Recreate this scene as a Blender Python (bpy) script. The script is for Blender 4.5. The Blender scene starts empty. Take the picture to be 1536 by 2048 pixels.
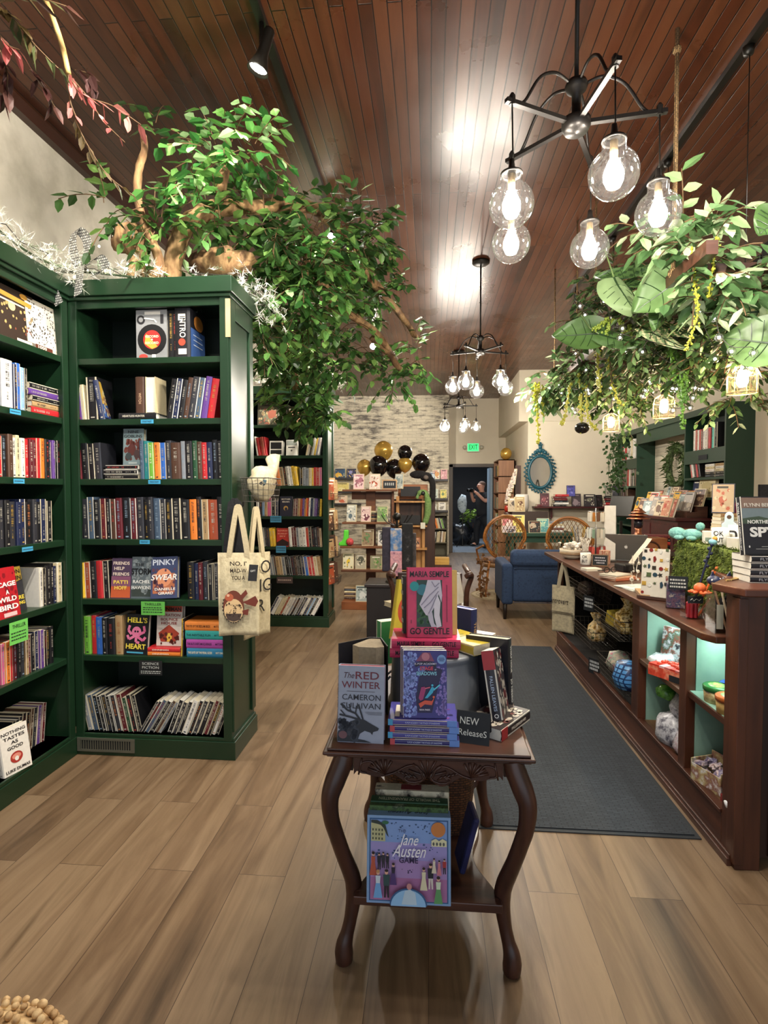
import bpy, bmesh, math, random
from math import sin, cos, pi, radians as R
from mathutils import Vector as V, Matrix as MX, Euler, noise as NZ
rnd = random.Random(7)
COL = bpy.context.scene.collection
# ---------- camera of the photograph ----------
FP, EYE = 1100.0, 1.45
YAW = math.atan(92/FP); PIT = math.atan(39/FP*cos(YAW))
cam = bpy.data.objects.new('camera', bpy.data.cameras.new('camera')); COL.objects.link(cam)
cam.location = (0, 0, EYE); cam.rotation_euler = (pi/2-PIT, 0, YAW)
cam.data.sensor_fit = 'VERTICAL'; cam.data.sensor_height = 24; cam.data.lens = FP/2048*24
cam.data.clip_start = .05; cam.data.clip_end = 100
bpy.context.scene.camera = cam
_fw = V((-sin(YAW)*cos(PIT), cos(YAW)*cos(PIT), -sin(PIT))); _rt = V((cos(YAW), sin(YAW), 0)); _up = _rt.cross(_fw)
def at(px, py, Y):
    'photo point at depth Y down the shop, in metres'
    r = _fw + _rt*((px-768)/FP) + _up*((1024-py)/FP)
    t = Y/r.y
    return V((r.x*t, Y, EYE+r.z*t))
# ---------- materials ----------
def lin(h):
    if not isinstance(h, str): return tuple(h)
    h = h.lstrip('#'); h = ''.join(x*2 for x in h) if len(h) == 3 else h; c = [int(h[i:i+2], 16)/255 for i in (0, 2, 4)]
    return tuple(x/12.92 if x <= .04045 else ((x+.055)/1.055)**2.4 for x in c)
_mc = {}
def nd(nt, t, **k):
    n = nt.nodes.new(t)
    for a, b in k.items():
        if a[0] == '_': n.inputs[a[1:].replace('_', ' ')].default_value = b
        else: setattr(n, a, b)
    return n
def base(name):
    m = bpy.data.materials.new(name); m.use_nodes = True
    return m, m.node_tree, m.node_tree.nodes['Principled BSDF']
def M(col, rough=.55, metal=0, var=.12, scale=30, bump=0, emis=0, sss=0, trans=0, coat=0):
    'plain procedural material: colour broken up by fine noise'
    key = (col, rough, metal, var, scale, bump, emis, sss, trans, coat)
    if key in _mc: return _mc[key]
    m, nt, b = base('paint_'+str(col).strip('#')); c = lin(col)
    b.inputs['Roughness'].default_value = rough; b.inputs['Metallic'].default_value = metal
    if coat: b.inputs['Coat Weight'].default_value = coat
    if var or bump:
        tc = nd(nt, 'ShaderNodeTexCoord'); n = nd(nt, 'ShaderNodeTexNoise', _Scale=scale, _Detail=3.0)
        nt.links.new(tc.outputs['Object'], n.inputs['Vector'])
    if var:
        x = nd(nt, 'ShaderNodeMix', data_type='RGBA')
        x.inputs[6].default_value = (*[v*(1-var) for v in c], 1); x.inputs[7].default_value = (*[min(1, v*(1+var)) for v in c], 1)
        nt.links.new(n.outputs['Fac'], x.inputs[0]); nt.links.new(x.outputs[2], b.inputs['Base Color'])
    else: b.inputs['Base Color'].default_value = (*c, 1)
    if bump:
        bp = nd(nt, 'ShaderNodeBump', _Strength=bump, _Distance=.01)
        nt.links.new(n.outputs['Fac'], bp.inputs['Height']); nt.links.new(bp.outputs['Normal'], b.inputs['Normal'])
    if emis:
        b.inputs['Emission Color'].default_value = (*c, 1); b.inputs['Emission Strength'].default_value = emis
    if trans: b.inputs['Transmission Weight'].default_value = trans
    _mc[key] = m; return m
def glass_mat(name, tint=(1, 1, 1), gloss=.12, edge=.5, rough=.03, haze=0):
    'thin clear glass: mostly see-through, more mirror-like towards its rim'
    if name in _mc: return _mc[name]
    m, nt, b = base(name); nt.nodes.remove(b)
    t = nd(nt, 'ShaderNodeBsdfTransparent'); t.inputs[0].default_value = (*tint, 1)
    g = nd(nt, 'ShaderNodeBsdfGlossy', _Roughness=rough); lw = nd(nt, 'ShaderNodeLayerWeight', _Blend=edge)
    mp = nd(nt, 'ShaderNodeMapRange'); mp.inputs[3].default_value = gloss*.25; mp.inputs[4].default_value = min(1, gloss*5)
    mx = nd(nt, 'ShaderNodeMixShader'); o = nt.nodes['Material Output']
    nt.links.new(lw.outputs['Facing'], mp.inputs[0]); nt.links.new(mp.outputs[0], mx.inputs[0])
    if haze:   # seeded glass scatters a little light
        h = nd(nt, 'ShaderNodeBsdfTranslucent'); hm = nd(nt, 'ShaderNodeMixShader'); tc = nd(nt, 'ShaderNodeTexCoord'); n = nd(nt, 'ShaderNodeTexNoise', _Scale=160.0); r = nd(nt, 'ShaderNodeMapRange'); r.inputs[1].default_value = .35; r.inputs[2].default_value = .75; r.inputs[3].default_value = haze*.5; r.inputs[4].default_value = haze*2
        nt.links.new(tc.outputs['Object'], n.inputs['Vector']); nt.links.new(n.outputs['Fac'], r.inputs[0]); nt.links.new(r.outputs[0], hm.inputs[0]); nt.links.new(t.outputs[0], hm.inputs[1]); nt.links.new(h.outputs[0], hm.inputs[2]); t = hm
    nt.links.new(t.outputs[0], mx.inputs[1]); nt.links.new(g.outputs[0], mx.inputs[2]); nt.links.new(mx.outputs[0], o.inputs[0])
    _mc[name] = m; return m
def planks(name, cols, length, width, gap, grain, rough, bump, gloss_noise=.1, dark='#1a0d06', along='y', worn=0, spec=.5):
    m, nt, b = base(name); L = nt.links.new
    tc = nd(nt, 'ShaderNodeTexCoord'); sp = nd(nt, 'ShaderNodeSeparateXYZ'); cb = nd(nt, 'ShaderNodeCombineXYZ')
    L(tc.outputs['Object'], sp.inputs[0])
    a = ('Y', 'X', 'Z') if along == 'y' else ('X', 'Z', 'Y') if along == 'x' else ('Z', 'X', 'Y')
    L(sp.outputs[a[0]], cb.inputs[0]); L(sp.outputs[a[1]], cb.inputs[1]); L(sp.outputs[a[2]], cb.inputs[2])
    br = nd(nt, 'ShaderNodeTexBrick', offset=.37, _Scale=1.0, _Bias=0.0)
    br.inputs['Brick Width'].default_value = length; br.inputs['Row Height'].default_value = width
    br.inputs['Mortar Size'].default_value = gap; br.inputs['Mortar Smooth'].default_value = .3
    for i, c in (('Color1', (0, 0, 0, 1)), ('Color2', (1, 1, 1, 1)), ('Mortar', (.5, .5, .5, 1))): br.inputs[i].default_value = c
    L(cb.outputs[0], br.inputs['Vector'])
    mp = nd(nt, 'ShaderNodeMapping'); mp.inputs['Scale'].default_value = (1.1, 11, 11); L(cb.outputs[0], mp.inputs[0])
    ad = nd(nt, 'ShaderNodeVectorMath', operation='MULTIPLY_ADD'); L(br.outputs['Color'], ad.inputs[0]); ad.inputs[1].default_value = (37, 11, 5); L(mp.outputs[0], ad.inputs[2])
    n1 = nd(nt, 'ShaderNodeTexNoise', _Scale=1.0, _Detail=6.0, _Roughness=.6, _Distortion=.9); L(ad.outputs[0], n1.inputs['Vector'])
    mixf = nd(nt, 'ShaderNodeMath', operation='MULTIPLY_ADD'); sx = nd(nt, 'ShaderNodeSeparateColor')
    L(br.outputs['Color'], sx.inputs[0]); L(sx.outputs[0], mixf.inputs[0]); mixf.inputs[1].default_value = 1-grain
    gm = nd(nt, 'ShaderNodeMath', operation='MULTIPLY'); L(n1.outputs['Fac'], gm.inputs[0]); gm.inputs[1].default_value = grain; L(gm.outputs[0], mixf.inputs[2])
    cr = nd(nt, 'ShaderNodeValToRGB'); els = cr.color_ramp.elements
    for i, c in enumerate(cols):
        e = els[i] if i < 2 else els.new(.5)
        e.color = (*lin(c), 1)
    for i, c in enumerate(cols): els[i].position = .22+.56*i/(len(cols)-1)
    for i, c in enumerate(cols): els[i].color = (*lin(c), 1)
    L(mixf.outputs[0], cr.inputs[0])
    dk = nd(nt, 'ShaderNodeMix', data_type='RGBA'); L(br.outputs['Fac'], dk.inputs[0]); L(cr.outputs[0], dk.inputs[6]); dk.inputs[7].default_value = (*lin(dark), 1)
    out = dk.outputs[2]
    if worn:
        n2 = nd(nt, 'ShaderNodeTexNoise', _Scale=worn, _Detail=8.0, _Roughness=.75); L(mp.outputs[0], n2.inputs['Vector'])
        w = nd(nt, 'ShaderNodeMapRange'); w.inputs[1].default_value = .72; w.inputs[2].default_value = .78; L(n2.outputs['Fac'], w.inputs[0])
        wm = nd(nt, 'ShaderNodeMix', data_type='RGBA'); L(w.outputs[0], wm.inputs[0]); L(out, wm.inputs[6]); wm.inputs[7].default_value = (*lin('#b58a68'), 1); out = wm.outputs[2]
    L(out, b.inputs['Base Color'])
    n3 = nd(nt, 'ShaderNodeTexNoise', _Scale=2.5, _Detail=4.0); L(cb.outputs[0], n3.inputs['Vector'])
    rr = nd(nt, 'ShaderNodeMapRange'); rr.inputs[3].default_value = rough-gloss_noise; rr.inputs[4].default_value = rough+gloss_noise; L(n3.outputs['Fac'], rr.inputs[0]); L(rr.outputs[0], b.inputs['Roughness'])
    b.inputs['Specular IOR Level'].default_value = spec
    hm = nd(nt, 'ShaderNodeMath', operation='SUBTRACT'); hs = nd(nt, 'ShaderNodeMath', operation='MULTIPLY'); L(n1.outputs['Fac'], hs.inputs[0]); hs.inputs[1].default_value = .12
    L(hs.outputs[0], hm.inputs[0]); L(br.outputs['Fac'], hm.inputs[1])
    bp = nd(nt, 'ShaderNodeBump', _Strength=bump, _Distance=.004); L(hm.outputs[0], bp.inputs['Height']); L(bp.outputs[0], b.inputs['Normal'])
    return m
def wood(name, c1, c2, rough=.4, scale=6, axis='x', bump=.15):
    if name in _mc: return _mc[name]
    m, nt, b = base(name); L = nt.links.new
    tc = nd(nt, 'ShaderNodeTexCoord'); mp = nd(nt, 'ShaderNodeMapping'); s = [scale*4]*3; s['xyz'.index(axis)] = scale*.35
    mp.inputs['Scale'].default_value = s; L(tc.outputs['Object'], mp.inputs[0])
    n = nd(nt, 'ShaderNodeTexNoise', _Scale=1.0, _Detail=5.0, _Distortion=.8); L(mp.outputs[0], n.inputs['Vector'])
    cr = nd(nt, 'ShaderNodeValToRGB'); e = cr.color_ramp.elements
    e[0].position = .3; e[0].color = (*lin(c1), 1); e[1].position = .72; e[1].color = (*lin(c2), 1)
    L(n.outputs['Fac'], cr.inputs[0]); L(cr.outputs[0], b.inputs['Base Color']); b.inputs['Roughness'].default_value = rough
    bp = nd(nt, 'ShaderNodeBump', _Strength=bump, _Distance=.003); L(n.outputs['Fac'], bp.inputs['Height']); L(bp.outputs[0], b.inputs['Normal'])
    _mc[name] = m; return m
def patchy(name, cols, scale, stretch=(1, 1, 1), lo=.35, hi=.65, rough=.7, bump=.2, detail=6.0, distort=0.0, sharp=False):
    'two or more colours in noise patches'
    if name in _mc: return _mc[name]
    m, nt, b = base(name); L = nt.links.new
    tc = nd(nt, 'ShaderNodeTexCoord'); mp = nd(nt, 'ShaderNodeMapping'); mp.inputs['Scale'].default_value = stretch; L(tc.outputs['Object'], mp.inputs[0])
    n = nd(nt, 'ShaderNodeTexNoise', _Scale=scale, _Detail=detail, _Roughness=.62, _Distortion=distort); L(mp.outputs[0], n.inputs['Vector'])
    cr = nd(nt, 'ShaderNodeValToRGB'); e = cr.color_ramp.elements
    if sharp: cr.color_ramp.interpolation = 'CONSTANT'
    for i in range(len(cols)-2): e.new(.5)
    for i, c in enumerate(cols): e[i].position = lo+(hi-lo)*i/(len(cols)-1)
    for i, c in enumerate(cols): e[i].color = (*lin(c), 1)
    L(n.outputs['Fac'], cr.inputs[0]); L(cr.outputs[0], b.inputs['Base Color']); b.inputs['Roughness'].default_value = rough
    if bump:
        bp = nd(nt, 'ShaderNodeBump', _Strength=bump, _Distance=.01); L(n.outputs['Fac'], bp.inputs['Height']); L(bp.outputs[0], b.inputs['Normal'])
    _mc[name] = m; return m
def leafmat(c, back=.35, rough=.4):
    k = ('leaf', c)
    if k in _mc: return _mc[k]
    m, nt, b = base('leaf_'+c.strip('#')); L = nt.links.new
    tc = nd(nt, 'ShaderNodeTexCoord'); n = nd(nt, 'ShaderNodeTexNoise', _Scale=9.0, _Detail=2.0); L(tc.outputs['Object'], n.inputs['Vector'])
    x = nd(nt, 'ShaderNodeMix', data_type='RGBA'); cc = lin(c)
    x.inputs[6].default_value = (*[v*.6 for v in cc], 1); x.inputs[7].default_value = (*[min(1, v*1.45) for v in cc], 1)
    L(n.outputs['Fac'], x.inputs[0]); L(x.outputs[2], b.inputs['Base Color']); b.inputs['Roughness'].default_value = rough
    t = nd(nt, 'ShaderNodeBsdfTranslucent'); L(x.outputs[2], t.inputs[0])
    mx = nd(nt, 'ShaderNodeMixShader'); mx.inputs[0].default_value = back
    L(b.outputs[0], mx.inputs[1]); L(t.outputs[0], mx.inputs[2]); L(mx.outputs[0], nt.nodes['Material Output'].inputs[0])
    _mc[k] = m; return m
# ---------- mesh building ----------
class MB:
    def __init__(s): s.v = []; s.f = []; s.i = []; s.m = 0; s.x = None
    def add(s, vs, fs):
        o = len(s.v)
        s.v += [tuple(s.x @ V(p)) for p in vs] if s.x else [tuple(p) for p in vs]
        s.f += [tuple(o+k for k in f) for f in fs]; s.i += [s.m]*len(fs); return s
    def box(s, x0, x1, y0, y1, z0, z1):
        return s.add([(x0,y0,z0),(x1,y0,z0),(x1,y1,z0),(x0,y1,z0),(x0,y0,z1),(x1,y0,z1),(x1,y1,z1),(x0,y1,z1)],
                     [(0,3,2,1),(4,5,6,7),(0,1,5,4),(1,2,6,5),(2,3,7,6),(3,0,4,7)])
    def cbox(s, c, d, rot=(0,0,0)):
        q = Euler(rot).to_matrix(); a, b, e = d[0]/2, d[1]/2, d[2]/2
        vs = [V(c)+q @ V(p) for p in ((-a,-b,-e),(a,-b,-e),(a,b,-e),(-a,b,-e),(-a,-b,e),(a,-b,e),(a,b,e),(-a,b,e))]
        return s.add(vs, [(0,3,2,1),(4,5,6,7),(0,1,5,4),(1,2,6,5),(2,3,7,6),(3,0,4,7)])
    def prism(s, pts, a, b, ax='z'):
        'closed outline swept from a to b along ax; outline is in the other two axes (xy, xz, yz)'
        f = {'z': lambda p, h: (p[0], p[1], h), 'y': lambda p, h: (p[0], h, p[1]), 'x': lambda p, h: (h, p[0], p[1])}[ax]
        n = len(pts); vs = [f(p, a) for p in pts]+[f(p, b) for p in pts]
        return s.add(vs, [tuple(range(n))[::-1], tuple(range(n, 2*n))]+[(k, (k+1) % n, n+(k+1) % n, n+k) for k in range(n)])
    def tube(s, pts, r, n=8, closed=False, cap=True, flat=1.0):
        pts = [V(p) for p in pts]; k = len(pts); rr = r if isinstance(r, (list, tuple)) else [r]*k
        vs = []; up = None
        for i, p in enumerate(pts):
            t = (pts[(i+1) % k]-pts[i-1]) if closed else (pts[min(i+1, k-1)]-pts[max(i-1, 0)])
            if t.length < 1e-9: t = V((0, 0, 1))
            t.normalize()
            if up is None: up = V((0, 0, 1)) if abs(t.z) < .9 else V((0, 1, 0))
            a = t.cross(up)
            if a.length < 1e-5: a = t.cross(V((1, 0, .1)))
            a.normalize(); b = a.cross(t); up = b
            vs += [p+a*rr[i]*cos(2*pi*j/n)+b*rr[i]*flat*sin(2*pi*j/n) for j in range(n)]
        fs = []
        for i in range(k if closed else k-1):
            o, q = i*n, ((i+1) % k)*n
            fs += [(o+j, q+j, q+(j+1) % n, o+(j+1) % n) for j in range(n)]
        if cap and not closed: fs += [tuple(range(n)), tuple(range((k-1)*n, k*n))[::-1]]
        return s.add(vs, fs)
    def lathe(s, prof, c=(0,0,0), n=20, sx=1, sy=1):
        vs = []; fs = []; k = len(prof)
        for r, z in prof: vs += [(c[0]+r*sx*cos(2*pi*j/n), c[1]+r*sy*sin(2*pi*j/n), c[2]+z) for j in range(n)]
        for i in range(k-1): fs += [(i*n+j, i*n+(j+1) % n, (i+1)*n+(j+1) % n, (i+1)*n+j) for j in range(n)]
        if prof[0][0] > 1e-6: fs.append(tuple(range(n))[::-1])
        if prof[-1][0] > 1e-6: fs.append(tuple(range((k-1)*n, k*n)))
        return s.add(vs, fs)
    def ball(s, c, r, n=14, sz=1, sx=1, sy=1):
        k = max(5, n//2); return s.lathe([(max(1e-7, r*sin(pi*i/k)), -r*sz*cos(pi*i/k)) for i in range(k+1)], c, n, sx, sy)
    def poly(s, pts): return s.add(pts, [tuple(range(len(pts)))])
    def disc(s, c, r, n=16, q=None, ry=None):
        q = q or MX.Identity(3); return s.poly([V(c)+q @ V((r*cos(2*pi*j/n), (ry or r)*sin(2*pi*j/n), 0)) for j in range(n)])
    def build(s, name, mats, parent=None, smooth=False, bevel=0, loc=None, rot=None, seg=2):
        me = bpy.data.meshes.new(name); me.from_pydata(s.v, [], s.f)
        for m in (mats if isinstance(mats, (list, tuple)) else [mats]): me.materials.append(m)
        if s.i: me.polygons.foreach_set('material_index', s.i)
        if smooth: me.polygons.foreach_set('use_smooth', [True]*len(s.f))
        me.update()
        o = bpy.data.objects.new(name, me); COL.objects.link(o)
        if parent: o.parent = parent
        if loc is not None: o.location = loc
        if rot is not None: o.rotation_euler = rot
        if bevel:
            b = o.modifiers.new('edge', 'BEVEL'); b.width = bevel; b.segments = seg; b.limit_method = 'ANGLE'
        return o
def tag(o, label=None, cat=None, group=None, kind=None):
    if label: o['label'] = label
    if cat: o['category'] = cat
    if group: o['group'] = group
    if kind: o['kind'] = kind
    return o
def thing(name, label, cat, loc=(0,0,0), rz=0, group=None, rot=None):
    o = bpy.data.objects.new(name, None); COL.objects.link(o); o.empty_display_size = .05
    o.location = loc; o.rotation_euler = rot or (0, 0, rz); return tag(o, label, cat, group)
def struct(name, mb, m, **k): return tag(mb.build(name, m, **k), kind='structure')
def dup(r, loc=None, rot=None, label=None, group=None):
    c = r.copy(); COL.objects.link(c)
    for ch in list(r.children):
        d = ch.copy(); COL.objects.link(d); d.parent = c
        for g in list(ch.children):
            e = g.copy(); COL.objects.link(e); e.parent = d
    if loc is not None: c.location = loc
    if rot is not None: c.rotation_euler = rot
    return tag(c, label, group=group)
_fits = []
def text(body, size, loc, rot, m, parent=None, width=None, name='lettering', align='CENTER', bold=0, shear=0, ls=1.0):
    cu = bpy.data.curves.new(name, 'FONT'); cu.body = body; cu.size = size; cu.align_x = align; cu.align_y = 'CENTER'
    cu.offset = bold*size; cu.shear = shear; cu.space_line = ls; cu.resolution_u = 3; cu.extrude = .0002; cu.materials.append(m)
    o = bpy.data.objects.new(name, cu); COL.objects.link(o); o.location = loc; o.rotation_euler = rot
    if parent: o.parent = parent
    if width: _fits.append((o, width))
    return o
def noisy(pts, amp, f=6, seed=0): return [p+V((NZ.noise(p*f+V((seed, 0, 0))), NZ.noise(p*f+V((0, seed+9, 0))), NZ.noise(p*f+V((0, 0, seed+5)))))*amp for p in (V(q) for q in pts)]
def curve(pts, n=8):
    'smooth path through points (Catmull-Rom)'
    P = [V(p) for p in pts]; out = []
    for i in range(len(P)-1):
        a, b, c, d = P[max(i-1, 0)], P[i], P[i+1], P[min(i+2, len(P)-1)]
        for k in range(n):
            t = k/n; out.append(.5*((2*b)+(c-a)*t+(2*a-5*b+4*c-d)*t*t+(3*b-a-3*c+d)*t**3))
    return out+[P[-1]]
def lerp(a, b, t): return a+(b-a)*t
def lamp(kind, name, loc, e, col, parent=None, rot=None, **k):
    l = bpy.data.lights.new(name, kind); l.energy = e; l.color = col
    for a, b in k.items(): setattr(l, a, b)
    o = bpy.data.objects.new(name, l); COL.objects.link(o); o.location = loc
    if rot is not None: o.rotation_euler = rot
    if parent: o.parent = parent
    return o
EXPO = 1.75; WORLD = .4; LCH = 6.5; LPE = 4; LSP = 60
# ---------- the room ----------
H = 3.7; XL, XR, YB, YD, YJ = -2.38, 3.72, 12.85, 13.4, 10.38
CEIL = planks('ceiling_boards', ['#30170b', '#4a2413', '#55301c', '#3a1d10'], 2.6, .068, .0035, .55, .3, .5, .12, dark='#160904', worn=3.6, spec=.38)
FLOOR = planks('floor_planks', ['#453525', '#6d5741', '#877158', '#5d4a36'], 1.22, .18, .0011, .78, .4, .12, .1, dark='#35251a')
PLASTER = patchy('plaster_paint', ['#b9b2a2', '#cfc8b9', '#d6d0c2'], 2.2, bump=.25, rough=.8)
CREAM = M('#d3c9b4', .75, var=.06, scale=4, bump=.08)
def brickpaint():
    m, nt, b = base('whitewashed_brick'); L = nt.links.new
    tc = nd(nt, 'ShaderNodeTexCoord'); sp = nd(nt, 'ShaderNodeSeparateXYZ'); cb = nd(nt, 'ShaderNodeCombineXYZ')
    L(tc.outputs['Object'], sp.inputs[0]); L(sp.outputs['X'], cb.inputs[0]); L(sp.outputs['Z'], cb.inputs[1])
    br = nd(nt, 'ShaderNodeTexBrick', _Scale=1.0); br.inputs['Brick Width'].default_value = .21; br.inputs['Row Height'].default_value = .07; br.inputs['Mortar Size'].default_value = .006
    for i, c in (('Color1', '#cfc6b0'), ('Color2', '#c4bba6'), ('Mortar', '#b5ad9a')): br.inputs[i].default_value = (*lin(c), 1)
    L(cb.outputs[0], br.inputs['Vector'])
    mp = nd(nt, 'ShaderNodeMapping'); mp.inputs['Scale'].default_value = (2.2, 9, 1); L(cb.outputs[0], mp.inputs[0])
    n = nd(nt, 'ShaderNodeTexNoise', _Scale=1.6, _Detail=9.0, _Roughness=.72); L(mp.outputs[0], n.inputs['Vector'])
    n2 = nd(nt, 'ShaderNodeTexNoise', _Scale=.8, _Detail=2.0); L(cb.outputs[0], n2.inputs['Vector'])
    a = nd(nt, 'ShaderNodeMath', operation='MULTIPLY_ADD'); L(n2.outputs['Fac'], a.inputs[0]); a.inputs[1].default_value = .55; L(n.outputs['Fac'], a.inputs[2])
    w = nd(nt, 'ShaderNodeMapRange'); w.inputs[1].default_value = .755; w.inputs[2].default_value = .93; L(a.outputs[0], w.inputs[0])
    x = nd(nt, 'ShaderNodeMix', data_type='RGBA'); L(w.outputs[0], x.inputs[0]); L(br.outputs['Color'], x.inputs[6]); x.inputs[7].default_value = (*lin('#5a5550'), 1)
    L(x.outputs[2], b.inputs['Base Color']); b.inputs['Roughness'].default_value = .8
    bp = nd(nt, 'ShaderNodeBump', _Strength=.5, _Distance=.006); L(br.outputs['Fac'], bp.inputs['Height']); bp.invert = True; L(bp.outputs[0], b.inputs['Normal'])
    return m
BRICK = brickpaint()
struct('floor', MB().box(XL-.1, XR+.1, -3, YD+.0, -.1, 0), FLOOR)
struct('ceiling', MB().box(XL-.1, XR+.1, -3, YD+.1, H, H+.1), CEIL)
struct('wall_left', MB().box(XL-.1, XL, -3, YD, 0, H), PLASTER)
struct('wall_right', MB().box(XR, XR+.1, -3, YJ, 0, H), CREAM)
struct('wall_back_brick', MB().box(XL, .43, YB, YB+.15, 0, H), BRICK)
wb = MB(); wb.box(.43, .53, YD, YD+.12, 0, H).box(.53, 1.56, YD, YD+.12, 2.1, H).box(1.56, 1.9, YD, YD+.12, 0, H).box(.42, .44, YB+.15, YD, 0, H)
struct('wall_back', wb, CREAM)
struct('wall_side_passage', MB().box(1.8, 1.9, YJ+.1, YD, 0, H), CREAM)
struct('wall_mirror_side', MB().box(1.8, XR+.1, YJ, YJ+.1, 0, H), CREAM)
struct('wall_bulkhead', MB().box(1.63, 1.8, YJ, YD, 2.76, H).box(1.63, XR, YJ-.02, YJ, 2.76, H), CREAM)
tr = M('#4a4038', .5)
dr = MB(); dr.box(.46, .55, YD-.03, YD+.14, 0, 2.13).box(1.51, 1.6, YD-.03, YD+.14, 0, 2.13).box(.46, 1.6, YD-.03, YD+.14, 2.06, 2.14)
struct('door_1_frame', dr, tr, bevel=.006)
tb = MB(); tb.box(XL, XL+.05, -3, YB, 3.62, H); struct('trim_1', tb, M('#3a1f14', .4))
# room behind the doorway
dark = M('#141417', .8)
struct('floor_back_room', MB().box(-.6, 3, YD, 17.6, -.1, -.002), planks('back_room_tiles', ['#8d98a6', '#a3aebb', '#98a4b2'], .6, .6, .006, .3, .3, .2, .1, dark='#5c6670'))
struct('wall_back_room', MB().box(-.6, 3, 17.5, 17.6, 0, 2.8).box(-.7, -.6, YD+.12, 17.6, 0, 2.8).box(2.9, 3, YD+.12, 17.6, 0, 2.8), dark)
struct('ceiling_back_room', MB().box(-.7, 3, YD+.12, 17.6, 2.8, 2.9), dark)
struct('trim_2', MB().box(1.46, 1.51, YD+.14, YD+.9, 0, 2.06), M('#9fb4c4', .5))
# ---------- view, world, lights ----------
sc = bpy.context.scene
sc.view_settings.view_transform = 'Standard'; sc.view_settings.look = 'None'; sc.view_settings.gamma = 1; sc.view_settings.exposure = EXPO
w = bpy.data.worlds.new('shopfront_daylight'); sc.world = w; w.use_nodes = True
bg = w.node_tree.nodes['Background']; bg.inputs[0].default_value = (.82, .9, 1, 1); bg.inputs[1].default_value = WORLD
# ---------- books ----------
PAL = dict(k=('black', '#17171b'), c=('charcoal', '#2d2e35'), n=('navy', '#1d2647'), b=('blue', '#2f62b5'), l=('light blue', '#82a9d2'), t=('teal', '#2a8285'),
 g=('green', '#6aa83c'), G=('dark green', '#22482f'), y=('yellow', '#e6bd38'), o=('orange', '#de7a2e'), r=('red', '#b8262c'), m=('maroon', '#5d1c24'), p=('purple', '#5d3c86'),
 i=('pink', '#dd6694'), w=('white', '#dedbd4'), e=('cream', '#d0c29c'), s=('grey', '#868b92'), u=('brown', '#4d3529'), a=('tan', '#ab8d64'), z=('slate blue', '#44566b'), v=('violet', '#7d62b0'), T=('turquoise', '#4fb0a2'), R=('rust', '#a34a2c'))
LIGHT = set('lygiweaTso')
ORD = 'first second third fourth fifth sixth seventh eighth ninth tenth eleventh twelfth'.split()
def ordn(n): return ORD[n-1] if n <= 12 else '%dth' % n if n not in (21, 22, 23, 31, 32) else {21: '21st', 22: '22nd', 23: '23rd', 31: '31st', 32: '32nd'}[n]
PAGE = M('#cfc5ab', .8, var=.16, scale=160)
PAGEW = M('#dcd8cc', .8, var=.1, scale=160)
SPT = MX(((0, 1, 0), (0, 0, -1), (-1, 0, 0))).to_euler()
CVT = MX(((0, 0, 1), (1, 0, 0), (0, 1, 0))).to_euler()
_bm = {}
def book_mesh(t, h, d, hard):
    k = ('c', t, h, d, hard)
    if k not in _bm:
        e = .0026 if hard else .0009; j = min(.004, t*.25); b = MB()
        b.prism([(0, d), (0, j), (t*.18, .0008), (t*.5, 0), (t*.82, .0008), (t, j), (t, d), (t-e, d), (t-e, j+e*.6), (t*.5, e), (e, j+e*.6), (e, d)], 0, h)
        o = b.build('x', []); _bm[k] = o.data; bpy.data.objects.remove(o)
        g = .003 if hard else .0004
        o = MB().box(e*1.02, t-e*1.02, e*1.6, d-g*1.5, g, h-g).build('x', []); _bm[('p',)+k[1:]] = o.data; bpy.data.objects.remove(o)
    return _bm[k], _bm[('p',)+k[1:]]
def squiggle(mb, t, h, x0, x1, z0, z1, step=None):
    'unreadable run of printed letters down a spine'
    z = z1; w = x1-x0
    while z > z0:
        l = min(.6*w+.0015, rnd.uniform(.0022, .005)); 
        if z-l < z0: break
        if rnd.random() > .14:
            q = rnd.random()
            mb.box(x0, x1, -.0006, -.0002, z-l, z-l*.62) if q < .55 else mb.box(x0, x0+w*.55, -.0006, -.0002, z-l, z)
            if q > .3: mb.box(x0+w*.7, x1, -.0006, -.0002, z-l, z-.001)
        z -= l+.0016
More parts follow.
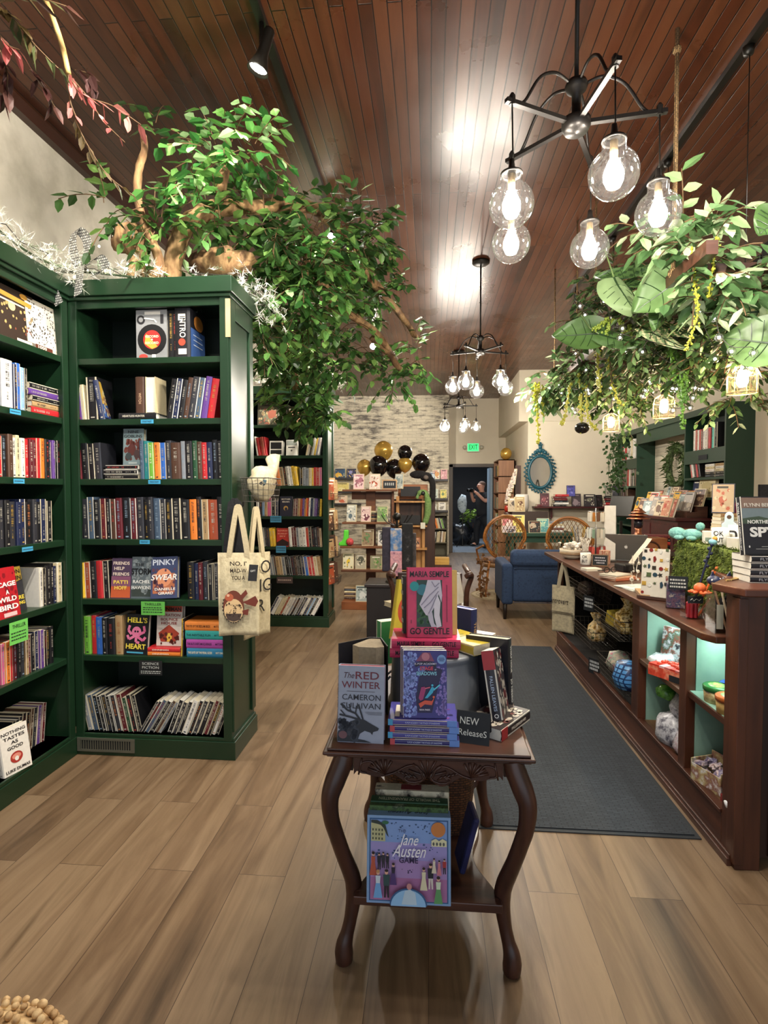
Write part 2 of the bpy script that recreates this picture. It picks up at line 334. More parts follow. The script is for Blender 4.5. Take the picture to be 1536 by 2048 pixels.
def book(t, h, d, c, loc, mode='spine', rz=0, tilt=0, roll=0, label='', group=None, hard=True, page=None, mark=True, ink=None, spine=None, art=None, band=None, name='book', yaw=0):
    """one book. spine: bottom left corner of the spine at loc; face: bottom middle of the front cover; flat: bottom middle of the spine, cover up"""
    t, h, d = round(t, 3), round(h, 3), round(d, 3); col = PAL[c][1] if c in PAL else c
    cm, pm = book_mesh(t, h, d, hard)
    o = bpy.data.objects.new(name, cm); COL.objects.link(o)
    if not cm.materials: cm.materials.append(None)
    if not pm.materials: pm.materials.append(None)
    o.material_slots[0].link = 'OBJECT'; o.material_slots[0].material = M(col, .42, var=.1, scale=60)
    p = bpy.data.objects.new('page_block', pm); COL.objects.link(p); p.parent = o
    p.material_slots[0].link = 'OBJECT'; p.material_slots[0].material = page or (PAGE if rnd.random() < .6 else PAGEW)
    B = {'spine': MX.Identity(4), 'face': MX.Translation((-d/2, t, 0)) @ MX.Rotation(-pi/2, 4, 'Z'), 'flat': MX.Translation((h/2, 0, 0)) @ MX.Rotation(-pi/2, 4, 'Y'),
         'up': MX.Translation((-d/2, 0, 0)) @ MX.Rotation(-pi/2, 4, 'Z') @ MX.Translation((-t, 0, 0)), 'back': MX.Translation((t/2, d, 0)) @ MX.Rotation(pi, 4, 'Z')}[mode]
    o.matrix_basis = MX.Translation(loc) @ MX.Rotation(rz, 4, 'Z') @ MX.Rotation(-tilt, 4, 'X') @ MX.Rotation(roll, 4, 'Y') @ B
    tag(o, label, 'book', group)
    inkc = ink or ('#a8a498' if c not in LIGHT else '#2a2a30')
    if band:
        b = MB(); 
        for z0, z1, bc in band: b.box(.0002, t-.0002, -.0004, .0012, z0*h, z1*h)
        b.build('spine_band', M(band[0][2], .45), o)
    if spine:
        for (s, z, wd, sz, ic) in spine: text(s, sz*t, (t*.5, -.0008, z*h), SPT, M(ic, .5, var=0), o, width=wd*h, name='spine_title', bold=.012)
    elif mark and t > .007:
        b = MB(); q = rnd.random(); x0, x1 = (.34, .66) if t > .02 else (.28, .72)
        squiggle(b, t, h, t*x0, t*x1, h*(.42 if q < .6 else .5), h*(.93 if q < .75 else .85))
        if q > .2: squiggle(b, t, h, t*(x0+.08), t*(x1-.1), h*.16, h*rnd.uniform(.3, .38))
        if rnd.random() < .6: b.box(t*.32, t*.68, -.0006, -.0002, h*.04, h*.07)
        k2 = inkc if rnd.random() < .62 else rnd.choice(['#a8883e', '#9a3a34', '#8296a8', '#cfc8b6', '#a8683e'])
        b.build('spine_lettering', M(k2, .5, var=0), o)
    if art: cover_art(o, art, t, h, d)
    return o
def cover_art(o, art, t, h, d):
    mats, groups, k = [], {}, 0
    for a in art:
        k += 1; x = t+.0003+.00025*k
        P = lambda u, w_, x=x: (x, u*d, w_*h)
        if a[0] == 't':
            _, s, cx, cy, wd, sz, colr = a[:7]
            text(s, sz*h, P(cx, cy, x+.0003), CVT, M(colr, .5, var=0), o, width=wd*d if wd else None, name='cover_title', bold=a[7] if len(a) > 7 else .01, shear=a[8] if len(a) > 8 else 0)
            continue
        mb = groups.setdefault(a[-1], MB())
        if a[0] == 'r': mb.poly([P(a[1], a[2]), P(a[3], a[2]), P(a[3], a[4]), P(a[1], a[4])])
        elif a[0] == 'd': mb.poly([P(a[1]+a[3]*cos(2*pi*q/24), a[2]+a[4]*sin(2*pi*q/24)) for q in range(24)])
        elif a[0] == 'p': mb.poly([P(*q) for q in a[1]])
        elif a[0] == 'l':   # stroke: points, width
            for (u0, w0), (u1, w1) in zip(a[1], a[1][1:]):
                n = V((-(w1-w0)*h, (u1-u0)*d)); n = n.normalized()*a[2] if n.length else V((0, 0))
                mb.poly([P(u0-n.x/d, w0-n.y/h), P(u1-n.x/d, w1-n.y/h), P(u1+n.x/d, w1+n.y/h), P(u0+n.x/d, w0+n.y/h)])
        elif a[0] == 's':   # scatter of small marks: x0,y0,x1,y1,n,size
            for q in range(a[5]):
                u, w_ = rnd.uniform(a[1], a[3]), rnd.uniform(a[2], a[4]); r = a[6]*rnd.uniform(.5, 1.3); an = rnd.uniform(0, 6.3)
                mb.poly([P(u+r*cos(an+v_)/d*rnd.uniform(.6, 1), w_+r*sin(an+v_)/h) for v_ in (0, 1.3, 2.6, 3.9, 5.1)])
    if groups: 
        big = MB(); ms = []
        for j, (c, g) in enumerate(groups.items()):
            big.m = j; big.add(g.v, g.f); ms.append(M(c, .45, var=.08, scale=80))
        big.build('cover_art', ms, o)
def mottle(cols, n=26, s=.012):
    'generic blurred cover picture'
    
    out = []
    for k, c in enumerate(cols):
        cx, cy = rnd.uniform(.3, .7), rnd.uniform(.3, .65); q = rnd.uniform(.14, .34)
        if k % 2 == 0: out.append(('p', [(min(.94, max(.06, cx+q*rnd.uniform(.7, 1.3)*cos(.7*j))), min(.95, max(.05, cy+q*.8*rnd.uniform(.7, 1.3)*sin(.7*j)))) for j in range(9)], c))
        out.append(('s', .1, .08, .9, .8, max(4, n//2), s*rnd.uniform(.6, 1), c))
    return out+[('r', rnd.uniform(.1, .25), .84, rnd.uniform(.7, .9), .91, rnd.choice(['#2a2420', '#e8e0d0', cols[-1]]))]
class Case:
    'a bookcase front: u runs right along the front as one faces it, v inwards'
    def __init__(s, org, rz): s.o = V(org); s.rz = rz; s.cnt = {}
    def w(s, u, v, z): return s.o+V((u*cos(s.rz)-v*sin(s.rz), u*sin(s.rz)+v*cos(s.rz), z))
    def next(s, key): s.cnt[key] = s.cnt.get(key, 0)+1; return s.cnt[key]
def row(case, u0, u1, z, cols, h, lean, where, group, v=.02, d=.15, hv=.02, sizes=None, hard=.6, titles=None):
    """books side by side, filling u0..u1; lean in degrees, + leans to the right"""
    n = len(cols); a = R(lean); ws = [rnd.uniform(.75, 1.35) for _ in cols] if not sizes else sizes; tot = (u1-u0)-h*sin(abs(a))*.92
    ws = [x*tot/sum(ws)*cos(a) for x in ws]; u = u0 if a >= 0 else u0+h*sin(-a)*.92
    prev = None
    for k, c in enumerate(cols):
        if c == '.': u += ws[k]/cos(a); continue
        hh = h*(1-rnd.uniform(0, hv*4)); t = ws[k]*.985; N = case.next(where)
        lift = t*sin(a) if a > 0 else 0
        p = case.w(u, v+rnd.uniform(0, .012), z+(lift if a > 0 else 0)) if a >= 0 else case.w(u, v+rnd.uniform(0, .012), z)
        # a>0: pivot on the lower right corner
        f = 'upright' if abs(lean) < 4 else 'leaning'
        book(t, hh, d, c, p, 'spine', case.rz, roll=a, label=f'{PAL[c][0]} {f} book, {ordn(N)} from left, {where}', group=group, hard=rnd.random() < hard,
             spine=titles.get(k) if titles else None)
        u += ws[k]/cos(a)
def stack(case, uc, z, items, where, group, v=.02, titles=None, jit=.008):
    'books lying flat, listed from the bottom up: (colour, thickness, height, depth)'
    for k, (c, t, h, d) in enumerate(items):
        pos = 'bottom' if k == 0 else 'top' if k == len(items)-1 else ordn(k+1)+' up'
        book(t, h, d, c, case.w(uc+rnd.uniform(-jit, jit), v+rnd.uniform(0, jit), z), 'flat', case.rz, yaw=0, label=f'{PAL[c][0] if c in PAL else "patterned"} book lying flat, {pos} in {where}', group=group,
             hard=rnd.random() < .5, spine=titles[k] if titles else None)
        z += t+.0004
def face(case, uc, z, d, h, t, c, label, art, v=.02, tilt=6, roll=0, turn=0, group=None, spine=None, page=None, ink=None):
    return book(t, h, d, c, case.w(uc, v, z), 'face', case.rz+R(turn), tilt=R(tilt), roll=R(roll), label=label, group=group, art=art, spine=spine, page=page, ink=ink)
# ---------- the green bookcases ----------
GREEN = M('#16301d', .33, var=.14, scale=7, bump=.05); GREEND = M('#0c1b11', .5, var=.12, scale=7)  # darker green carries the shade inside the shelves in its colour
def atx(px, py, X):
    r = _fw + _rt*((px-768)/FP) + _up*((1024-py)/FP); t = X/r.x
    return V((X, r.y*t, EYE+r.z*t))
ZS = [2.175, 1.848, 1.523, 1.195, .865, .552, .118]
def bookcase(label, case, W, D, group, right_panel=True, top=2.585):
    t = thing('bookcase', label, 'bookcase', case.o, case.rz, group); s = .032
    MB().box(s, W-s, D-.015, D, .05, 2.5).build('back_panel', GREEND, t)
    for x, nm in ((0, 'side_panel'), (W-s, 'side_panel')):
        b = MB(); b.box(x, x+s, .0, D, 0, 2.5)
        o = W if x else 0; e = .012 if x else -.012
        if not x or right_panel:
            lo, hi = min(o, o+e), max(o, o+e)
            b.box(lo, hi, 0, .075, .15, 2.5).box(lo, hi, D-.06, D, .15, 2.5).box(lo, hi, .075, D-.06, 2.38, 2.5)
        b.build(nm, GREEN, t, bevel=.002)
    for z in ZS: MB().box(s, W-s, .004, D-.015, z-.032, z).build('shelf', GREEN, t, bevel=.002)
    c = MB(); c.box(-.03, W+.03, -.03, D+.01, 2.5, top).box(s, W-s, .0, .022, 2.44, 2.5).box(-.018, W+.018, -.018, D, 2.48, 2.5); c.build('cornice', GREEN, t, bevel=.004)
    p = MB(); p.box(-.012, W+.02, -.012, D+.005, 0, .1).box(-.006, W+.012, -.006, D, .1, .118); p.build('plinth', GREEN, t, bevel=.003)
    f = MB(); f.box(-.002, .045, -.008, .004, .1, 2.5).box(W-.045, W+.002, -.008, .004, .1, 2.5); f.build('face_frame', GREEN, t, bevel=.002)
    return t
W1, W2, WL = .885, .89, 1.05
C1 = Case((-1.95, 2.86, 0), 0); C2 = Case((-1.985, 5.8, 0), 0); CL = Case((-1.955, 1.79, 0), pi/2)
b1 = bookcase('tall dark green bookcase with canvas tote bags hung on its side panel', C1, W1, .37, 'dark green bookcases')
MB().box(W1-.012, W1+.013, -.0095, -.0015, 2.27, 2.47).build('bare_wood_strip', wood('bare_pine', '#b7986a', '#cfb287', .6, 8, 'z'), b1)
bookcase('tall dark green bookcase along left wall under a snowy garland', CL, WL, .4, 'dark green bookcases', False)
b2 = bookcase('farther dark green bookcase with wire book baskets on its side', C2, W2, .37, 'dark green bookcases')
u1 = lambda px: at(px, 1000, 2.885).x+1.95
u2 = lambda px: at(px, 1000, 5.82).x+1.985
uL = lambda px, py=985: atx(px, py, -1.97).y-1.79
S1 = 'shelf of the green bookcase with tote bags'; SL = 'shelf of the green bookcase on left wall'; S2 = 'shelf of the farther green bookcase'
def rows(case, U, zi, where, group, *segs):
    for (x0, x1, cols, h, lean, *k) in segs: row(case, U(x0), U(x1), ZS[zi], cols, h, lean, where, group, **(k[0] if k else {}))
def wh(i, s): return ['top', 'second', 'third', 'fourth', 'fifth', 'sixth', 'bottom'][i]+' '+s
g1, gL, g2 = 'books in the tote-bag bookcase', 'books in the left wall bookcase', 'books in the farther bookcase'
rnd.seed(11)
# bookcase facing the camera
rows(C1, u1, 1, wh(1, S1), g1, (139, 176, 'oppe', .195, -5), (176, 200, 'k', .235, -2), (334, 441, 'knkuczpr', .228, 9))
book(.028, .215, .145, 'n', C1.w(u1(203), .02, ZS[1]), 'spine', R(16), roll=R(-9), label='navy book leaning left with yellow and blue picture cover, second shelf, tote-bag bookcase', group=g1, art=[('r', .06, .4, .94, .97, '#d9b24a'), ('r', .06, .06, .94, .4, '#3c62a8'), ('s', .1, .1, .9, .8, 30, .012, '#e8dcb0'), ('s', .1, .1, .9, .6, 18, .012, '#7a2f3a')])
book(.034, .21, .145, 'k', C1.w(u1(278), .02, ZS[1]), 'flat', label='black book lying flat under the upright brown one, tote-bag bookcase', group=g1, spine=[('HEARTLESS HUNTER', .6, .6, .45, '#d8d2c2')])
book(.05, .195, .135, 'u', C1.w(u1(274), .025, ZS[1]+.0345), 'spine', label='dark brown upright book standing on a flat black book, tote-bag bookcase', group=g1, spine=[('WITCH', .4, .3, .4, '#c9a98a')])
book(.055, .195, .13, 'e', C1.w(u1(304), .025, ZS[1]+.0345), 'back', label='book with cream page edges turned outward on a flat black book', group=g1, page=PAGEW)
rows(C1, u1, 2, wh(2, S1), g1, (139, 205, 'kmkkc', .205, -3), (279, 447, 'ztgobcuskGurnkk', .213, -1.5, dict(sizes=[.7, .9, .95, .9, 1.1, 1, 1.6, .8, 1.2, .8, .8, .9, .9, .9, .9])))
stack(C1, u1(242), ZS[2], [('k', .026, .19, .13), ('k', .027, .19, .13), ('k', .024, .185, .13)], 'the pile of three black books, tote-bag bookcase', g1)
face(C1, u1(262), ZS[2]+.079, .122, .2, .03, '#7b8f92', 'grey-green book with goblin cover standing on three black books', [('t', 'NINE', .5, .91, .5, .1, '#2b3436', .02), ('t', 'GOBLINS', .5, .79, .85, .11, '#2b3436', .02), ('s', .15, .15, .85, .68, 40, .012, '#6a3b34'), ('d', .45, .42, .2, .16, '#59302c'), ('d', .68, .3, .14, .12, '#4c3a3a'), ('d', .3, .24, .14, .1, '#3c4546'), ('r', .3, .03, .7, .08, '#aab6b4')], .05, tilt=3, group=g1)
rows(C1, u1, 3, wh(3, S1), g1, (148, 449, 'kczkmkumkmckczckkkokaRk', .232, -1.5, dict(sizes=[1, .95, 1, .95, .85, .6, .85, .95, 1.2, .95, 1, .8, .7, .95, .9, .95, 1.4, 1.2, 1, .7, 1, 1.35, 1])))
rows(C1, u1, 4, wh(4, S1), g1, (149, 215, 'yRkrk', .212, -2), (371, 447, 'knmckcc', .212, -1))
face(C1, u1(236), ZS[4], .118, .222, .025, '#4a3a52', 'sunset-purple face-out book left of the grey one, fifth shelf, tote-bag bookcase', [('r', .03, .02, .97, .3, '#c05a35'), ('r', .03, .3, .97, .55, '#80506a'), ('t', 'FRIENDS', .5, .87, .8, .11, '#e0cfc0', .02), ('t', 'HELP', .4, .74, .5, .11, '#e0cfc0', .02), ('t', 'FRIENDS', .5, .6, .8, .11, '#e0cfc0', .02), ('t', 'PATTI', .5, .4, .7, .12, '#f0d060', .03), ('t', 'HOFF', .5, .26, .6, .12, '#f0d060', .03)], .03, group=g1)
face(C1, u1(277), ZS[4], .125, .23, .028, '#59646a', 'misty grey face-out book in the middle of fifth shelf, tote-bag bookcase', [('r', .05, .05, .95, .3, '#39423f'), ('s', .05, .1, .95, .95, 40, .014, '#7f898c'), ('t', 'THE', .4, .8, .4, .1, '#1a1d20', .02), ('t', 'STORM', .5, .64, .95, .2, '#14171a', .03), ('t', 'RACHEL', .5, .4, .8, .11, '#e4e4e0', .02), ('t', 'HAWKINS', .5, .26, .9, .11, '#e4e4e0', .02)], .035, group=g1)
face(C1, u1(325), ZS[4]+.006, .155, .228, .03, '#3c4668', 'blue and orange face-out book tilted right, fifth shelf, tote-bag bookcase', [('r', .1, .12, .9, .6, '#b06a4a'), ('d', .5, .5, .3, .22, '#d9906a'), ('s', .1, .1, .9, .7, 30, .012, '#5a3a4a'), ('t', 'PINKY', .5, .86, .85, .19, '#cdd4e0', .02), ('t', 'SWEAR', .5, .5, .95, .19, '#f0ece4', .02, .2), ('t', 'DANIELLE', .55, .22, .75, .085, '#f0ece4', .015), ('t', 'GIRARD', .58, .12, .55, .085, '#f0ece4', .015)], .02, tilt=10, roll=-3, group=g1)
rows(C1, u1, 5, wh(5, S1), g1, (147, 240, 'ygrbkka', .218, -1))
face(C1, u1(264), ZS[5], .135, .222, .03, 'k', 'black face-out book with pink octopus cover, sixth shelf, tote-bag bookcase', [('t', "HELL'S", .5, .85, .85, .17, '#e8d24a', .03), ('t', 'HEART', .5, .2, .85, .17, '#e8d24a', .03), ('d', .5, .56, .2, .14, '#e07aa0'), ('l', [(.3, .5), (.15, .6), (.2, .72)], .007, '#e07aa0'), ('l', [(.6, .5), (.85, .58), (.8, .72)], .007, '#d86a94'), ('l', [(.4, .45), (.2, .38), (.12, .48)], .007, '#e07aa0'), ('l', [(.55, .45), (.8, .36), (.9, .45)], .007, '#d86a94'), ('l', [(.5, .42), (.5, .32), (.65, .3)], .007, '#e07aa0'), ('d', .45, .58, .04, .025, '#17171b'), ('d', .56, .58, .04, .025, '#17171b'), ('r', .15, .04, .85, .08, '#4aa0c0')], .03, roll=2, group=g1)
for k, (c, l) in enumerate((('o', 'lower'), ('r', 'upper'))):
    book(.022, .185, .13, c, C1.w(u1(324), .02, ZS[5]+k*.0225), 'flat', label=f'{PAL[c][0]} flat book, {l} of two under the red and white face-out book', group=g1, spine=[('DINNIMAN', .6, .5, .5, '#f0e6d0')])
face(C1, u1(327), ZS[5]+.046, .15, .235, .035, '#d9cfc4', 'white face-out book with red headed cover standing on two flat books', [('r', .02, .8, .98, .98, '#b8452c'), ('t', 'DINNIMAN', .5, .86, .9, .12, '#2a1512', .04), ('t', 'OPERATION', .5, .72, .85, .085, '#8a3226', .02), ('t', 'BOUNCE', .5, .62, .65, .085, '#8a3226', .02), ('t', 'HOUSE', .5, .53, .6, .085, '#8a3226', .02), ('p', [(.1, .3), (.5, .5), (.9, .3), (.75, .1), (.2, .1)], '#a5402c'), ('r', .42, .1, .62, .3, '#e0b848'), ('s', .1, .05, .9, .3, 18, .01, '#5a241c')], .06, tilt=5, group=g1)
rows(C1, u1, 5, wh(5, S1), g1, (357, 366, 'yk', .215, 2))
stk = [('#2f7aa0', 'blue', 'THE GATE OF THE FERAL GODS', '#ece2c0', 'bottom'), ('#a5489a', 'purple', "THE BUTCHER'S MASQUERADE", '#2c1a3a', 'second up'), ('#2f9a94', 'teal', 'THIS INEVITABLE RUIN', '#12303a', 'third up'), ('#e0843a', 'orange', 'THE EYE OF THE BEDLAM BRIDE', '#40200f', 'top')]
for k, (hx, cn, s, ic, pos) in enumerate(stk):
    book(.048, .235, .155, hx, C1.w(u1(411)+(.004, .002, -.003, -.005)[k], .018, ZS[5]+k*.0485), 'flat', label=f'{cn} thick hardback, {pos} in the pile of four bright books', group=g1, spine=[(s, .68, .58, .36, ic), ('MATT DINNIMAN', .17, .26, .3, ic)])
rows(C1, u1, 6, wh(6, S1), g1, (153, 277, 'szkkckcmGkk', .21, -12, dict(hard=0)), (270, 352, 'ckzkus', .215, 31, dict(hard=0)), (328, 456, 'kckwkckmkwk', .2, 21, dict(hard=0)))
# board games on its top shelf
o = book(.06, .268, .178, '#8c8e90', C1.w(u1(303), .05, ZS[0]), 'face', label='grey board game box with record turntable picture on top shelf', art=[('r', .02, .02, .98, .98, '#8c8e90'), ('d', .52, .4, .46, .31, '#151518'), ('d', .52, .4, .28, .19, '#b8312c'), ('p', [(.28, .32), (.52, .21), (.7, .26), (.34, .52)], '#d9b048'), ('t', 'RECORD', .52, .46, .42, .065, '#f0e2c0', .03), ('t', 'RECORD', .52, .33, .42, .065, '#f0e2c0', .03), ('d', .52, .4, .03, .02, '#e8e4da'), ('d', .18, .8, .13, .09, '#232327'), ('d', .18, .8, .07, .05, '#8c8e90'), ('l', [(.28, .83), (.6, .8), (.68, .74)], .004, '#d0d0d0'), ('r', .3, .9, .8, .96, '#e0ddd5'), ('r', .8, .72, .9, .9, '#2a2a2e'), ('r', .52, .02, .64, .1, '#efece4'), ('d', .25, .06, .14, .05, '#b8443c')], mark=False, name='board_game')
tag(o, cat='board game')
for k in range(2): tag(book(.035, .262, .17, 'k', C1.w(u1(336+8*k), .05, ZS[0]), 'spine', name='board_game', label=f'black board game box on edge, {"left" if k == 0 else "right"} of two beside the turntable box'), cat='board game')
o = book(.085, .268, .2, '#1b1b20', C1.w(u1(353), .03, ZS[0]), 'spine', label='black board game box on edge with blue side and white bar code', name='board_game', mark=False, spine=[('INTRO', .62, .42, .55, '#e8e4da')], art=[('r', .05, .04, .97, .62, '#3f5f9a'), ('d', .55, .78, .3, .15, '#c8823a'), ('l', [(.2, .5), (.8, .5)], .002, '#d0d8e4'), ('l', [(.2, .4), (.8, .4)], .002, '#d0d8e4'), ('l', [(.2, .3), (.8, .3)], .002, '#d0d8e4')])
tag(o, cat='board game'); m = MB(); m.box(.02, .065, -.001, 0, .02, .05).box(.02, .06, -.001, 0, .2, .235); m.build('bar_code', M('#e4e0d6', .5), o); MB().disc((.04, -.001, .085), .02, 16, MX.Rotation(pi/2, 3, 'X')).build('round_badge', M('#a8442f', .5), o)
# left wall bookcase
rows(CL, uL, 1, wh(1, SL), gL, (2, 14, 's', .24, 0), (15, 37, 'w', .235, 0), (37, 66, 'nblk', .23, 0))
stack(CL, uL(100), ZS[1], [('r', .034, .22, .15), ('a', .03, .21, .15), ('k', .026, .215, .15), ('p', .03, .225, .15), ('k', .032, .215, .15)], 'the flat pile of the left wall bookcase', gL)
rows(CL, uL, 2, wh(2, SL), gL, (1, 127, 'rkuwewrmmrokcpkk', .205, 0))
rows(CL, uL, 3, wh(3, SL), gL, (1, 107, 'ckcnnkcknk', .225, 0))
rows(CL, uL, 4, wh(4, SL), gL, (80, 124, 'wkkkn e'.replace(' ', ''), .212, 0))
rows(CL, uL, 5, wh(5, SL), gL, (1, 106, 'iormkcamknpkkk', .2, 0))
rows(CL, uL, 6, wh(6, SL), gL, (42, 116, 'kkckkucpm', .205, 7, dict(v=.1, hard=0)))
face(CL, uL(49, 1200), ZS[4], .15, .222, .03, '#2a2a30', 'black and yellow face-out book beside a red one, left wall bookcase', [('p', [(.02, .55), (.98, .7), (.98, .99), (.02, .99)], '#d9b848'), ('t', 'ALISON', .52, .88, .85, .13, '#2a2418', .02), ('t', 'GAYLIN', .52, .74, .85, .13, '#2a2418', .02), ('d', .35, .52, .14, .09, '#17171b'), ('t', 'WE ARE', .55, .3, .8, .12, '#e8cf4a', .02), ('t', 'WATCHING', .5, .18, .9, .1, '#e8cf4a', .02)], .06, tilt=9, group=gL)
face(CL, uL(12, 1200), ZS[4], .16, .235, .03, '#b01c26', 'red face-out book with white title, front of left wall bookcase', [('s', .02, .1, .98, .9, 40, .012, '#7d0f1c'), ('t', 'BIRD', .58, .2, .72, .14, '#f2ece6', .03), ('t', 'WILD', .58, .36, .7, .13, '#f2ece6', .03), ('t', 'A', .6, .5, .13, .12, '#f2ece6', .03), ('t', 'CAGE', .6, .66, .7, .13, '#f2ece6', .03), ('r', .35, .02, .85, .1, '#d9b8b8')], .005, tilt=8, group=gL)
face(CL, uL(30, 1480), ZS[6], .145, .218, .03, '#e6e1d8', 'white face-out book with round cake picture, bottom of left wall bookcase', [('t', 'NOTHING', .5, .88, .85, .095, '#1d1a1a', .02), ('t', 'TASTES', .5, .77, .75, .095, '#1d1a1a', .02), ('t', 'AS', .5, .66, .25, .095, '#1d1a1a', .02), ('t', 'GOOD', .5, .55, .55, .095, '#1d1a1a', .02), ('d', .5, .33, .22, .12, '#a5342c'), ('d', .5, .35, .16, .06, '#d98a78'), ('d', .5, .3, .07, .05, '#e6e1d8'), ('t', 'LUKE DUMAS', .5, .08, .85, .085, '#1d1a1a', .02)], .0, tilt=9, turn=-12, group=gL)
o = face(CL, uL(29, 640), ZS[0], .33, .255, .05, '#33261f', 'dark brown puzzle box with gold objects on top shelf, left wall bookcase', [('s', .2, .2, .95, .72, 24, .009, '#b89a62'), ('s', .3, .15, .95, .65, 8, .008, '#7a4434'), ('d', .55, .66, .07, .09, '#cdb88a'), ('l', [(.05, .86), (.95, .8)], .011, '#c08a3a'), ('l', [(.2, .74), (.8, .72)], .004, '#d8cdb4'), ('d', .1, .95, .09, .05, '#c9963f'), ('d', .8, .93, .08, .05, '#c9963f'), ('l', [(.6, .06), (.9, .06)], .006, '#e4dcc8')], .03, tilt=4)
o.name = 'puzzle_box'; tag(o, cat='puzzle box')
o = face(CL, uL(92, 640), ZS[0], .24, .25, .05, '#c8c0ae', 'white puzzle box covered in dark moths on top shelf', [('r', .04, .1, .96, .97, '#d8d2c6'), ('s', .08, .14, .92, .94, 150, .0055, '#4a4440'), ('r', .26, .02, .78, .11, '#5a2f22'), ('t', '1000', .45, .065, .26, .08, '#e8dcc8', .02)], .03, tilt=4)
o.name = 'puzzle_box'; tag(o, cat='puzzle box')
# farther bookcase
for k, (a, b_, z0, z1, l, cs) in enumerate(((513, 556, 0, .25, 'puzzle box with pale floral picture on top shelf, farther bookcase', ['#8a8a72', '#c9b48a', '#b06a58']), (561, 614, 0, .2, 'puzzle box with red floral picture behind leaves, farther bookcase', ['#3a2a26', '#c4513a', '#d9a888']))):
    o = face(C2, (u2(a)+u2(b_))/2, ZS[0], u2(b_)-u2(a), z1, .05, '#5a5548' if not k else '#2c211e', l, mottle(cs, 40, .02), .06, tilt=5); o.name = 'puzzle_box'; tag(o, cat='puzzle box')
rows(C2, u2, 1, wh(1, S2), g2, (509, 535, 'wrrrr', .21, -9), (611, 645, 'ewkwysw', .2, 11))
face(C2, u2(552), ZS[1], .15, .16, .06, '#e6e2da', 'white framed black box of cards standing face out, farther bookcase', [('r', .1, .45, .9, .9, '#1d1d22'), ('r', .1, .1, .9, .38, '#1d1d22')], .03, tilt=5, group=g2)
face(C2, u2(583), ZS[1], .125, .17, .05, '#e4e2da', 'white face-out book with small crest beside leaves, farther bookcase', [('r', .05, .65, .95, .96, '#9aa09a'), ('l', [(.2, .52), (.8, .52)], .006, '#3a3a3a'), ('d', .5, .32, .08, .06, '#5a5a52')], .03, tilt=5, group=g2)
rows(C2, u2, 2, wh(2, S2), g2, (530, 598, 'niwmoakwwyy', .215, -8), (600, 644, 'ksseyrri', .2, 0))
rows(C2, u2, 3, wh(3, S2), g2, (512, 556, 'wclaikn', .2, 0), (585, 644, 'mmaRpaorwnsppky', .2, 3))
face(C2, u2(571), ZS[3], .14, .215, .03, '#232436', 'dark navy face-out book with gold horn on fourth shelf, farther bookcase', [('t', 'MOTHER', .5, .85, .7, .1, '#d8cfc0', .02), ('t', 'BRAIN', .5, .72, .55, .1, '#d8cfc0', .02), ('d', .5, .4, .18, .12, '#b08a4a'), ('d', .52, .36, .11, .08, '#232436')], .025, tilt=4, group=g2)
rows(C2, u2, 4, wh(4, S2), g2, (514, 551, 'zssccyy', .205, -5), (576, 644, 'wmmswwrkkcua', .215, -4))
face(C2, u2(564), ZS[4], .135, .2, .03, '#b3322a', 'red face-out book with black hill on fifth shelf, farther bookcase', [('t', 'SUNRISE', .5, .86, .8, .1, '#e8a890', .02), ('t', 'SCARLET', .5, .7, .8, .1, '#e8a890', .02), ('t', 'SKY', .5, .56, .5, .1, '#e8a890', .02), ('p', [(.02, .05), (.98, .05), (.98, .25), (.5, .42), (.02, .22)], '#2a1414')], .025, tilt=4, group=g2)
rows(C2, u2, 5, wh(5, S2), g2, (534, 644, 'sscaaskkcukknbrrea', .212, -8))
rows(C2, u2, 6, wh(6, S2), g2, (534, 646, 'nweeRwwsksknwnlkw', .22, 28, dict(hard=0)))
# shelf labels
def shelf_label(case, ua, ub, z0, z1, col, lines, label, ink='#1d2a1d', v=-.012):
    W, Hh = ub-ua, z1-z0
    o = tag(MB().box(-W/2, W/2, 0, .0012, 0, Hh).build('shelf_label', M(col, .6, var=.06), loc=case.w((ua+ub)/2, v, z0), rot=(0, 0, case.rz)), label, 'shelf label', 'shelf labels')
    for k, (s, sz, zz) in enumerate(lines):
        if s: text(s, sz*Hh, (0, -.001, zz*Hh), (pi/2, 0, 0), M(ink, .6, var=0), o, width=W*.72, name='label_text')
        else:
            b = MB(); x = -W*.42
            while x < W*.38: l = rnd.uniform(.04, .12)*W; b.box(x, x+l, -.0008, -.0002, zz*Hh-sz*Hh*.3, zz*Hh+sz*Hh*.3); x += l+W*.03
            b.build('label_text', M(ink, .6, var=0), o)
zz1 = lambda y: at(300, y, 2.85).z
zz2 = lambda y: at(580, y, 5.78).z
shelf_label(C1, u1(286), u1(333), zz1(1230), zz1(1203), '#5fae4a', [('THRILLER', .26, .8), ('', .1, .55), ('', .1, .4), ('', .1, .22)], 'green card with handwriting taped under a shelf of the tote-bag bookcase')
shelf_label(C1, u1(280), u1(326), zz1(1350), zz1(1321), '#17191a', [('SCIENCE', .24, .78), ('FICTION', .24, .52), ('', .08, .26), ('', .08, .14)], 'black chalk card taped under a shelf of the tote-bag bookcase', '#b8bcb8')
for (a, b_, y, l) in ((291, 316, 843, 'small blue tape label under the second shelf of the tote-bag bookcase'), (304, 328, 964, 'small blue tape label under the third shelf of the tote-bag bookcase'), (285, 305, 1084, 'small blue tape label under the fourth shelf of the tote-bag bookcase')):
    shelf_label(C1, u1(a), u1(b_), zz1(y+4), zz1(y-4), '#3f9ac4', [('FANTASY', .6, .5)], l, '#143448')
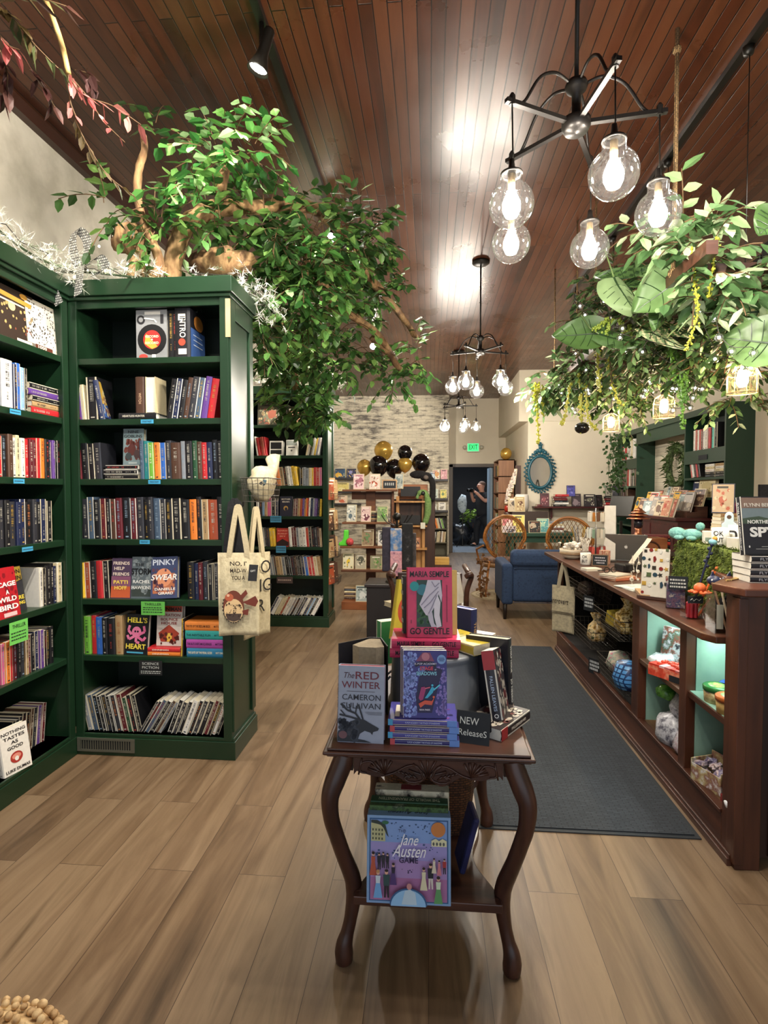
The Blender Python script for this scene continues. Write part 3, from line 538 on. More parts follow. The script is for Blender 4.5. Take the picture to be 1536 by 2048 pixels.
for (x, y, zi, l) in ((24, 820, 1, 'second'), (28, 958, 2, 'third'), (42, 1094, 3, 'fourth')):
    shelf_label(CL, uL(x-11), uL(x+11), ZS[zi]-.03, ZS[zi]-.008, '#3f9ac4', [('', .3, .5)], f'small blue tape label under the {l} shelf of the left wall bookcase', '#143448')
shelf_label(CL, uL(-2), uL(36), ZS[4]-.125, ZS[4]-.02, '#6fc45a', [('THRILLER', .24, .78), ('', .09, .5), ('', .09, .35), ('', .09, .2)], 'bright green handwritten card hung from the left wall bookcase', v=-.02)
shelf_label(C2, u2(542), u2(564), zz2(922), zz2(910), '#6fc04f', [('', .2, .7), ('', .15, .35)], 'green card under a shelf of the farther bookcase')
shelf_label(C2, u2(542), u2(564), zz2(1045), zz2(1032), '#3f86ac', [('', .2, .7), ('', .15, .35)], 'blue card under the fourth shelf of the farther bookcase', '#122a3a')
shelf_label(C2, u2(553), u2(573), zz2(1106), zz2(1092), '#3f86ac', [('', .2, .7), ('', .15, .35)], 'blue card under the fifth shelf of the farther bookcase', '#122a3a')
shelf_label(C2, u2(554), u2(586), zz2(1167), zz2(1154), '#4a3a38', [('', .3, .5)], 'dark chalk card under the sixth shelf of the farther bookcase', '#b09a90')
# floor vent in the plinth
v = thing('vent_grille', 'grey metal air vent set in the plinth of the tote-bag bookcase', 'vent', C1.w(u1(209)+.008, -.013, .022))
fr = M('#6f6f62', .45, .6); W, Hh = .33, .075
b = MB(); b.box(-W/2, W/2, -.006, 0, 0, .012).box(-W/2, W/2, -.006, 0, Hh-.012, Hh).box(-W/2, -W/2+.018, -.006, 0, .012, Hh-.012).box(W/2-.018, W/2, -.006, 0, .012, Hh-.012); b.build('frame', fr, v)
MB().box(-W/2+.015, W/2-.015, -.001, 0, .01, Hh-.01).build('dark_opening', M('#0d0d0c', .9), v)
b = MB()
for k in range(22): b.box(-W/2+.02+k*.0136, -W/2+.026+k*.0136, -.0045, -.001, .012, Hh-.012)
b.build('slats', fr, v)
# ---------- lamps ----------
BLACK = M('#15130f', .4, .3, var=.1); IRON = M('#1d1a18', .38, .6, var=.15)
GLOBE = glass_mat('clear_globe_glass', (.97, .985, 1), .1, .45, haze=.0022)
def bulb_mat(name, col, e):
    m, nt, b = base(name); nt.nodes.remove(b); em = nd(nt, 'ShaderNodeEmission', _Strength=e); em.inputs[0].default_value = (*col, 1); t = nd(nt, 'ShaderNodeBsdfTransparent'); a = nd(nt, 'ShaderNodeAddShader')
    nt.links.new(em.outputs[0], a.inputs[0]); nt.links.new(t.outputs[0], a.inputs[1]); nt.links.new(a.outputs[0], nt.nodes['Material Output'].inputs[0]); return m
BULB = bulb_mat('frosted_bulb', (1, .93, .82), 40); WARM = bulb_mat('warm_bulb', (1, .78, .5), 26)
def chandelier(Y, X, hz, a0, label, e, n=5):
    t = thing('chandelier', label, 'chandelier', (X, Y, hz), group='black globe chandeliers'); q = H-hz
    b = MB(); b.lathe([(.0, 0), (.085, 0), (.085, -.018), (.07, -.03), (.02, -.034), (.0, -.034)], (0, 0, q), 24)
    b.build('ceiling_canopy', IRON, t, True)
    MB().tube([(0, 0, .14), (0, 0, q-.02)], .008, 10).build('rod', IRON, t, True)
    b = MB(); b.lathe([(0, -.035), (.04, -.03), (.05, -.012), (.05, .012), (.03, .025), (.016, .03), (.016, .1), (.034, .115), (.04, .13), (.034, .145), (.01, .16), (0, .16)], n=24); b.build('hub', IRON, t, True)
    for k in range(n):
        a = a0+2*pi*k/n; d = V((cos(a), sin(a), 0)); p = V((-sin(a), cos(a), 0)); r = .29
        ar = MB(); ar.cbox(d*.155, (.29, .018, .014), (0, 0, a)); ar.lathe([(.011, -.01), (.011, .02), (.005, .03), (0, .03)], d*.275, 8); ar = ar.build('arm', IRON, t)
        MB().tube(curve([d*.02+V((0, 0, .13)), d*.09+V((0, 0, .15)), d*.16+V((0, 0, .115)), d*.215+V((0, 0, .03)), d*.235+V((0, 0, .008))]), .0055, 6).build('arch', IRON, ar, True)
        c = d*.275; dz = -.335+.004*((k*7) % 5-2)
        MB().tube([c, c+V((.004, .003, dz*.5)), c+V((0, 0, dz+.13))], .0028, 6).build('cable', BLACK, t, True)
        gz = c+V((0, 0, dz))
        g = MB(); R0 = .076; g.lathe([(1e-6, -R0)]+[(R0*sin(.18*j), -R0*cos(.18*j)) for j in range(1, 15)]+[(.036, .0665), (.036, .1)], gz, 28); g = g.build('globe', GLOBE, t, True)
        MB().lathe([(.0, .1), (.03, .1), (.037, .098), (.037, .105), (.02, .112), (.011, .125), (.008, .15), (0, .15)], gz, 18).build('collar', IRON, g, True)
        bb = MB(); bb.lathe([(0, -.045), (.02, -.04), (.03, -.018), (.03, .004), (.018, .034), (.012, .045), (0, .045)], gz, 14); bb.build('bulb', BULB, g, True)
        MB().lathe([(0, .045), (.0125, .045), (.0125, .1), (0, .1)], gz, 10).build('socket', M('#8a7450', .35, .8), g, True)
        lamp('POINT', 'bulb_light', gz, e, (1, .88, .72), g, shadow_soft_size=.03)
chandelier(2.06, .515, 2.765, R(352), 'nearest black five-armed chandelier with clear glass globes', LCH)
chandelier(5.5, .487, 2.83, R(20), 'middle black chandelier with clear glass globes above the aisle', LCH)
chandelier(8.9, .452, 2.83, R(0), 'farthest black chandelier with clear globes near the brick wall', LCH)
for k, (Y, nm) in enumerate(((2.96, 'nearest'), (3.9, 'middle'), (5.0, 'farthest'))):
    z = (2.03, 2.035, 2.065)[k]; t = thing('pendant_lamp', f'{nm} of three bell-shaped caged glass pendant lamps over the counter', 'pendant lamp', (1.58, Y, z), group='bell pendant lamps')
    MB().tube([(0, 0, .1), (.003, .002, .8), (0, 0, H-z-.02)], .0028, 6).build('cord', BLACK, t, True)
    MB().lathe([(0, .075), (.02, .075), (.022, .09), (.012, .11), (0, .115)], n=14).build('cap', IRON, t, True)
    g = MB(); g.lathe([(.068, -.075), (.07, .02), (.06, .055), (.035, .075), (.02, .078)], n=28); g.build('glass_shade', glass_mat('amber_bell_glass', (1, .97, .91), .1, .45, haze=.0025), t, True)
    g = MB(); g.tube([(.07*cos(.3*j), .07*sin(.3*j), -.075) for j in range(21)], .0022, 6, True); g.tube([(.0705*cos(.3*j), .0705*sin(.3*j), .02) for j in range(21)], .0012, 6, True)
    for j in range(8): a = pi*j/4; g.tube([(.0705*cos(a), .0705*sin(a), -.075), (.0715*cos(a), .0715*sin(a), .02), (.061*cos(a), .061*sin(a), .056), (.02*cos(a), .02*sin(a), .08)], .0011, 5)
    g.build('wire_cage', M('#d9c49a', .3, .8), t)
    MB().lathe([(0, -.045), (.016, -.042), (.027, -.02), (.027, 0), (.014, .04), (0, .045)], n=14).build('bulb', WARM, t, True)
    lamp('POINT', 'bulb_light', (0, 0, -.01), LPE, (1, .74, .42), t, shadow_soft_size=.03)
# ceiling tracks and spot heads
for X, y0, y1, l in ((-.8, .4, 9.5, 'long black lighting track on the ceiling over the left bookcases'), (1.575, .4, 6.5, 'long black lighting track on the ceiling over the counter')):
    t = thing('lighting_track', l, 'lighting track', (X, (y0+y1)/2, H)); MB().box(-.02, .02, (y0-y1)/2, (y1-y0)/2, -.035, 0).build('rail', BLACK, t)
    if X > 0:
        for Y in (2.96, 3.9, 5.0): MB().lathe([(0, -.075), (.022, -.07), (.03, -.035), (0, -.035)], (0, Y-(y0+y1)/2, 0), 12).build('cord_mount', BLACK, t, True)
def spot(X, Y, aim, e, label, col=(1, .92, .8), ang=70):
    c = V((X, Y, H-.19)); d = (V(aim)-c).normalized(); q = d.to_track_quat('-Z', 'Y')
    t = thing('track_spotlight', label, 'spotlight', c, group='ceiling track spotlights')
    MB().tube([(0, 0, .155), (0, 0, 0)], .012, 10).build('stem', BLACK, t, True)
    h = MB(); h.lathe([(0, .13), (.022, .13), (.026, .12), (.026, .02), (.03, .0), (.05, -.06), (.052, -.065), (.047, -.065), (.028, -.005), (0, -.002)], n=20); h = h.build('head', BLACK, t, True); h.rotation_euler = q.to_euler()
    MB().disc((0, 0, -.05), .044, 20, MX.Rotation(pi, 3, 'X')).build('lamp_face', M('#fff4e0', .3, var=0, emis=30), h)
    lamp('SPOT', 'spot_beam', c+d*.075, e, col, None, q.to_euler(), spot_size=R(ang), spot_blend=.6, shadow_soft_size=.04)
spot(-.8, 2.62, (-1.3, 2.62, 2.0), LSP, 'black track spotlight at top of view with its lamp facing down')
spot(-.8, 4.42, (-.75, 3.3, 2.2), LSP*.6, 'track spotlight shining through the tree leaves above the first bookcase')
spot(-.8, 7.75, (-.6, 5.2, 2.2), LSP*.6, 'farther track spotlight glowing beyond the tree branches')
spot(-.8, 1.7, (-2.38, 3.2, 3.0), LSP*.4, 'added track spotlight brightening the plaster wall above the left bookcase')  # unseen head added to light the left wall
spot(-.8, 1.5, (-1.75, 3.0, 1.9), LSP*.75, 'track spotlight above the camera aimed at the bookcase shelves')
spot(-.8, .7, (-1.9, 2.6, .9), LSP*.85, 'track spotlight behind the camera aimed at the lower shelves')
spot(-.8, 2.05, (-1.2, 3.1, 3.0), LSP*.8, 'added track spotlight brightening the green leaves of the tree')  # unseen head added to light the leaves
spot(-.8, 5.0, (-1.9, 6.0, 1.6), LSP*1.3, 'track spotlight aimed at the farther green bookcase')
spot(-.8, 9.2, (-1.3, 12.8, 2.3), LSP*1.6, 'track spotlight aimed at the whitewashed brick wall')
spot(1.575, 1.3, (1.6, 3.2, 2.5), LSP*.6, 'track spotlight aimed at the hanging greenery over the counter')
spot(1.575, 2.2, (1.5, 3.6, .9), LSP*.7, 'track spotlight aimed at the counter top')
spot(1.575, 6.2, (2.4, 9.5, 1.2), LSP*1.6, 'track spotlight aimed at the mirror wall')
# ---------- carved display table in the foreground ----------
DKW = wood('dark_carved_wood', '#2e1a15', '#553529', .34, 5, 'x'); DKWz = wood('dark_leg_wood', '#2e1a15', '#523226', .34, 5, 'z')
rnd.seed(5)
TX, TZ = -.005, .68
tb = thing('display_table', 'small dark carved table with cabriole legs holding new releases', 'table', (TX, 1.64, 0))
b = MB(); pr = [(.306, .0), (.312, .006), (.314, .013), (.308, .02), (.3, .024), (.297, .026)]
y0, y1 = -.03, .78
lo, hi = [], []
b.prism([(-.305, y0+.004), (.305, y0+.004), (.305, y1), (-.305, y1)], .652, .66).prism([(-.315, y0-.006), (.315, y0-.006), (.315, y1+.01), (-.315, y1+.01)], .66, .671).prism([(-.303, y0+.002), (.303, y0+.002), (.303, y1), (-.303, y1)], .671, .68)
b.build('table_top', DKW, tb, bevel=.004, seg=3)
def scallop(w, z0):
    pts = [(-w, .655), (-w, .588)]; n = 48
    for k in range(n+1):
        s = -1+2*k/n; a = abs(s)
        d = .012*(1-a)**.5 if 0 else 0
        z = z0-.03*math.exp(-((a-.2)/.17)**2)-.008*cos(a*9)*(a > .45)
        if a < .02: z += .012
        pts.append((s*w*.96, z))
    return pts+[(w, .588), (w, .655)]
ap = MB().prism(scallop(.225, .592), .0, .02, 'y').build('front_apron', DKW, tb)
cv = MB()
for sx in (-1, 1):
    def sp(u, w): return V((sx*u, -.002, .57+w))
    cv.tube([sp(.052+.05*(1-.11*k)*cos(.62*k+2.4), .018+.026*(1-.11*k)*sin(.62*k+2.4)) for k in range(12)], [.0035]*12, 6)
    cv.tube(curve([sp(.01, .01), sp(.03, .05), sp(.06, .052), sp(.1, .03), sp(.13, .02)], 5), .0035, 6)
    for k in range(5): cv.tube([sp(.03+.012*k, .012+.004*k), sp(.045+.012*k, .024+.003*k)], [.002, .004], 5)
    for k in range(6): a = .35+.32*k; cv.tube([sp(.13, .024), sp(.13+.055*cos(a), .024+.045*sin(a))], [.0015, .005], 5)
    cv.tube(curve([sp(.15, .03), sp(.17, .06), sp(.2, .055), sp(.205, .03), sp(.185, .025)], 5), .003, 6)
    cv.tube([sp(.2, .07), sp(.21, .02)], .003, 5)
for k in range(7): a = pi*(.1+.8*k/6); cv.tube([V((0, -.002, .592)), V((.06*cos(a), -.002, .592+.055*sin(a)))], [.0015, .0045], 5)
cv.build('carving', DKW, ap, True)
MB().prism(scallop(.225, .592), .72, .74, 'y').build('rear_apron', DKW, tb)
for sx in (-1, 1): MB().prism([(.02, .655), (.02, .59), (.15, .585), (.3, .6), (.45, .585), (.6, .6), (.72, .59), (.72, .655)], sx*.24-.01, sx*.24+.01, 'x').build('side_apron', DKW, tb)
prof = [(.252, .655, .0235), (.262, .62, .0265), (.28, .575, .026), (.293, .53, .0225), (.29, .47, .0205), (.276, .41, .0195), (.257, .34, .0195), (.234, .265, .0215), (.228, .225, .0215), (.229, .185, .0195), (.237, .13, .0165), (.246, .09, .017), (.254, .06, .021), (.256, .03, .024), (.255, .0, .022)]
for sx in (-1, 1):
    for yy, sy in ((0, -1), (.735, 1)):
        c = curve([(sx*x, yy-.0+sy*(x-.25)*.75, z) for x, z, r in prof], 4); rr = []
        for k in range(len(prof)-1): rr += [lerp(prof[k][2], prof[k+1][2], j/4)*1.2 for j in range(4)]
        rr += [prof[-1][2]]
        MB().tube(c, rr, 12, flat=1.0).build('leg', DKWz, tb, True)
out = []
for k in range(41):
    t = k/40; y = -.035+.78*t
    out.append((.17+.028*cos(2*pi*t*2)+.025*(abs(t-.5)*2)**3+.012*sin(9*t), y))
sh = [(-x, y) for x, y in out]+[(x, y) for x, y in out[::-1]]
MB().prism(sh, .205, .232).build('lower_shelf', DKW, tb, bevel=.003)
b = MB()
for sx in (-1, 1): b.tube(curve([(sx*.215, -.01, .222), (sx*.195, -.005, .22), (sx*.17, .01, .218)], 3), .012, 8).tube([(sx*.215, .745, .222), (sx*.17, .72, .218)], .012, 8)
b.build('shelf_bracket', DKW, tb)
g = 'new releases on the carved table'
def tbook(*a, **k): return book(*a, group=g, **k)
# red winter
tbook(.03, .232, .147, '#9aa3b8', (-.213, 1.655, TZ), 'face', rz=R(-2), tilt=R(7), label='pale grey-blue book with antlered wolf cover, front left of carved table', page=M('#c75a58', .7, var=.06), mark=False, spine=[('RED WINTER', .5, .5, .5, '#6a1f2c')],
 art=[('t', 'The', .23, .87, .22, .11, '#4a2530', .0, .3), ('t', 'RED', .63, .87, .5, .14, '#6e2232', .006), ('t', 'WINTER', .5, .745, .82, .125, '#6e2232', .004), ('l', [(.2, .665), (.8, .665)], .0008, '#55505e'), ('t', 'CAMERON', .52, .585, .82, .105, '#2b2d38', .003), ('t', 'SULLIVAN', .52, .475, .82, .105, '#2b2d38', .003),
 ('p', [(.02, .01), (.02, .12), (.12, .2), (.22, .25), (.4, .3), (.56, .31), (.68, .27), (.9, .2), (.88, .17), (.78, .15), (.76, .11), (.72, .14), (.6, .16), (.5, .12), (.46, .05), (.6, .04), (.75, .01)], '#1b202b'), ('s', .05, .05, .45, .28, 30, .011, '#2c3342'), ('l', [(.5, .3), (.4, .38), (.22, .42), (.08, .5)], .003, '#1b202b'), ('l', [(.4, .38), (.42, .48)], .002, '#1b202b'), ('l', [(.3, .4), (.26, .5)], .002, '#1b202b'), ('l', [(.5, .3), (.3, .33), (.06, .36)], .0028, '#1b202b'), ('l', [(.56, .31), (.5, .42), (.46, .5)], .0025, '#1b202b'), ('l', [(.2, .34), (.08, .42)], .0018, '#1b202b'), ('d', .14, .1, .09, .05, '#6d4a52'), ('r', .6, .4, .96, .405, '#666e80'), ('r', .62, .385, .96, .39, '#666e80'), ('r', .66, .37, .96, .375, '#666e80')])
# open dark book behind it
o = tag(thing('open_book', 'dark book standing open with splayed cover behind the grey-blue book', 'book', (-.2, 1.9, TZ), R(-8), g), None)
b = MB(); b.prism([(-.118, -.02), (-.035, .082), (-.03, .087), (.012, .09), (.06, -.015), (.057, -.018), (.01, .086), (-.03, .083), (-.114, -.02)], 0, .24); b.build('cover', M('#15151c', .5), o)
MB().prism([(-.068, -.012), (-.032, .078), (-.02, .083), (.008, .084), (.045, -.012), (.02, -.03), (-.04, -.032)], .004, .236).build('page_block', M('#9a8c74', .8, var=.35, scale=90), o)
# stack of four and face-out copies
for k, (c, n2) in enumerate((('#33306e', 'bottom'), ('#4b4a96', 'second up'), ('#3a3478', 'third up'), ('#4f4c9c', 'top'))):
    _b = tbook(.0185, .21, .143, c, (-.018+(.004, -.003, .003, -.003)[k], 1.652+.003*k, TZ+.0188*k), 'flat', label=f'blue-purple paperback lying flat, {n2} of four under the glittering book', hard=False, spine=[('K-POP ACADEMY THE STAGE OF SHADOWS', .5, .5, .4, '#b9c4ea')], art=mottle(['#7a3f86', '#c86a5a', '#2a2a5c', '#8fb4e0'], 22, .012))
    q = MB(); q.box(0, .0187, -.0007, .0005, .196, .2105); q.m = 1; q.box(0, .0187, -.0007, .0005, 0, .03); q.build('spine_band', [M(('#c2505a', '#4aa0d0')[k % 2], .5), M('#6a92da', .5)], _b)
KP = [('r', .02, .02, .98, .98, '#3c3a86'), ('s', .03, .03, .3, .95, 150, .006, '#8fa2e8'), ('s', .75, .05, .97, .75, 90, .005, '#8a7ac8'), ('s', .3, .5, .7, .75, 40, .006, '#7f9ad8'), ('p', [(.34, .08), (.66, .08), (.9, .72), (.62, .78), (.38, .62), (.3, .3)], '#211d4c'), ('p', [(.3, .84), (.45, .97), (.62, .97), (.72, .84)], '#8a4668'), ('d', .52, .91, .09, .06, '#c07a8a'), ('d', .88, .87, .1, .07, '#7fa8dc'), ('l', [(.82, .89), (.94, .89)], .001, '#2a3f78'), ('l', [(.81, .87), (.95, .87)], .001, '#2a3f78'), ('l', [(.83, .85), (.93, .85)], .001, '#2a3f78'),
 ('l', [(.28, .78), (.42, .815), (.62, .815), (.76, .78)], .0055, '#15132c'), ('t', 'K-POP ACADEMY', .52, .803, .5, .04, '#d8d4ee', .01), ('t', 'STAGE', .54, .735, .3, .075, '#d84a68', .03), ('t', 'of', .74, .72, .04, .03, '#e0dcf0'), ('t', 'SHADOWS', .54, .66, .46, .075, '#8fd0e8', .025),
 ('p', [(.36, .3), (.42, .46), (.5, .47), (.52, .42), (.46, .28), (.4, .26)], '#a83a74'), ('l', [(.5, .44), (.62, .46)], .002, '#d0607a'), ('p', [(.5, .3), (.6, .4), (.66, .47), (.72, .45), (.68, .38), (.56, .3)], '#3fb4dc'), ('d', .67, .49, .025, .017, '#4ac0e4'), ('l', [(.7, .42), (.84, .5)], .002, '#5fd0ee'), ('p', [(.36, .22), (.5, .27), (.66, .26), (.72, .32), (.66, .2), (.5, .21), (.4, .16)], '#dc5a44'), ('d', .7, .32, .025, .017, '#e86a4c'), ('t', 'RIVA PARK', .5, .13, .24, .035, '#e4e0f4', .02)]
for k in (2, 1, 0):
    tbook(.018, .205, .136, '#3a3684', (-.014-.005*k, 1.672+.019*k, TZ+.077), 'face', rz=R(3), tilt=R(6), label=('glittering blue-purple face-out book with dancing figures on carved table', 'blue-purple copy directly behind the glittering face-out book', 'blue-purple copy second behind the glittering face-out book')[k], hard=False, mark=False, art=KP if k == 0 else None)
# galvanised tub and what stands on it
ZT = TZ+.205; tub = thing('metal_tub', 'upturned grey galvanised metal tub in the middle of the carved table', 'tub', (.02, 2.01, TZ))
b = MB(); b.lathe([(0, .203), (.15, .203), (.158, .2), (.16, .19), (.157, .182), (.158, .172), (.165, .02), (.172, .012), (.172, .0), (.166, 0), (.15, .19), (0, .196)], n=40); b.build('tub_body', M('#8d9299', .4, .35, var=.2, scale=14), tub, True)
b = MB()
for sx in (-1, 1): b.tube(curve([(sx*.162, -.03, .1), (sx*.178, -.03, .085), (sx*.178, .03, .085), (sx*.162, .03, .1)], 4), .004, 6)
b.build('handle', M('#70757c', .4, .8), tub, True)
PK = '#c9355f'
for k in range(2):
    tbook(.032, .235, .155, PK, (-.018+.006*k, 1.865-.004*k, ZT+.0325*k), 'flat', rz=R(3-2*k), label=f'hot pink hardback lying flat on the metal tub, {("lower", "upper")[k]} of two', mark=False, spine=[('MARIA SEMPLE', .72, .4, .7, '#1d1016'), ('GO GENTLE', .24, .34, .7, '#1d1016')], art=[('r', .1, .2, .9, .8, '#7d2040')])
tbook(.034, .24, .158, PK, (.0, 1.885, ZT+.066), 'face', rz=R(4), tilt=R(7), label='hot pink face-out book with draped statue cover standing on the tub', page=PAGEW, mark=False,
 art=[('t', 'MARIA SEMPLE', .5, .9, .86, .115, '#150d14', .018), ('t', 'GO GENTLE', .5, .085, .86, .125, '#150d14', .018), ('r', .22, .15, .78, .82, '#1e3a33'), ('s', .24, .2, .5, .5, 40, .008, '#2f5a30'), ('d', .35, .68, .13, .08, '#2f7484'), ('p', [(.46, .82), (.74, .82), (.78, .6), (.76, .5), (.7, .62), (.66, .5), (.5, .3), (.42, .32), (.28, .47), (.4, .66)], '#c7c1cf'), ('p', [(.6, .56), (.68, .6), (.74, .5), (.72, .32), (.76, .16), (.66, .14), (.6, .3)], '#d5d0da'), ('p', [(.46, .34), (.56, .36), (.6, .2), (.66, .15), (.54, .15), (.48, .25)], '#bdb7c6'), ('l', [(.7, .72), (.5, .6), (.32, .46)], .0015, '#857e92'), ('l', [(.7, .66), (.52, .5), (.38, .42)], .0015, '#857e92'), ('l', [(.72, .78), (.62, .72), (.55, .8)], .0015, '#857e92'), ('l', [(.66, .6), (.56, .44), (.48, .34)], .0015, '#857e92'), ('d', .17, .73, .1, .07, '#1f8f92'), ('l', [(.88, .75), (.88, .22)], .0012, '#5e1a38'), ('l', [(.1, .25), (.1, .2)], .0012, '#5e1a38')])
tbook(.034, .235, .15, '#3a3a36', (-.02, 1.95, ZT+.033), 'face', rz=R(12), tilt=R(3), label='black and white patterned book showing its striped spine behind the pink one', mark=False, band=[(.1, .16, '#a8a89c'), (.3, .36, '#a8a89c'), (.5, .54, '#a8a89c'), (.72, .78, '#a8a89c'), (.88, .97, '#a8a89c')])
tbook(.03, .225, .15, '#c9a85a', (.022, 1.925, ZT+.066), 'face', rz=R(4), tilt=R(5), label='tan book edge showing right of the pink statue book', mark=False, art=None)
tbook(.03, .225, .155, '#d9c23c', (-.075, 2.07, ZT+.001), 'face', rz=R(28), tilt=R(9), roll=R(12), label='yellow book with red oval on its cover behind the tub books', mark=False, art=[('r', .02, .02, .98, .98, '#d0bb40'), ('d', .3, .5, .22, .24, '#c4523a'), ('t', 'THE', .3, .9, .3, .07, '#5a5420', .02), ('t', 'MOST', .3, .14, .3, .07, '#5a5420', .02)])
tbook(.045, .17, .12, '#3f8f5a', (-.14, 2.17, TZ+.09), 'up', rz=R(30), label='green-sided thick paperback behind the open dark book', hard=False, mark=False, page=PAGEW)
tbook(.036, .2, .125, '#c4b03c', (.085, 1.97, ZT+.001), 'flat', rz=R(-50), label='yellow book lying flat on the right side of the tub', hard=False, mark=False, page=PAGE, art=[('l', [(.2, .8), (.5, .8)], .003, '#8a7a2a'), ('l', [(.2, .7), (.7, .7)], .003, '#8a7a2a'), ('l', [(.2, .6), (.6, .6)], .003, '#8a7a2a')])
tbook(.04, .21, .14, '#262a58', (.165, 2.16, TZ+.1), 'spine', rz=R(50), tilt=R(0), label='navy book with pale top edge leaning behind the tub', spine=[('THE LAST', .5, .5, .5, '#c9a06a')], page=M('#8a92c8', .7))
tbook(.02, .2, .14, 'w', (.13, 2.33, TZ+.14), 'flat', rz=R(-30), label='white paperback with black floral cover at the back right of the table', hard=False, art=mottle(['#2a2a2a'], 20, .014))
# right hand group
tbook(.036, .21, .137, '#2a2226', (.281, 1.783, TZ), 'flat', rz=R(56), label='dark and cream paperback lying flat at an angle, front right corner', hard=False, page=PAGEW, mark=False, spine=[('DARK', .42, .2, .3, '#d0c8bc'), ('FALLEN LEAVES', .42, .5, .34, '#d0c8bc')], band=[(.8, .99, '#a52a30')], art=[('s', .1, .1, .9, .9, 34, .012, '#b8b0a2'), ('s', .1, .1, .9, .9, 16, .014, '#5a2a2c'), ('t', 'FALLEN', .5, .8, .7, .1, '#e0d8cc')])
tbook(.04, .218, .137, '#231f2a', (.197, 1.765, TZ+.037), 'spine', rz=R(-17), tilt=R(10), roll=R(-11), label='upright book with red and black spine leaning above the flat one', hard=False, page=PAGEW, mark=False, band=[(.72, .995, '#a83038')], spine=[('FALLEN LEAVES', .38, .5, .36, '#aec0dc'), ('O', .06, .06, .5, '#eee')], art=[('s', .05, .05, .95, .95, 40, .012, '#b8b2aa'), ('s', .05, .05, .95, .95, 20, .012, '#5a2026')])
tbook(.036, .262, .16, '#1b1d26', (.28, 1.91, TZ+.0), 'spine', rz=R(62), tilt=R(2), label='black thriller hardback standing behind the red and black spine', page=PAGE, mark=False, spine=[('WOLF HOUR', .72, .36, .5, '#d8d8d4'), ('JO NESBO', .3, .32, .5, '#d8d8d4')])
sg = thing('tent_sign', 'small black chalk tent sign reading new releases on the table edge', 'sign', (.13, 1.675, TZ), R(-14))
CHK = M('#1a1f26', .75, var=.15)
b = MB(); b.prism([(0, 0), (.003, 0), (.033, .088), (.066, 0), (.063, 0), (.033, .084)][:3]+[(.03, .088)], -.052, .052, 'x'); b.prism([(.063, 0), (.066, 0), (.034, .088), (.031, .088)], -.052, .052, 'x'); b.build('sign_board', CHK, sg)
q = MX(((1, 0, 0), (0, sin(R(19)), -cos(R(19))), (0, cos(R(19)), sin(R(19))))).to_euler()
text('NEW', .03, (-.012, .0185, .062), q, M('#cfd3d0', .8, var=0), sg, width=.058, name='chalk_writing'); text('ReleaseS', .026, (.0, .0075, .03), q, M('#cfd3d0', .8, var=0), sg, width=.086, name='chalk_writing')
# lower shelf: game boxes and basket
LZ = .232
gb = thing('board_game', 'blue and lilac board game box with painted dancers on the lower shelf', 'board game', (-.06, 1.585, LZ), R(1), 'boxed games under the table'); gb.rotation_euler = (R(-7), 0, R(1))
S = .25; MB().box(-S/2, S/2, 0, .05, 0, S).build('box_lid', M('#7fa3cf', .45, var=.06), gb, bevel=.002)
lay = [[], []]
def fl(parent, name, items, S_, y0=-.0006):
    mats, gr = [], {}
    for k, it in enumerate(items):
        y = y0-.00025*k; mb = gr.setdefault(it[-1], MB())
        Pp = lambda u, w: ((u-.5)*S_, y, w*S_)
        if it[0] == 'r': mb.poly([Pp(it[1], it[2]), Pp(it[3], it[2]), Pp(it[3], it[4]), Pp(it[1], it[4])])
        elif it[0] == 'd': mb.poly([Pp(it[1]+it[3]*cos(.2618*j), it[2]+it[4]*sin(.2618*j)) for j in range(24)])
        elif it[0] == 'p': mb.poly([Pp(*q_) for q_ in it[1]])
        elif it[0] == 's':
            for j in range(it[5]):
                u, w, an = rnd.uniform(it[1], it[3]), rnd.uniform(it[2], it[4]), rnd.uniform(0, 6.3); r = it[6]*rnd.uniform(.5, 1.3)
                mb.poly([Pp(u+r*cos(an+v_), w+r*.7*sin(an+v_)) for v_ in (0, 1.5, 3, 4.5)])
    big = MB(); ms = []
    for j, (c, m_) in enumerate(gr.items()): big.m = j; big.add(m_.v, m_.f); ms.append(M(c, .5, var=.06))
    return big.build(name, ms, parent)
def lady(x, y, h, dress, hair='#2a1a18', top=None): return [('p', [(x-.16*h, y), (x+.16*h, y), (x+.07*h, y+.55*h), (x-.07*h, y+.55*h)], dress), ('p', [(x-.07*h, y+.5*h), (x+.07*h, y+.5*h), (x+.09*h, y+.76*h), (x-.09*h, y+.76*h)], top or dress), ('d', x, y+.86*h, .06*h, .08*h, '#d9ab94'), ('d', x, y+.91*h, .065*h, .06*h, hair)]
def gent(x, y, h, coat, legs='#1f1d26'): return [('p', [(x-.08*h, y), (x-.02*h, y), (x, y+.4*h), (x+.04*h, y), (x+.1*h, y), (x+.09*h, y+.5*h), (x-.08*h, y+.5*h)], legs), ('p', [(x-.1*h, y+.4*h), (x+.1*h, y+.4*h), (x+.12*h, y+.78*h), (x-.12*h, y+.78*h)], coat), ('d', x, y+.86*h, .06*h, .08*h, '#d9ab94'), ('d', x, y+.92*h, .065*h, .05*h, '#241814')]
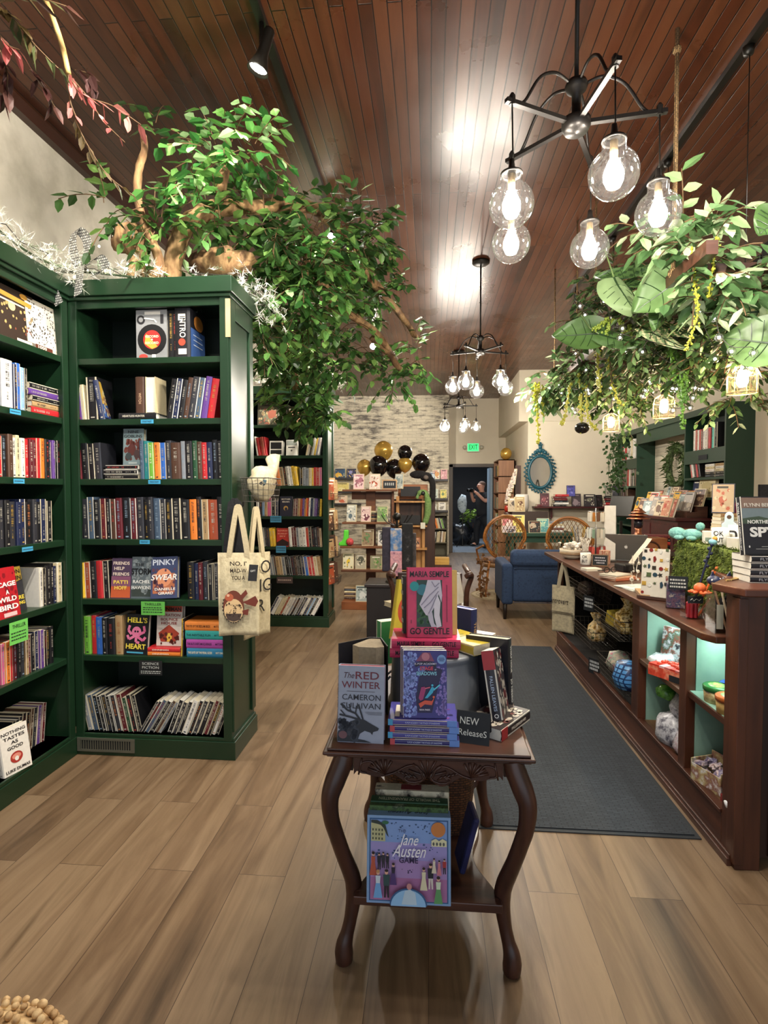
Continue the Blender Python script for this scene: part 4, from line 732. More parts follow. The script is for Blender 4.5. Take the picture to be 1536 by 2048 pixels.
it = [('r', .03, .03, .97, .97, '#2f5a8c'), ('r', .045, .045, .955, .955, '#7f9fd6'), ('r', .045, .045, .955, .7, '#9a92cc'), ('r', .045, .045, .955, .5, '#a486bc'), ('r', .045, .045, .955, .3, '#a9709f'), ('s', .28, .74, .76, .93, 26, .012, '#35507a'), ('s', .1, .52, .4, .62, 14, .014, '#35507a'), ('s', .62, .6, .9, .75, 12, .014, '#35507a'), ('s', .4, .36, .62, .4, 8, .01, '#3a2f55'), ('p', [(.05, .71), (.22, .71), (.22, .87), (.15, .9), (.05, .92)], '#b9b98c'), ('p', [(.05, .92), (.16, .9), (.2, .86), (.24, .78), (.26, .76), (.22, .9), (.12, .95), (.05, .95)], '#2e3a34')]
for i_ in range(4):
    for j_ in range(3): it.append(('r', .065+.037*i_, .73+.05*j_, .08+.037*i_, .755+.05*j_, '#3d4238'))
it += [('d', .22, .93, .04, .02, '#2f6a4a'), ('d', .85, .87, .085, .085, '#c27a3c'), ('p', [(.77, .68), (.95, .68), (.95, .745), (.9, .77), (.86, .745), (.82, .77), (.77, .745)], '#d8d6ae')]
for i_ in range(4): it.append(('d', .795+.04*i_, .71, .012, .02, '#55585a'))
it += lady(.08, .33, .28, '#b3543c')+gent(.15, .4, .2, '#22202c')+gent(.2, .42, .19, '#2a2734')+gent(.25, .42, .18, '#1d1c26')+lady(.32, .24, .26, '#4c3470', top='#241c34')+lady(.14, .09, .33, '#6fa9e0', '#b58a5c', '#c8d8e4')+gent(.24, .1, .33, '#2d4a4c')
it += lady(.68, .2, .27, '#d9d3b2')+gent(.76, .22, .3, '#1d1c26', '#cfc8c0')+lady(.8, .4, .18, '#d8cfb8')+lady(.86, .38, .18, '#c87a86')+gent(.92, .4, .18, '#a03232')+lady(.85, .07, .32, '#5d9a62', '#2a1a18', '#cfe0c4')
it += [('p', [(.5+.22*cos(pi*j/16), .04+.19*sin(pi*j/16)) for j in range(17)], '#2f5a8c'), ('p', [(.5+.205*cos(pi*j/16), .03+.182*sin(pi*j/16)) for j in range(17)], '#8fc0ea'), ('p', [(.42, .05), (.6, .05), (.58, .18), (.52, .22), (.46, .2)], '#b9d2e4'), ('d', .51, .25, .03, .035, '#c48a8a')]
fl(gb, 'printed_picture', it, S)
FW = M('#f2f2f6', .5, var=0)
text('THE', .012, (-.02, -.014, .2135), (pi/2, 0, 0), M('#2c2f58', .5, var=0), gb, name='printed_title'); text('Jane', .045, (-.0, -.014, .188), (pi/2, 0, 0), FW, gb, width=.06, name='printed_title', shear=.45); text('Austen', .05, (-.0, -.014, .156), (pi/2, 0, 0), FW, gb, width=.1, name='printed_title', shear=.45); text('GAME', .022, (0, -.014, .131), (pi/2, 0, 0), M('#2c1f48', .5, var=0), gb, width=.056, name='printed_title', bold=.02)
text('Jane Austen', .028, (0, .026, S+.0006), (0, 0, pi), M('#23304a', .5, var=0), gb, width=.13, name='side_title', shear=.4)
g2_ = thing('board_game', 'dark green game box with upside-down lettering behind the dancers box', 'board game', (-.062, 1.645, LZ), 0, 'boxed games under the table', rot=(R(-5), 0, 0))
b = MB(); b.box(-.12, .12, 0, .04, 0, .262); b.build('box_lid', M('#1f4a2f', .5), g2_, bevel=.002); b = MB(); b.box(-.12, .12, -.02, -.001, 0, .258); b.build('picture_board', patchy('green_picture', ['#1d2f1c', '#4b6a3a', '#2a3a28', '#8a9a7a'], 30), g2_)
text('THE WORLD OF FRANKENSTEIN', .024, (-.0, .02, .2626), (0, 0, pi), M('#c9d0b0', .5, var=0), g2_, width=.19, name='side_title')
g3 = thing('board_game', 'cream and black game box standing behind the dark green one', 'board game', (-.055, 1.7, LZ), 0, 'boxed games under the table', rot=(R(-4), 0, 0))
MB().box(-.118, .118, 0, .05, 0, .27).build('box_lid', patchy('running_figures', ['#b9b39a', '#cfc8b0', '#1f1c1a'], 14, (1, 1, 1), .4, .62), g3, bevel=.002); MB().box(-.035, .03, .008, .042, .2702, .2712).build('red_label', M('#7a2c30', .5), g3)
# wicker basket with dark cloth
WICK = planks('wicker', ['#3f2414', '#6b4226', '#573219'], .018, .009, .0016, .3, .6, .9, .05, dark='#1c0f08', along='x')
bk = thing('wicker_basket', 'brown wicker basket with dark blue cloth on the lower shelf', 'basket', (.0, 2.06, LZ))
b = MB(); n = 28
def rr(t, s): 
    a = 2*pi*t; c_, s_ = cos(a), sin(a); return (math.copysign(abs(c_)**.45, c_)*.17*s, math.copysign(abs(s_)**.45, s_)*.16*s)
prof = [(.88, 0), (.92, .07), (.97, .15), (1, .25), (.95, .25), (.92, .15), (.85, .012)]
vs = [(*rr(j/n, s), z) for s, z in prof for j in range(n)]
b.add(vs, [(i*n+j, i*n+(j+1) % n, (i+1)*n+(j+1) % n, (i+1)*n+j) for i in range(len(prof)-1) for j in range(n)]+[tuple(range(n))[::-1], tuple(range((len(prof)-1)*n, len(prof)*n))]); b.build('basket_body', WICK, bk)
MB().tube([V((*rr(j/40, 1), .252)) for j in range(40)], .009, 7, True).build('rim', WICK, bk, True)
tag(MB().ball((0, 0, 0), .15, 20, .42, 1, .92).build('cloth_bundle', patchy('navy_cloth', ['#0d1020', '#171c34', '#0a0c16'], 12, bump=.5), None, True, loc=(.0, 2.06, LZ+.25)), 'dark navy cloth bundle heaped in the wicker basket', 'cloth')
tag(MB().ball((0, 0, 0), .03, 12, .5, 1.4, .8).build('crumpled_wrapper', M('#6fa9d6', .35), None, True, loc=(.005, 1.93, LZ+.28)), 'pale blue crumpled wrapper on the basket edge', 'wrapper')
tag(MB().ball((0, 0, 0), .034, 12, .4, 1.5, .8).build('crumpled_wrapper', M('#2c3a9a', .3), None, True, loc=(-.04, 1.95, LZ+.285)), 'dark blue shiny wrapper on the basket cloth', 'wrapper')
tag(MB().cbox((0, 0, 0), (.02, .09, .2), (.15, .2, .2)).build('pouch', patchy('indigo_bag', ['#12143a', '#23265e'], 14), None, loc=(.12, 1.74, LZ+.115), bevel=.008), 'indigo pouch drooping beside the game boxes', 'pouch')
# ribbed mat
mt = thing('floor_mat', 'long dark blue-grey ribbed floor mat along the counter', 'mat', (.675, 3.79, 0))
m_, nt, bs = base('ribbed_mat'); L = nt.links.new
tc = nd(nt, 'ShaderNodeTexCoord'); br = nd(nt, 'ShaderNodeTexBrick', _Scale=1.0); br.inputs['Brick Width'].default_value = .05; br.inputs['Row Height'].default_value = .011; br.inputs['Mortar Size'].default_value = .002
for i, c in (('Color1', '#343a41'), ('Color2', '#41474f'), ('Mortar', '#1b1e23')): br.inputs[i].default_value = (*lin(c), 1)
L(tc.outputs['Object'], br.inputs['Vector']); n1 = nd(nt, 'ShaderNodeTexNoise', _Scale=90.0, _Detail=3.0); L(tc.outputs['Object'], n1.inputs['Vector'])
x = nd(nt, 'ShaderNodeMix', data_type='RGBA', blend_type='MULTIPLY'); x.inputs[0].default_value = .7; L(br.outputs['Color'], x.inputs[6]); L(n1.outputs['Fac'], x.inputs[7])
x2 = nd(nt, 'ShaderNodeMix', data_type='RGBA', blend_type='ADD'); x2.inputs[0].default_value = .35; L(x.outputs[2], x2.inputs[6]); x2.inputs[7].default_value = (*lin('#30353b'), 1); L(x2.outputs[2], bs.inputs['Base Color']); bs.inputs['Roughness'].default_value = .95
bp = nd(nt, 'ShaderNodeBump', _Strength=.8, _Distance=.004); bp.invert = True; L(br.outputs['Fac'], bp.inputs['Height']); L(bp.outputs[0], bs.inputs['Normal'])
MB().box(-.44, .44, -1.42, 1.42, 0, .009).build('pile', m_, mt); MB().box(-.46, .46, -1.44, 1.44, 0, .005).build('rubber_edge', M('#20262c', .7), mt)
# woven pouf at the lower left corner
pf = thing('woven_pouf', 'straw coloured knotted woven pouf at the bottom left corner', 'pouf', (-1.06, 1.13, 0))
STRAW = patchy('straw', ['#8d6c45', '#c4a274', '#ddc294'], 22, bump=.3)
MB().lathe([(0, 0), (.15, 0), (.19, .03), (.2, .07), (.18, .11), (.12, .135), (0, .14)], n=36).build('core', STRAW, pf, True)
b = MB()
for ring, (r0, z0, nn) in enumerate(((.2, .05, 52), (.205, .08, 52), (.19, .11, 46), (.155, .13, 38), (.115, .143, 28), (.075, .15, 18), (.035, .153, 8))):
    for j in range(nn):
        a = 2*pi*j/nn+ring*.3; rr_ = rnd.uniform(.009, .0135); b.ball((r0*cos(a), r0*sin(a), z0+rnd.uniform(-.004, .006)), rr_, 8, rnd.uniform(.7, 1.1))
b.build('woven_knots', STRAW, pf, True)
# ---------- shop counter ----------
rnd.seed(21)
CWD = wood('counter_wood', '#33190f', '#5c3320', .42, 3, 'y'); CWZ = wood('counter_post_wood', '#33190f', '#5c3320', .42, 3, 'z'); CWX = wood('counter_end_wood', '#1d100c', '#3a2018', .45, 3, 'z')
MINT = patchy('mint_paint', ['#7fa596', '#8fb3a3', '#86ab9c'], 3, bump=.05, rough=.5)
INK = M('#141110', .7)
ct = thing('shop_counter', 'long dark wood shop counter with open mint green shelves', 'counter', (0, 0, 0))
X0, X1, Yn, Yf = 1.17, 1.86, 2.19, 5.15; TT = .87
b = MB(); b.prism([(1.15, 2.3), (1.12, 2.36), (1.12, 5.5), (2.0, 5.5), (2.0, 2.3)], .84, .87); b.build('counter_top', CWD, ct, bevel=.004)
b = MB(); b.box(X0, X0+.03, Yn+.08, Yf, .0, .17).box(X0-.008, X0+.03, Yn+.08, Yf, .165, .18).box(X0-.018, X0, Yn+.0, Yf, 0, .03).box(X0-.01, X0, Yn+.0, Yf, .03, .045); b.build('baseboard', CWD, ct, bevel=.002)
for y0, y1 in ((2.6, 2.665), (3.17, 3.27), (Yf-.05, Yf)): MB().box(X0, X0+.045, y0, y1, .17, .84).build('post', CWZ, ct, bevel=.003)
b = MB(); b.box(X0, 1.262, Yn-.02, Yn+.08, 0, 1.065).box(X0-.006, X0+.03, Yn-.024, Yn+.03, .02, 1.05); b.build('post', CWZ, ct, bevel=.003)
for y0, y1 in ((2.665, 3.17), (2.22, 2.6)):
    MB().box(1.62, 1.635, y0, y1, .17, .84).box(X0+.045, 1.62, y0-.008, y0+.004, .17, .84).box(X0+.045, 1.62, y1-.004, y1+.008, .17, .84).build('bay_lining', MINT, ct)
MB().box(X0+.005, 1.62, 2.66, 3.17, .495, .52).build('bay_shelf', wood('shelf_edge', '#3d2618', '#5f412b', .5, 5, 'y'), ct, bevel=.002)
b = MB(); b.box(X0+.012, 1.62, 2.22, 2.6, .515, .54); b.build('bay_shelf', CWD, ct); MB().box(X0+.02, 1.62, 2.22, 2.6, .54, .543).build('bay_shelf', MINT, ct)
MB().box(X0+.03, 1.62, 2.2, 3.17, .15, .172).build('bay_floor', wood('bay_floor_wood', '#4a3422', '#7a5a3c', .5, 4, 'y'), ct)
b = MB(); b.box(1.75, 1.77, 3.27, Yf, .1, .84).box(X0+.03, 1.77, Yf-.02, Yf, .1, .84).box(X0+.03, 1.77, 3.22, 3.26, .1, .84).box(X0+.03, 1.77, 3.27, Yf, .15, .17); b.build('dark_bay', M('#120d0b', .8), ct)
MB().box(1.262, 2.6, Yn+.0, Yn+.02, .04, 1.065).box(1.86, 2.0, Yn, 5.4, 0, .84).build('end_panel', CWX, ct)
b = MB()
for k in range(6): b.box(1.3+.16*k, 1.36+.16*k, Yn-.01, Yn+.0, .05, 1.06)
b.build('end_panel_boards', CWX, ct)
LG = 1.09
b = MB(); b.prism([(1.12, 2.28), (1.17, 2.14), (2.7, 2.14), (2.7, 2.62), (1.3, 2.62), (1.26, 2.45)], 1.06, LG); b.build('raised_ledge', wood('ledge_wood', '#4a281c', '#6d4030', .35, 3, 'x'), ct, bevel=.005)
MB().box(1.3, 1.33, 2.3, 3.3, TT, 1.06).box(1.33, 2.6, 2.58, 2.6, TT, 1.06).build('raised_back', CWD, ct)
# LED strips in the mint bays
for y in (2.6, 3.17):
    s_ = thing('led_strip', f'cool white light strip under the counter top over the {"nearer" if y < 3 else "farther"} mint green bay', 'light strip', (1.24, y-.25 if y > 3 else y-.19, .83))
    MB().box(-.008, .008, -.17, .17, -.006, .004).build('diffuser', M('#e8fff6', .4, var=0, emis=.9), s_); lamp('AREA', 'led_light', (.06, 0, -.012), .5, (.82, 1, .93), s_, (0, 0, 0), shape='RECTANGLE', size=.05, size_y=.3)
ga = 'goods on the shop counter'
def obj(name, mb, m, label, cat, group=None, loc=None, rot=None, smooth=False, bevel=0): return tag(mb.build(name, m, None, smooth, bevel, loc, rot), label, cat, group)
CLR = glass_mat('clear_acrylic', (.97, .98, .98), .08, .4)
# bowl of crystals
o = thing('bowl', 'cream ceramic bowl heaped with pale crystals at the far end of the counter', 'bowl', (1.25, 4.95, TT)); b = MB()
b.lathe([(0, 0), (.06, 0), (.085, .02), (.105, .06), (.108, .085), (.1, .085), (.09, .05), (0, .03)], n=28); b.build('bowl_body', M('#d6cbb5', .4), o, True); MB().lathe([(.1065, .04), (.108, .045), (.1075, .06), (.106, .062)], n=28).build('dark_rim_band', M('#a58a6a', .4), o, True)
b = MB()
for k in range(34): b.ball((rnd.gauss(0, .045), rnd.gauss(0, .045), .085+rnd.uniform(0, .05)), rnd.uniform(.014, .026), 6, rnd.uniform(.6, 1.1))
tag(b.build('crystals', patchy('crystal', ['#8a8178', '#e6e2da', '#f4f2ee'], 30, rough=.3), o), kind='stuff')
# tall keychain and pen display
o = thing('keychain_display', 'tall clear stand of keychains with a white back panel on the counter', 'display stand', (1.4, 4.78, TT), R(-10))
MB().box(.07, .16, .03, .036, .0, .47).build('back_panel', M('#e6e4de', .5), o); MB().box(-.1, .16, -.06, .04, 0, .012).build('base', M('#3b332c', .5), o)
MB().lathe([(.006, .01), (.006, .45)], (0, 0, 0), 10).build('pole', M('#9a9a9a', .3, .9), o, True)
for lv, (z, r) in enumerate(((.13, .075), (.28, .07), (.42, .065))):
    MB().tube([(r*cos(.3*j), r*sin(.3*j), z) for j in range(21)], .002, 5, True).build('ring', M('#9a9a9a', .3, .9), o)
    cs = (['#b23f3a', '#c9584a', '#8e2c2c', '#b9c4c0'], ['#cfd2cc', '#7f9a86', '#b7b09e', '#dcd8cc'], ['#e2ddd0', '#b5752e', '#6b4a2c', '#d6d0c2'])[lv]
    for k in range(13):
        a = 2*pi*k/13; t_ = MB(); t_.cbox((r*cos(a), r*sin(a), z-.045), (.006, .022, .075), (0, 0, a)); t_.tube([(r*cos(a), r*sin(a), z), (r*cos(a), r*sin(a), z-.01)], .002, 4); t_.build('keychain', M(cs[k % 4], .35), o)
# pen bundle of straws and clips by the bowl
o = thing('pen_pot', 'dark pot of metal pens standing behind the crystal bowl', 'pen pot', (1.36, 5.12, TT)); MB().lathe([(0, 0), (.04, 0), (.042, .1), (.038, .1), (.036, .01), (0, .01)], n=18).build('pot', M('#2c2a2c', .4), o, True)
for k in range(9): a = k*.7; MB().tube([(.012*cos(a), .012*sin(a), .02), (.075*cos(a), .06*sin(a), .27)], .004, 6).build('pen', M(('#8f9297', '#c9a13a', '#b8b4ac')[k % 3], .3, .6), o)
# mug
def mug(name, label, loc, rz=0, col='#e4e2dc', lines=('OK', '&'), s=1, hc='#26262a'):
    o = thing('mug', label, 'mug', loc, rz, 'printed mugs'); MB().lathe([(0, 0), (.036*s, 0), (.041*s, .006), (.0415*s, .095*s), (.0395*s, .095*s), (.038*s, .01), (0, .008)], n=28).build('mug_body', M(col, .25, var=.03), o, True)
    MB().tube(curve([(.04*s, 0, .078*s), (.066*s, 0, .075*s), (.07*s, 0, .045*s), (.058*s, 0, .022*s), (.04*s, 0, .02*s)], 4), .0055*s, 8).build('handle', M(hc, .3), o, True)
    for k, l in enumerate(lines):
        text(l, .034*s, (0, -.0425*s, (.066-.034*k)*s), (pi/2, 0, 0), INK, o, name='printed_words', bold=.01, width=(.042 if len(l) > 1 else None))
    return o
mug('mug', 'white printed mug with dark handle between the crystal bowl and chalk sign', (1.25, 4.53, TT), R(-25), lines=('OK', 'BUT'))
for k in range(10):
    pass
o = thing('straw_bundle', 'bundle of pale paper straws and clips standing behind the white mug', 'straw bundle', (1.3, 4.72, TT)); MB().lathe([(0, 0), (.04, 0), (.043, .09), (.038, .09), (.036, .01), (0, .01)], n=18).build('cup', M('#5a4438', .5), o, True); b = MB()
for k in range(26): a = rnd.uniform(0, 6.28); r = rnd.uniform(0, .02); b.tube([(r*cos(a), r*sin(a), .02), (r*2*cos(a), r*2*sin(a), .16), (r*3.5*cos(a), r*3.5*sin(a), .15+rnd.uniform(.0, .06))], .004, 5)
b.build('straws', patchy('paper_straw', ['#d9d2c4', '#f0ece2', '#a59888'], 60), o)
# chalk sign, gift card box
o = thing('chalk_sign', 'tiny chalk board in a wooden frame beside the white mug', 'sign', (1.335, 4.44, TT), R(-18), rot=(R(-12), 0, R(-18))); MB().box(-.062, .062, 0, .012, 0, .095).build('frame', wood('tan_frame', '#6b4a30', '#94704a', .5, 8), o, bevel=.002); MB().box(-.054, .054, -.001, .002, .008, .087).build('board', CHK, o)
for z, w_ in ((.066, .07), (.045, .08), (.026, .05)):
    b = MB(); x = -w_/2
    while x < w_/2: l = rnd.uniform(.005, .013); b.box(x, x+l, -.0018, -.0009, z-.004, z+.005); x += l+.003
    b.build('chalk_writing', M('#b9b8c4', .8, var=0), o)
b = MB(); b.box(-.035, .035, -.03, .03, 0, .11); o = obj('gift_bag', b, patchy('striped_bag', ['#b8483a', '#d9c9a8', '#8f3a4a', '#c98a5a'], 26, (6, 6, 1)), 'red and cream striped gift packet behind the tiny chalk board', 'gift packet', loc=(1.42, 4.6, TT))
obj('card_pile', MB().box(-.06, .06, -.045, .045, 0, .018), M('#e2dccb', .6), 'small pile of cream cards in front of the white mug', 'card pile', loc=(1.2, 4.2, TT), rot=(0, 0, R(15)))
# card reader stand with ribbon strip
o = thing('receipt_printer', 'black receipt printer with curled paper strip beside the laptop', 'printer', (1.5, 4.2, TT), R(12)); MB().box(-.11, .1, -.07, .07, 0, .055).build('printer_body', M('#17171a', .35), o, bevel=.01)
b = MB(); pts = curve([(-.02, 0, .05), (.03, 0, .12), (.1, 0, .2), (.13, 0, .24)], 4); b.add([(p.x, y, p.z) for p in pts for y in (-.03, .03)], [(2*k, 2*k+1, 2*k+3, 2*k+2) for k in range(len(pts)-1)]); b.build('paper_strip', M('#d4c8b4', .6), o)
# laptop
o = thing('laptop', 'open grey laptop seen from behind on the counter', 'laptop', (1.66, 4.8, TT), R(-24)); GR = M('#8e8f8c', .35, .7, var=.05)
MB().box(-.165, .165, 0, .23, 0, .014).build('keyboard_base', GR, o, bevel=.004)
ld = MB().box(-.165, .165, -.006, 0, 0, .235).build('lid', GR, o, bevel=.003); ld.location = (0, 0, .012); ld.rotation_euler = (R(20), 0, 0)
b = MB(); b.poly([(x*.012, -.0066, .12+z*.014) for x, z in ((-.2, .95), (-.8, .9), (-1.1, .2), (-.8, -.7), (-.3, -1), (0, -.85), (.3, -1), (.8, -.7), (1, -.3), (.75, .1), (1, .6), (.6, .95), (.2, .8))]); b.poly([(x*.012, -.0066, .12+z*.014) for x, z in ((.0, 1.05), (.1, 1.5), (.45, 1.6), (.35, 1.2))]); b.build('lid_emblem', M('#e8e8e4', .3), ld)
# wooden box, copper lamp
o = thing('wooden_box', 'carved wooden box with copper trim behind the laptop', 'box', (1.93, 5.2, TT)); MB().box(-.19, .19, -.1, .1, 0, .17).build('box_body', wood('orange_wood', '#7a4a2c', '#a86c44', .4, 5), o, bevel=.004); b = MB(); b.tube([(.04+.08*cos(.25*k), -.104, .07+.07*sin(.25*k)) for k in range(14)], .008, 6).tube([(-.12+.05*cos(.3*k), -.104, .08+.05*sin(.3*k)) for k in range(21)], .006, 6, True); b.build('carved_arcs', DKW, o)
o = thing('table_lantern', 'copper and black lantern with a tiered cap on the wooden box', 'lantern', (1.9, 5.2, TT+.17)); COP = M('#b5765a', .3, .85)
MB().lathe([(0, 0), (.07, 0), (.07, .012), (.03, .03), (.025, .06), (.03, .09), (0, .09)], n=20).build('base', COP, o, True); MB().lathe([(0, .09), (.035, .09), (.04, .13), (.035, .17), (0, .17)], n=20).build('chimney', M('#20222c', .2, var=0), o, True)
for k, (r, z) in enumerate(((.1, .17), (.085, .2), (.065, .225))): MB().lathe([(.03, z+.02), (r, z), (r, z+.005), (.03, z+.026)], n=24).build('cap_tier', COP, o, True)
MB().lathe([(0, .245), (.04, .245), (.03, .262), (.008, .27), (0, .285)], n=16).build('finial', COP, o, True)
# monitor
o = thing('monitor', 'black point-of-sale screen tilted beside the piano', 'screen', (1.88, 5.6, TT)); MB().box(-.06, .06, -.05, .05, 0, .012).box(-.012, .012, -.01, .01, .012, .3).build('stand', BLACK, o); q = MB().box(-.13, .13, -.012, .012, -.1, .11).build('screen', BLACK, o, bevel=.004); q.location = (0, 0, .44); q.rotation_euler = (R(-18), 0, R(-55))
# notebooks, sheets
for k, (c, l, s) in enumerate((('#b8674a', 'rust notebook at the bottom of the small pile on the counter', 1), ('#d9a88a', 'peach notebook in the middle of the small pile', .95), ('#c9c4b8', 'pale notebook on top of the small pile', .85))):
    tag(book(.012, .2*s, .15*s, c, (1.3-.01*k, 3.72+.01*k, TT+.0125*k), 'flat', rz=R(24+8*k), label=l, group=ga, mark=False, name='notebook'), cat='notebook')
tag(thing('eyeglasses', 'dark-framed folded eyeglasses lying on the notebooks', 'glasses', (1.22, 3.83, TT+.038), R(30)), None)
EG = bpy.data.objects['eyeglasses']; b = MB()
for sx in (-1, 1): b.tube([(sx*.033+.026*cos(.35*k), 0, .018+.018*sin(.35*k)) for k in range(18)], .003, 6, True)
b.tube([(-.008, 0, .022), (.008, 0, .022)], .003, 5); b.build('frame', BLACK, EG)
MB().tube([(-.06, 0, .02), (-.055, .06, .01), (.03, .07, .003)], .002, 5).tube([(.06, 0, .02), (.058, .06, .012), (-.03, .075, .003)], .002, 5).build('temples', BLACK, EG)
for k in range(2): obj('acrylic_sheet', MB().box(-.15, .15, -.1, .1, 0, .004), patchy('printed_sheet', ['#b9c8c4', '#d9ddd6', '#8fa09c'], 12), f'{("lower", "upper")[k]} flat printed sheet on the counter edge near the pin board', 'printed sheet', ga, (1.31, 3.45, TT+.0045*k), (0, 0, R(12+10*k)))
obj('wooden_tray', MB().box(-.11, .11, -.075, .075, 0, .02), wood('pale_tray', '#8f6d48', '#b8956a', .5, 6), 'pale wooden board lying near the front edge by the pin board', 'tray', loc=(1.25, 3.2, TT), rot=(0, 0, R(78)), bevel=.002)
# jewellery stand
o = thing('jewellery_stand', 'clear stand of hanging silver jewellery beside the pin board', 'display stand', (1.31, 3.5, TT), R(-12)); MB().box(-.075, .075, -.04, .04, 0, .006).box(-.075, .075, .03, .034, .006, .2).build('acrylic_case', CLR, o); b = MB()
for k in range(16):
    x = -.06+.03*(k % 5)+rnd.uniform(-.006, .006); z = .19-.05*(k//5); b.tube([(x, .01, z), (x+rnd.uniform(-.01, .01), -.01, z-.04)], .0025, 4); b.ball((x, -.015, z-.045), rnd.uniform(.007, .014), 7)
b.build('jewellery', patchy('silver_gold', ['#6b5a48', '#cfc6b8', '#e8e2d8'], 40, rough=.3), o)
# enamel pin board
o = thing('pin_board', 'white board covered in enamel pins standing on the counter', 'pin board', (1.215, 3.085, TT), R(-36), rot=(R(-6), 0, R(-36))); MB().box(-.07, .07, 0, .012, .012, .275).build('panel', M('#cfc8ba', .7), o, bevel=.002); MB().box(-.08, .08, -.03, .06, 0, .014).build('base', DKW, o)
pc = ['#3a3530', '#8a2f2c', '#c9a24a', '#e8e4da', '#5a6a4a', '#2f4a5a']
for k in range(26):
    x, z = -.055+.0275*(k % 5)+rnd.uniform(-.006, .006), .265-.046*(k//5)+rnd.uniform(-.008, .008); p = MB(); q = k % 4; r = rnd.uniform(.007, .012)
    if q == 0: p.prism([(x-r, z-r), (x+r, z-r), (x+r, z+r), (x-r, z+r)], -.004, 0, 'y')
    elif q == 1: p.prism([(x+r*cos(j), z+r*sin(j)) for j in (0, .8, 1.6, 2.4, 3.2, 4, 4.8, 5.6)], -.004, 0, 'y')
    elif q == 2: p.prism([(x+r*(1.2 if j % 2 else .5)*cos(j*.628), z+r*(1.2 if j % 2 else .5)*sin(j*.628)) for j in range(10)], -.004, 0, 'y')
    else: p.prism([(x-r*.4, z-r*1.6), (x+r*.4, z-r*1.6), (x+r, z), (x+r*.3, z+r*1.6), (x-r*.6, z+r)], -.004, 0, 'y')
    p.build('pin', M(pc[(k*7) % 6], .3, .4), o)
# small tins and jars near the front
o = thing('card_box', 'clear box of dark printed cards with chalk tag beside the pin board', 'card box', (1.235, 2.87, TT), R(-20)); MB().box(-.045, .045, -.04, .04, 0, .15).build('clear_box', CLR, o); MB().box(-.04, .04, -.034, .034, .004, .12).build('cards', patchy('card_art', ['#1d2036', '#6d4a5e', '#2a3358', '#b8a898'], 30), o); MB().box(-.035, .05, -.046, -.042, .1, .165).build('chalk_tag', CHK, o)
for z in (.147, .13, .113):
    b = MB(); x = -.028
    while x < .04: l = rnd.uniform(.004, .011); b.box(x, x+l, -.0475, -.046, z-.004, z+.004); x += l+.003
    b.build('chalk_writing', M('#c9c9c4', .8, var=0), o)
for k, (dx, c, l, hh) in enumerate(((0, '#1d2340', 'navy octopus topped pen standing in the red jar', .34), (.012, '#d9662c', 'orange octopus topped pen, taller of two in the red jar', .3), (.028, '#d9662c', 'orange octopus topped pen, shorter of two in the red jar', .23))):
    p = thing('novelty_pen', l, 'pen', (1.205+dx, 2.645-dx*.5, TT+.012), rot=(R(3), R(14+9*k), 0), group='octopus pens'); MB().tube([(0, 0, 0), (0, 0, hh)], .005, 8).build('shaft', M(c, .4), p)
    b = MB(); 
    for j in range(6): b.ball((.008*cos(j*2.1), .008*sin(j*2.1), hh-.1+.02*j), .009, 8)
    b.build('coiled_tentacle', M(c, .5), p, True); MB().ball((0, 0, hh+.012), .018, 12, .85).build('head', M('#7fb4c0' if k == 0 else c, .5), p, True); MB().ball((.004, 0, hh+.03), .011, 10).build('topper', M('#d99a3c', .5), p, True)
o = thing('glass_jar', 'small square glass jar with red contents and chalk tag on the counter', 'jar', (1.21, 2.64, TT)); b = MB(); b.prism([(-.036, -.036), (.036, -.036), (.036, .036), (-.036, .036)], 0, .115); b.build('jar_body', CLR, o); b = MB()
for j in range(6): a = j*pi/3; b.lathe([(0, .004), (.009, .004), (.009, .07), (0, .075)], (.018*cos(a), .018*sin(a), 0), 8)
b.build('red_sticks', M('#a5202c', .4), o); MB().box(-.036, .03, -.041, -.037, .075, .108).build('chalk_tag', CHK, o); b = MB(); b.tube([(-.026, -.042, .09), (-.018, -.042, .098), (-.012, -.042, .086), (.0, -.042, .096), (.012, -.042, .088), (.02, -.042, .096)], .0012, 4); b.build('chalk_writing', M('#c9c9c4', .8, var=0), o)
o = thing('octopus_toy', 'orange octopus figure perched on top of the red glass jar', 'toy', (1.225, 2.6, TT+.118)); MB().ball((0, 0, .028), .026, 12, .95).build('head', M('#dd6a38', .5), o, True); b = MB()
for j in range(7): a = j*.9; b.tube(curve([(.015*cos(a), .015*sin(a), .012), (.035*cos(a), .035*sin(a), .008), (.048*cos(a+.3), .048*sin(a+.3), .012)], 3), [.008]*3+[.006]*3+[.003], 6)
b.build('tentacles', M('#dd6a38', .5), o, True)
o = thing('round_jar', 'round glass jar of dark shark-headed pens on a pebbly base', 'jar', (1.27, 2.5, TT)); b = MB(); b.lathe([(0, 0), (.06, 0), (.075, .03), (.075, .07), (.055, .105), (.05, .12), (.046, .12), (.05, .1), (.07, .07), (.068, .03), (0, .008)], n=24); b.build('jar_body', CLR, o, True)
b = MB()
for k in range(60): a = rnd.uniform(0, 6.28); r = rnd.uniform(.02, .06); b.ball((r*cos(a), r*sin(a), rnd.uniform(.014, .075)), rnd.uniform(.009, .014), 6)
tag(b.build('pebbles', patchy('pebbles', ['#2c221e', '#5a463c', '#8f7f70'], 30), o), kind='stuff'); MB().box(-.045, .03, -.078, -.073, .085, .135).build('chalk_tag', CHK, o); text('$3', .03, (-.005, -.0785, .1), (pi/2, 0, 0), M('#d0d0cc', .8, var=0), o, name='chalk_writing'); b = MB()
for k in range(4): b.box(-.038+.016*k, -.027+.016*k, -.0795, -.0785, .119, .128)
b.build('chalk_writing', M('#d0d0cc', .8, var=0), o)
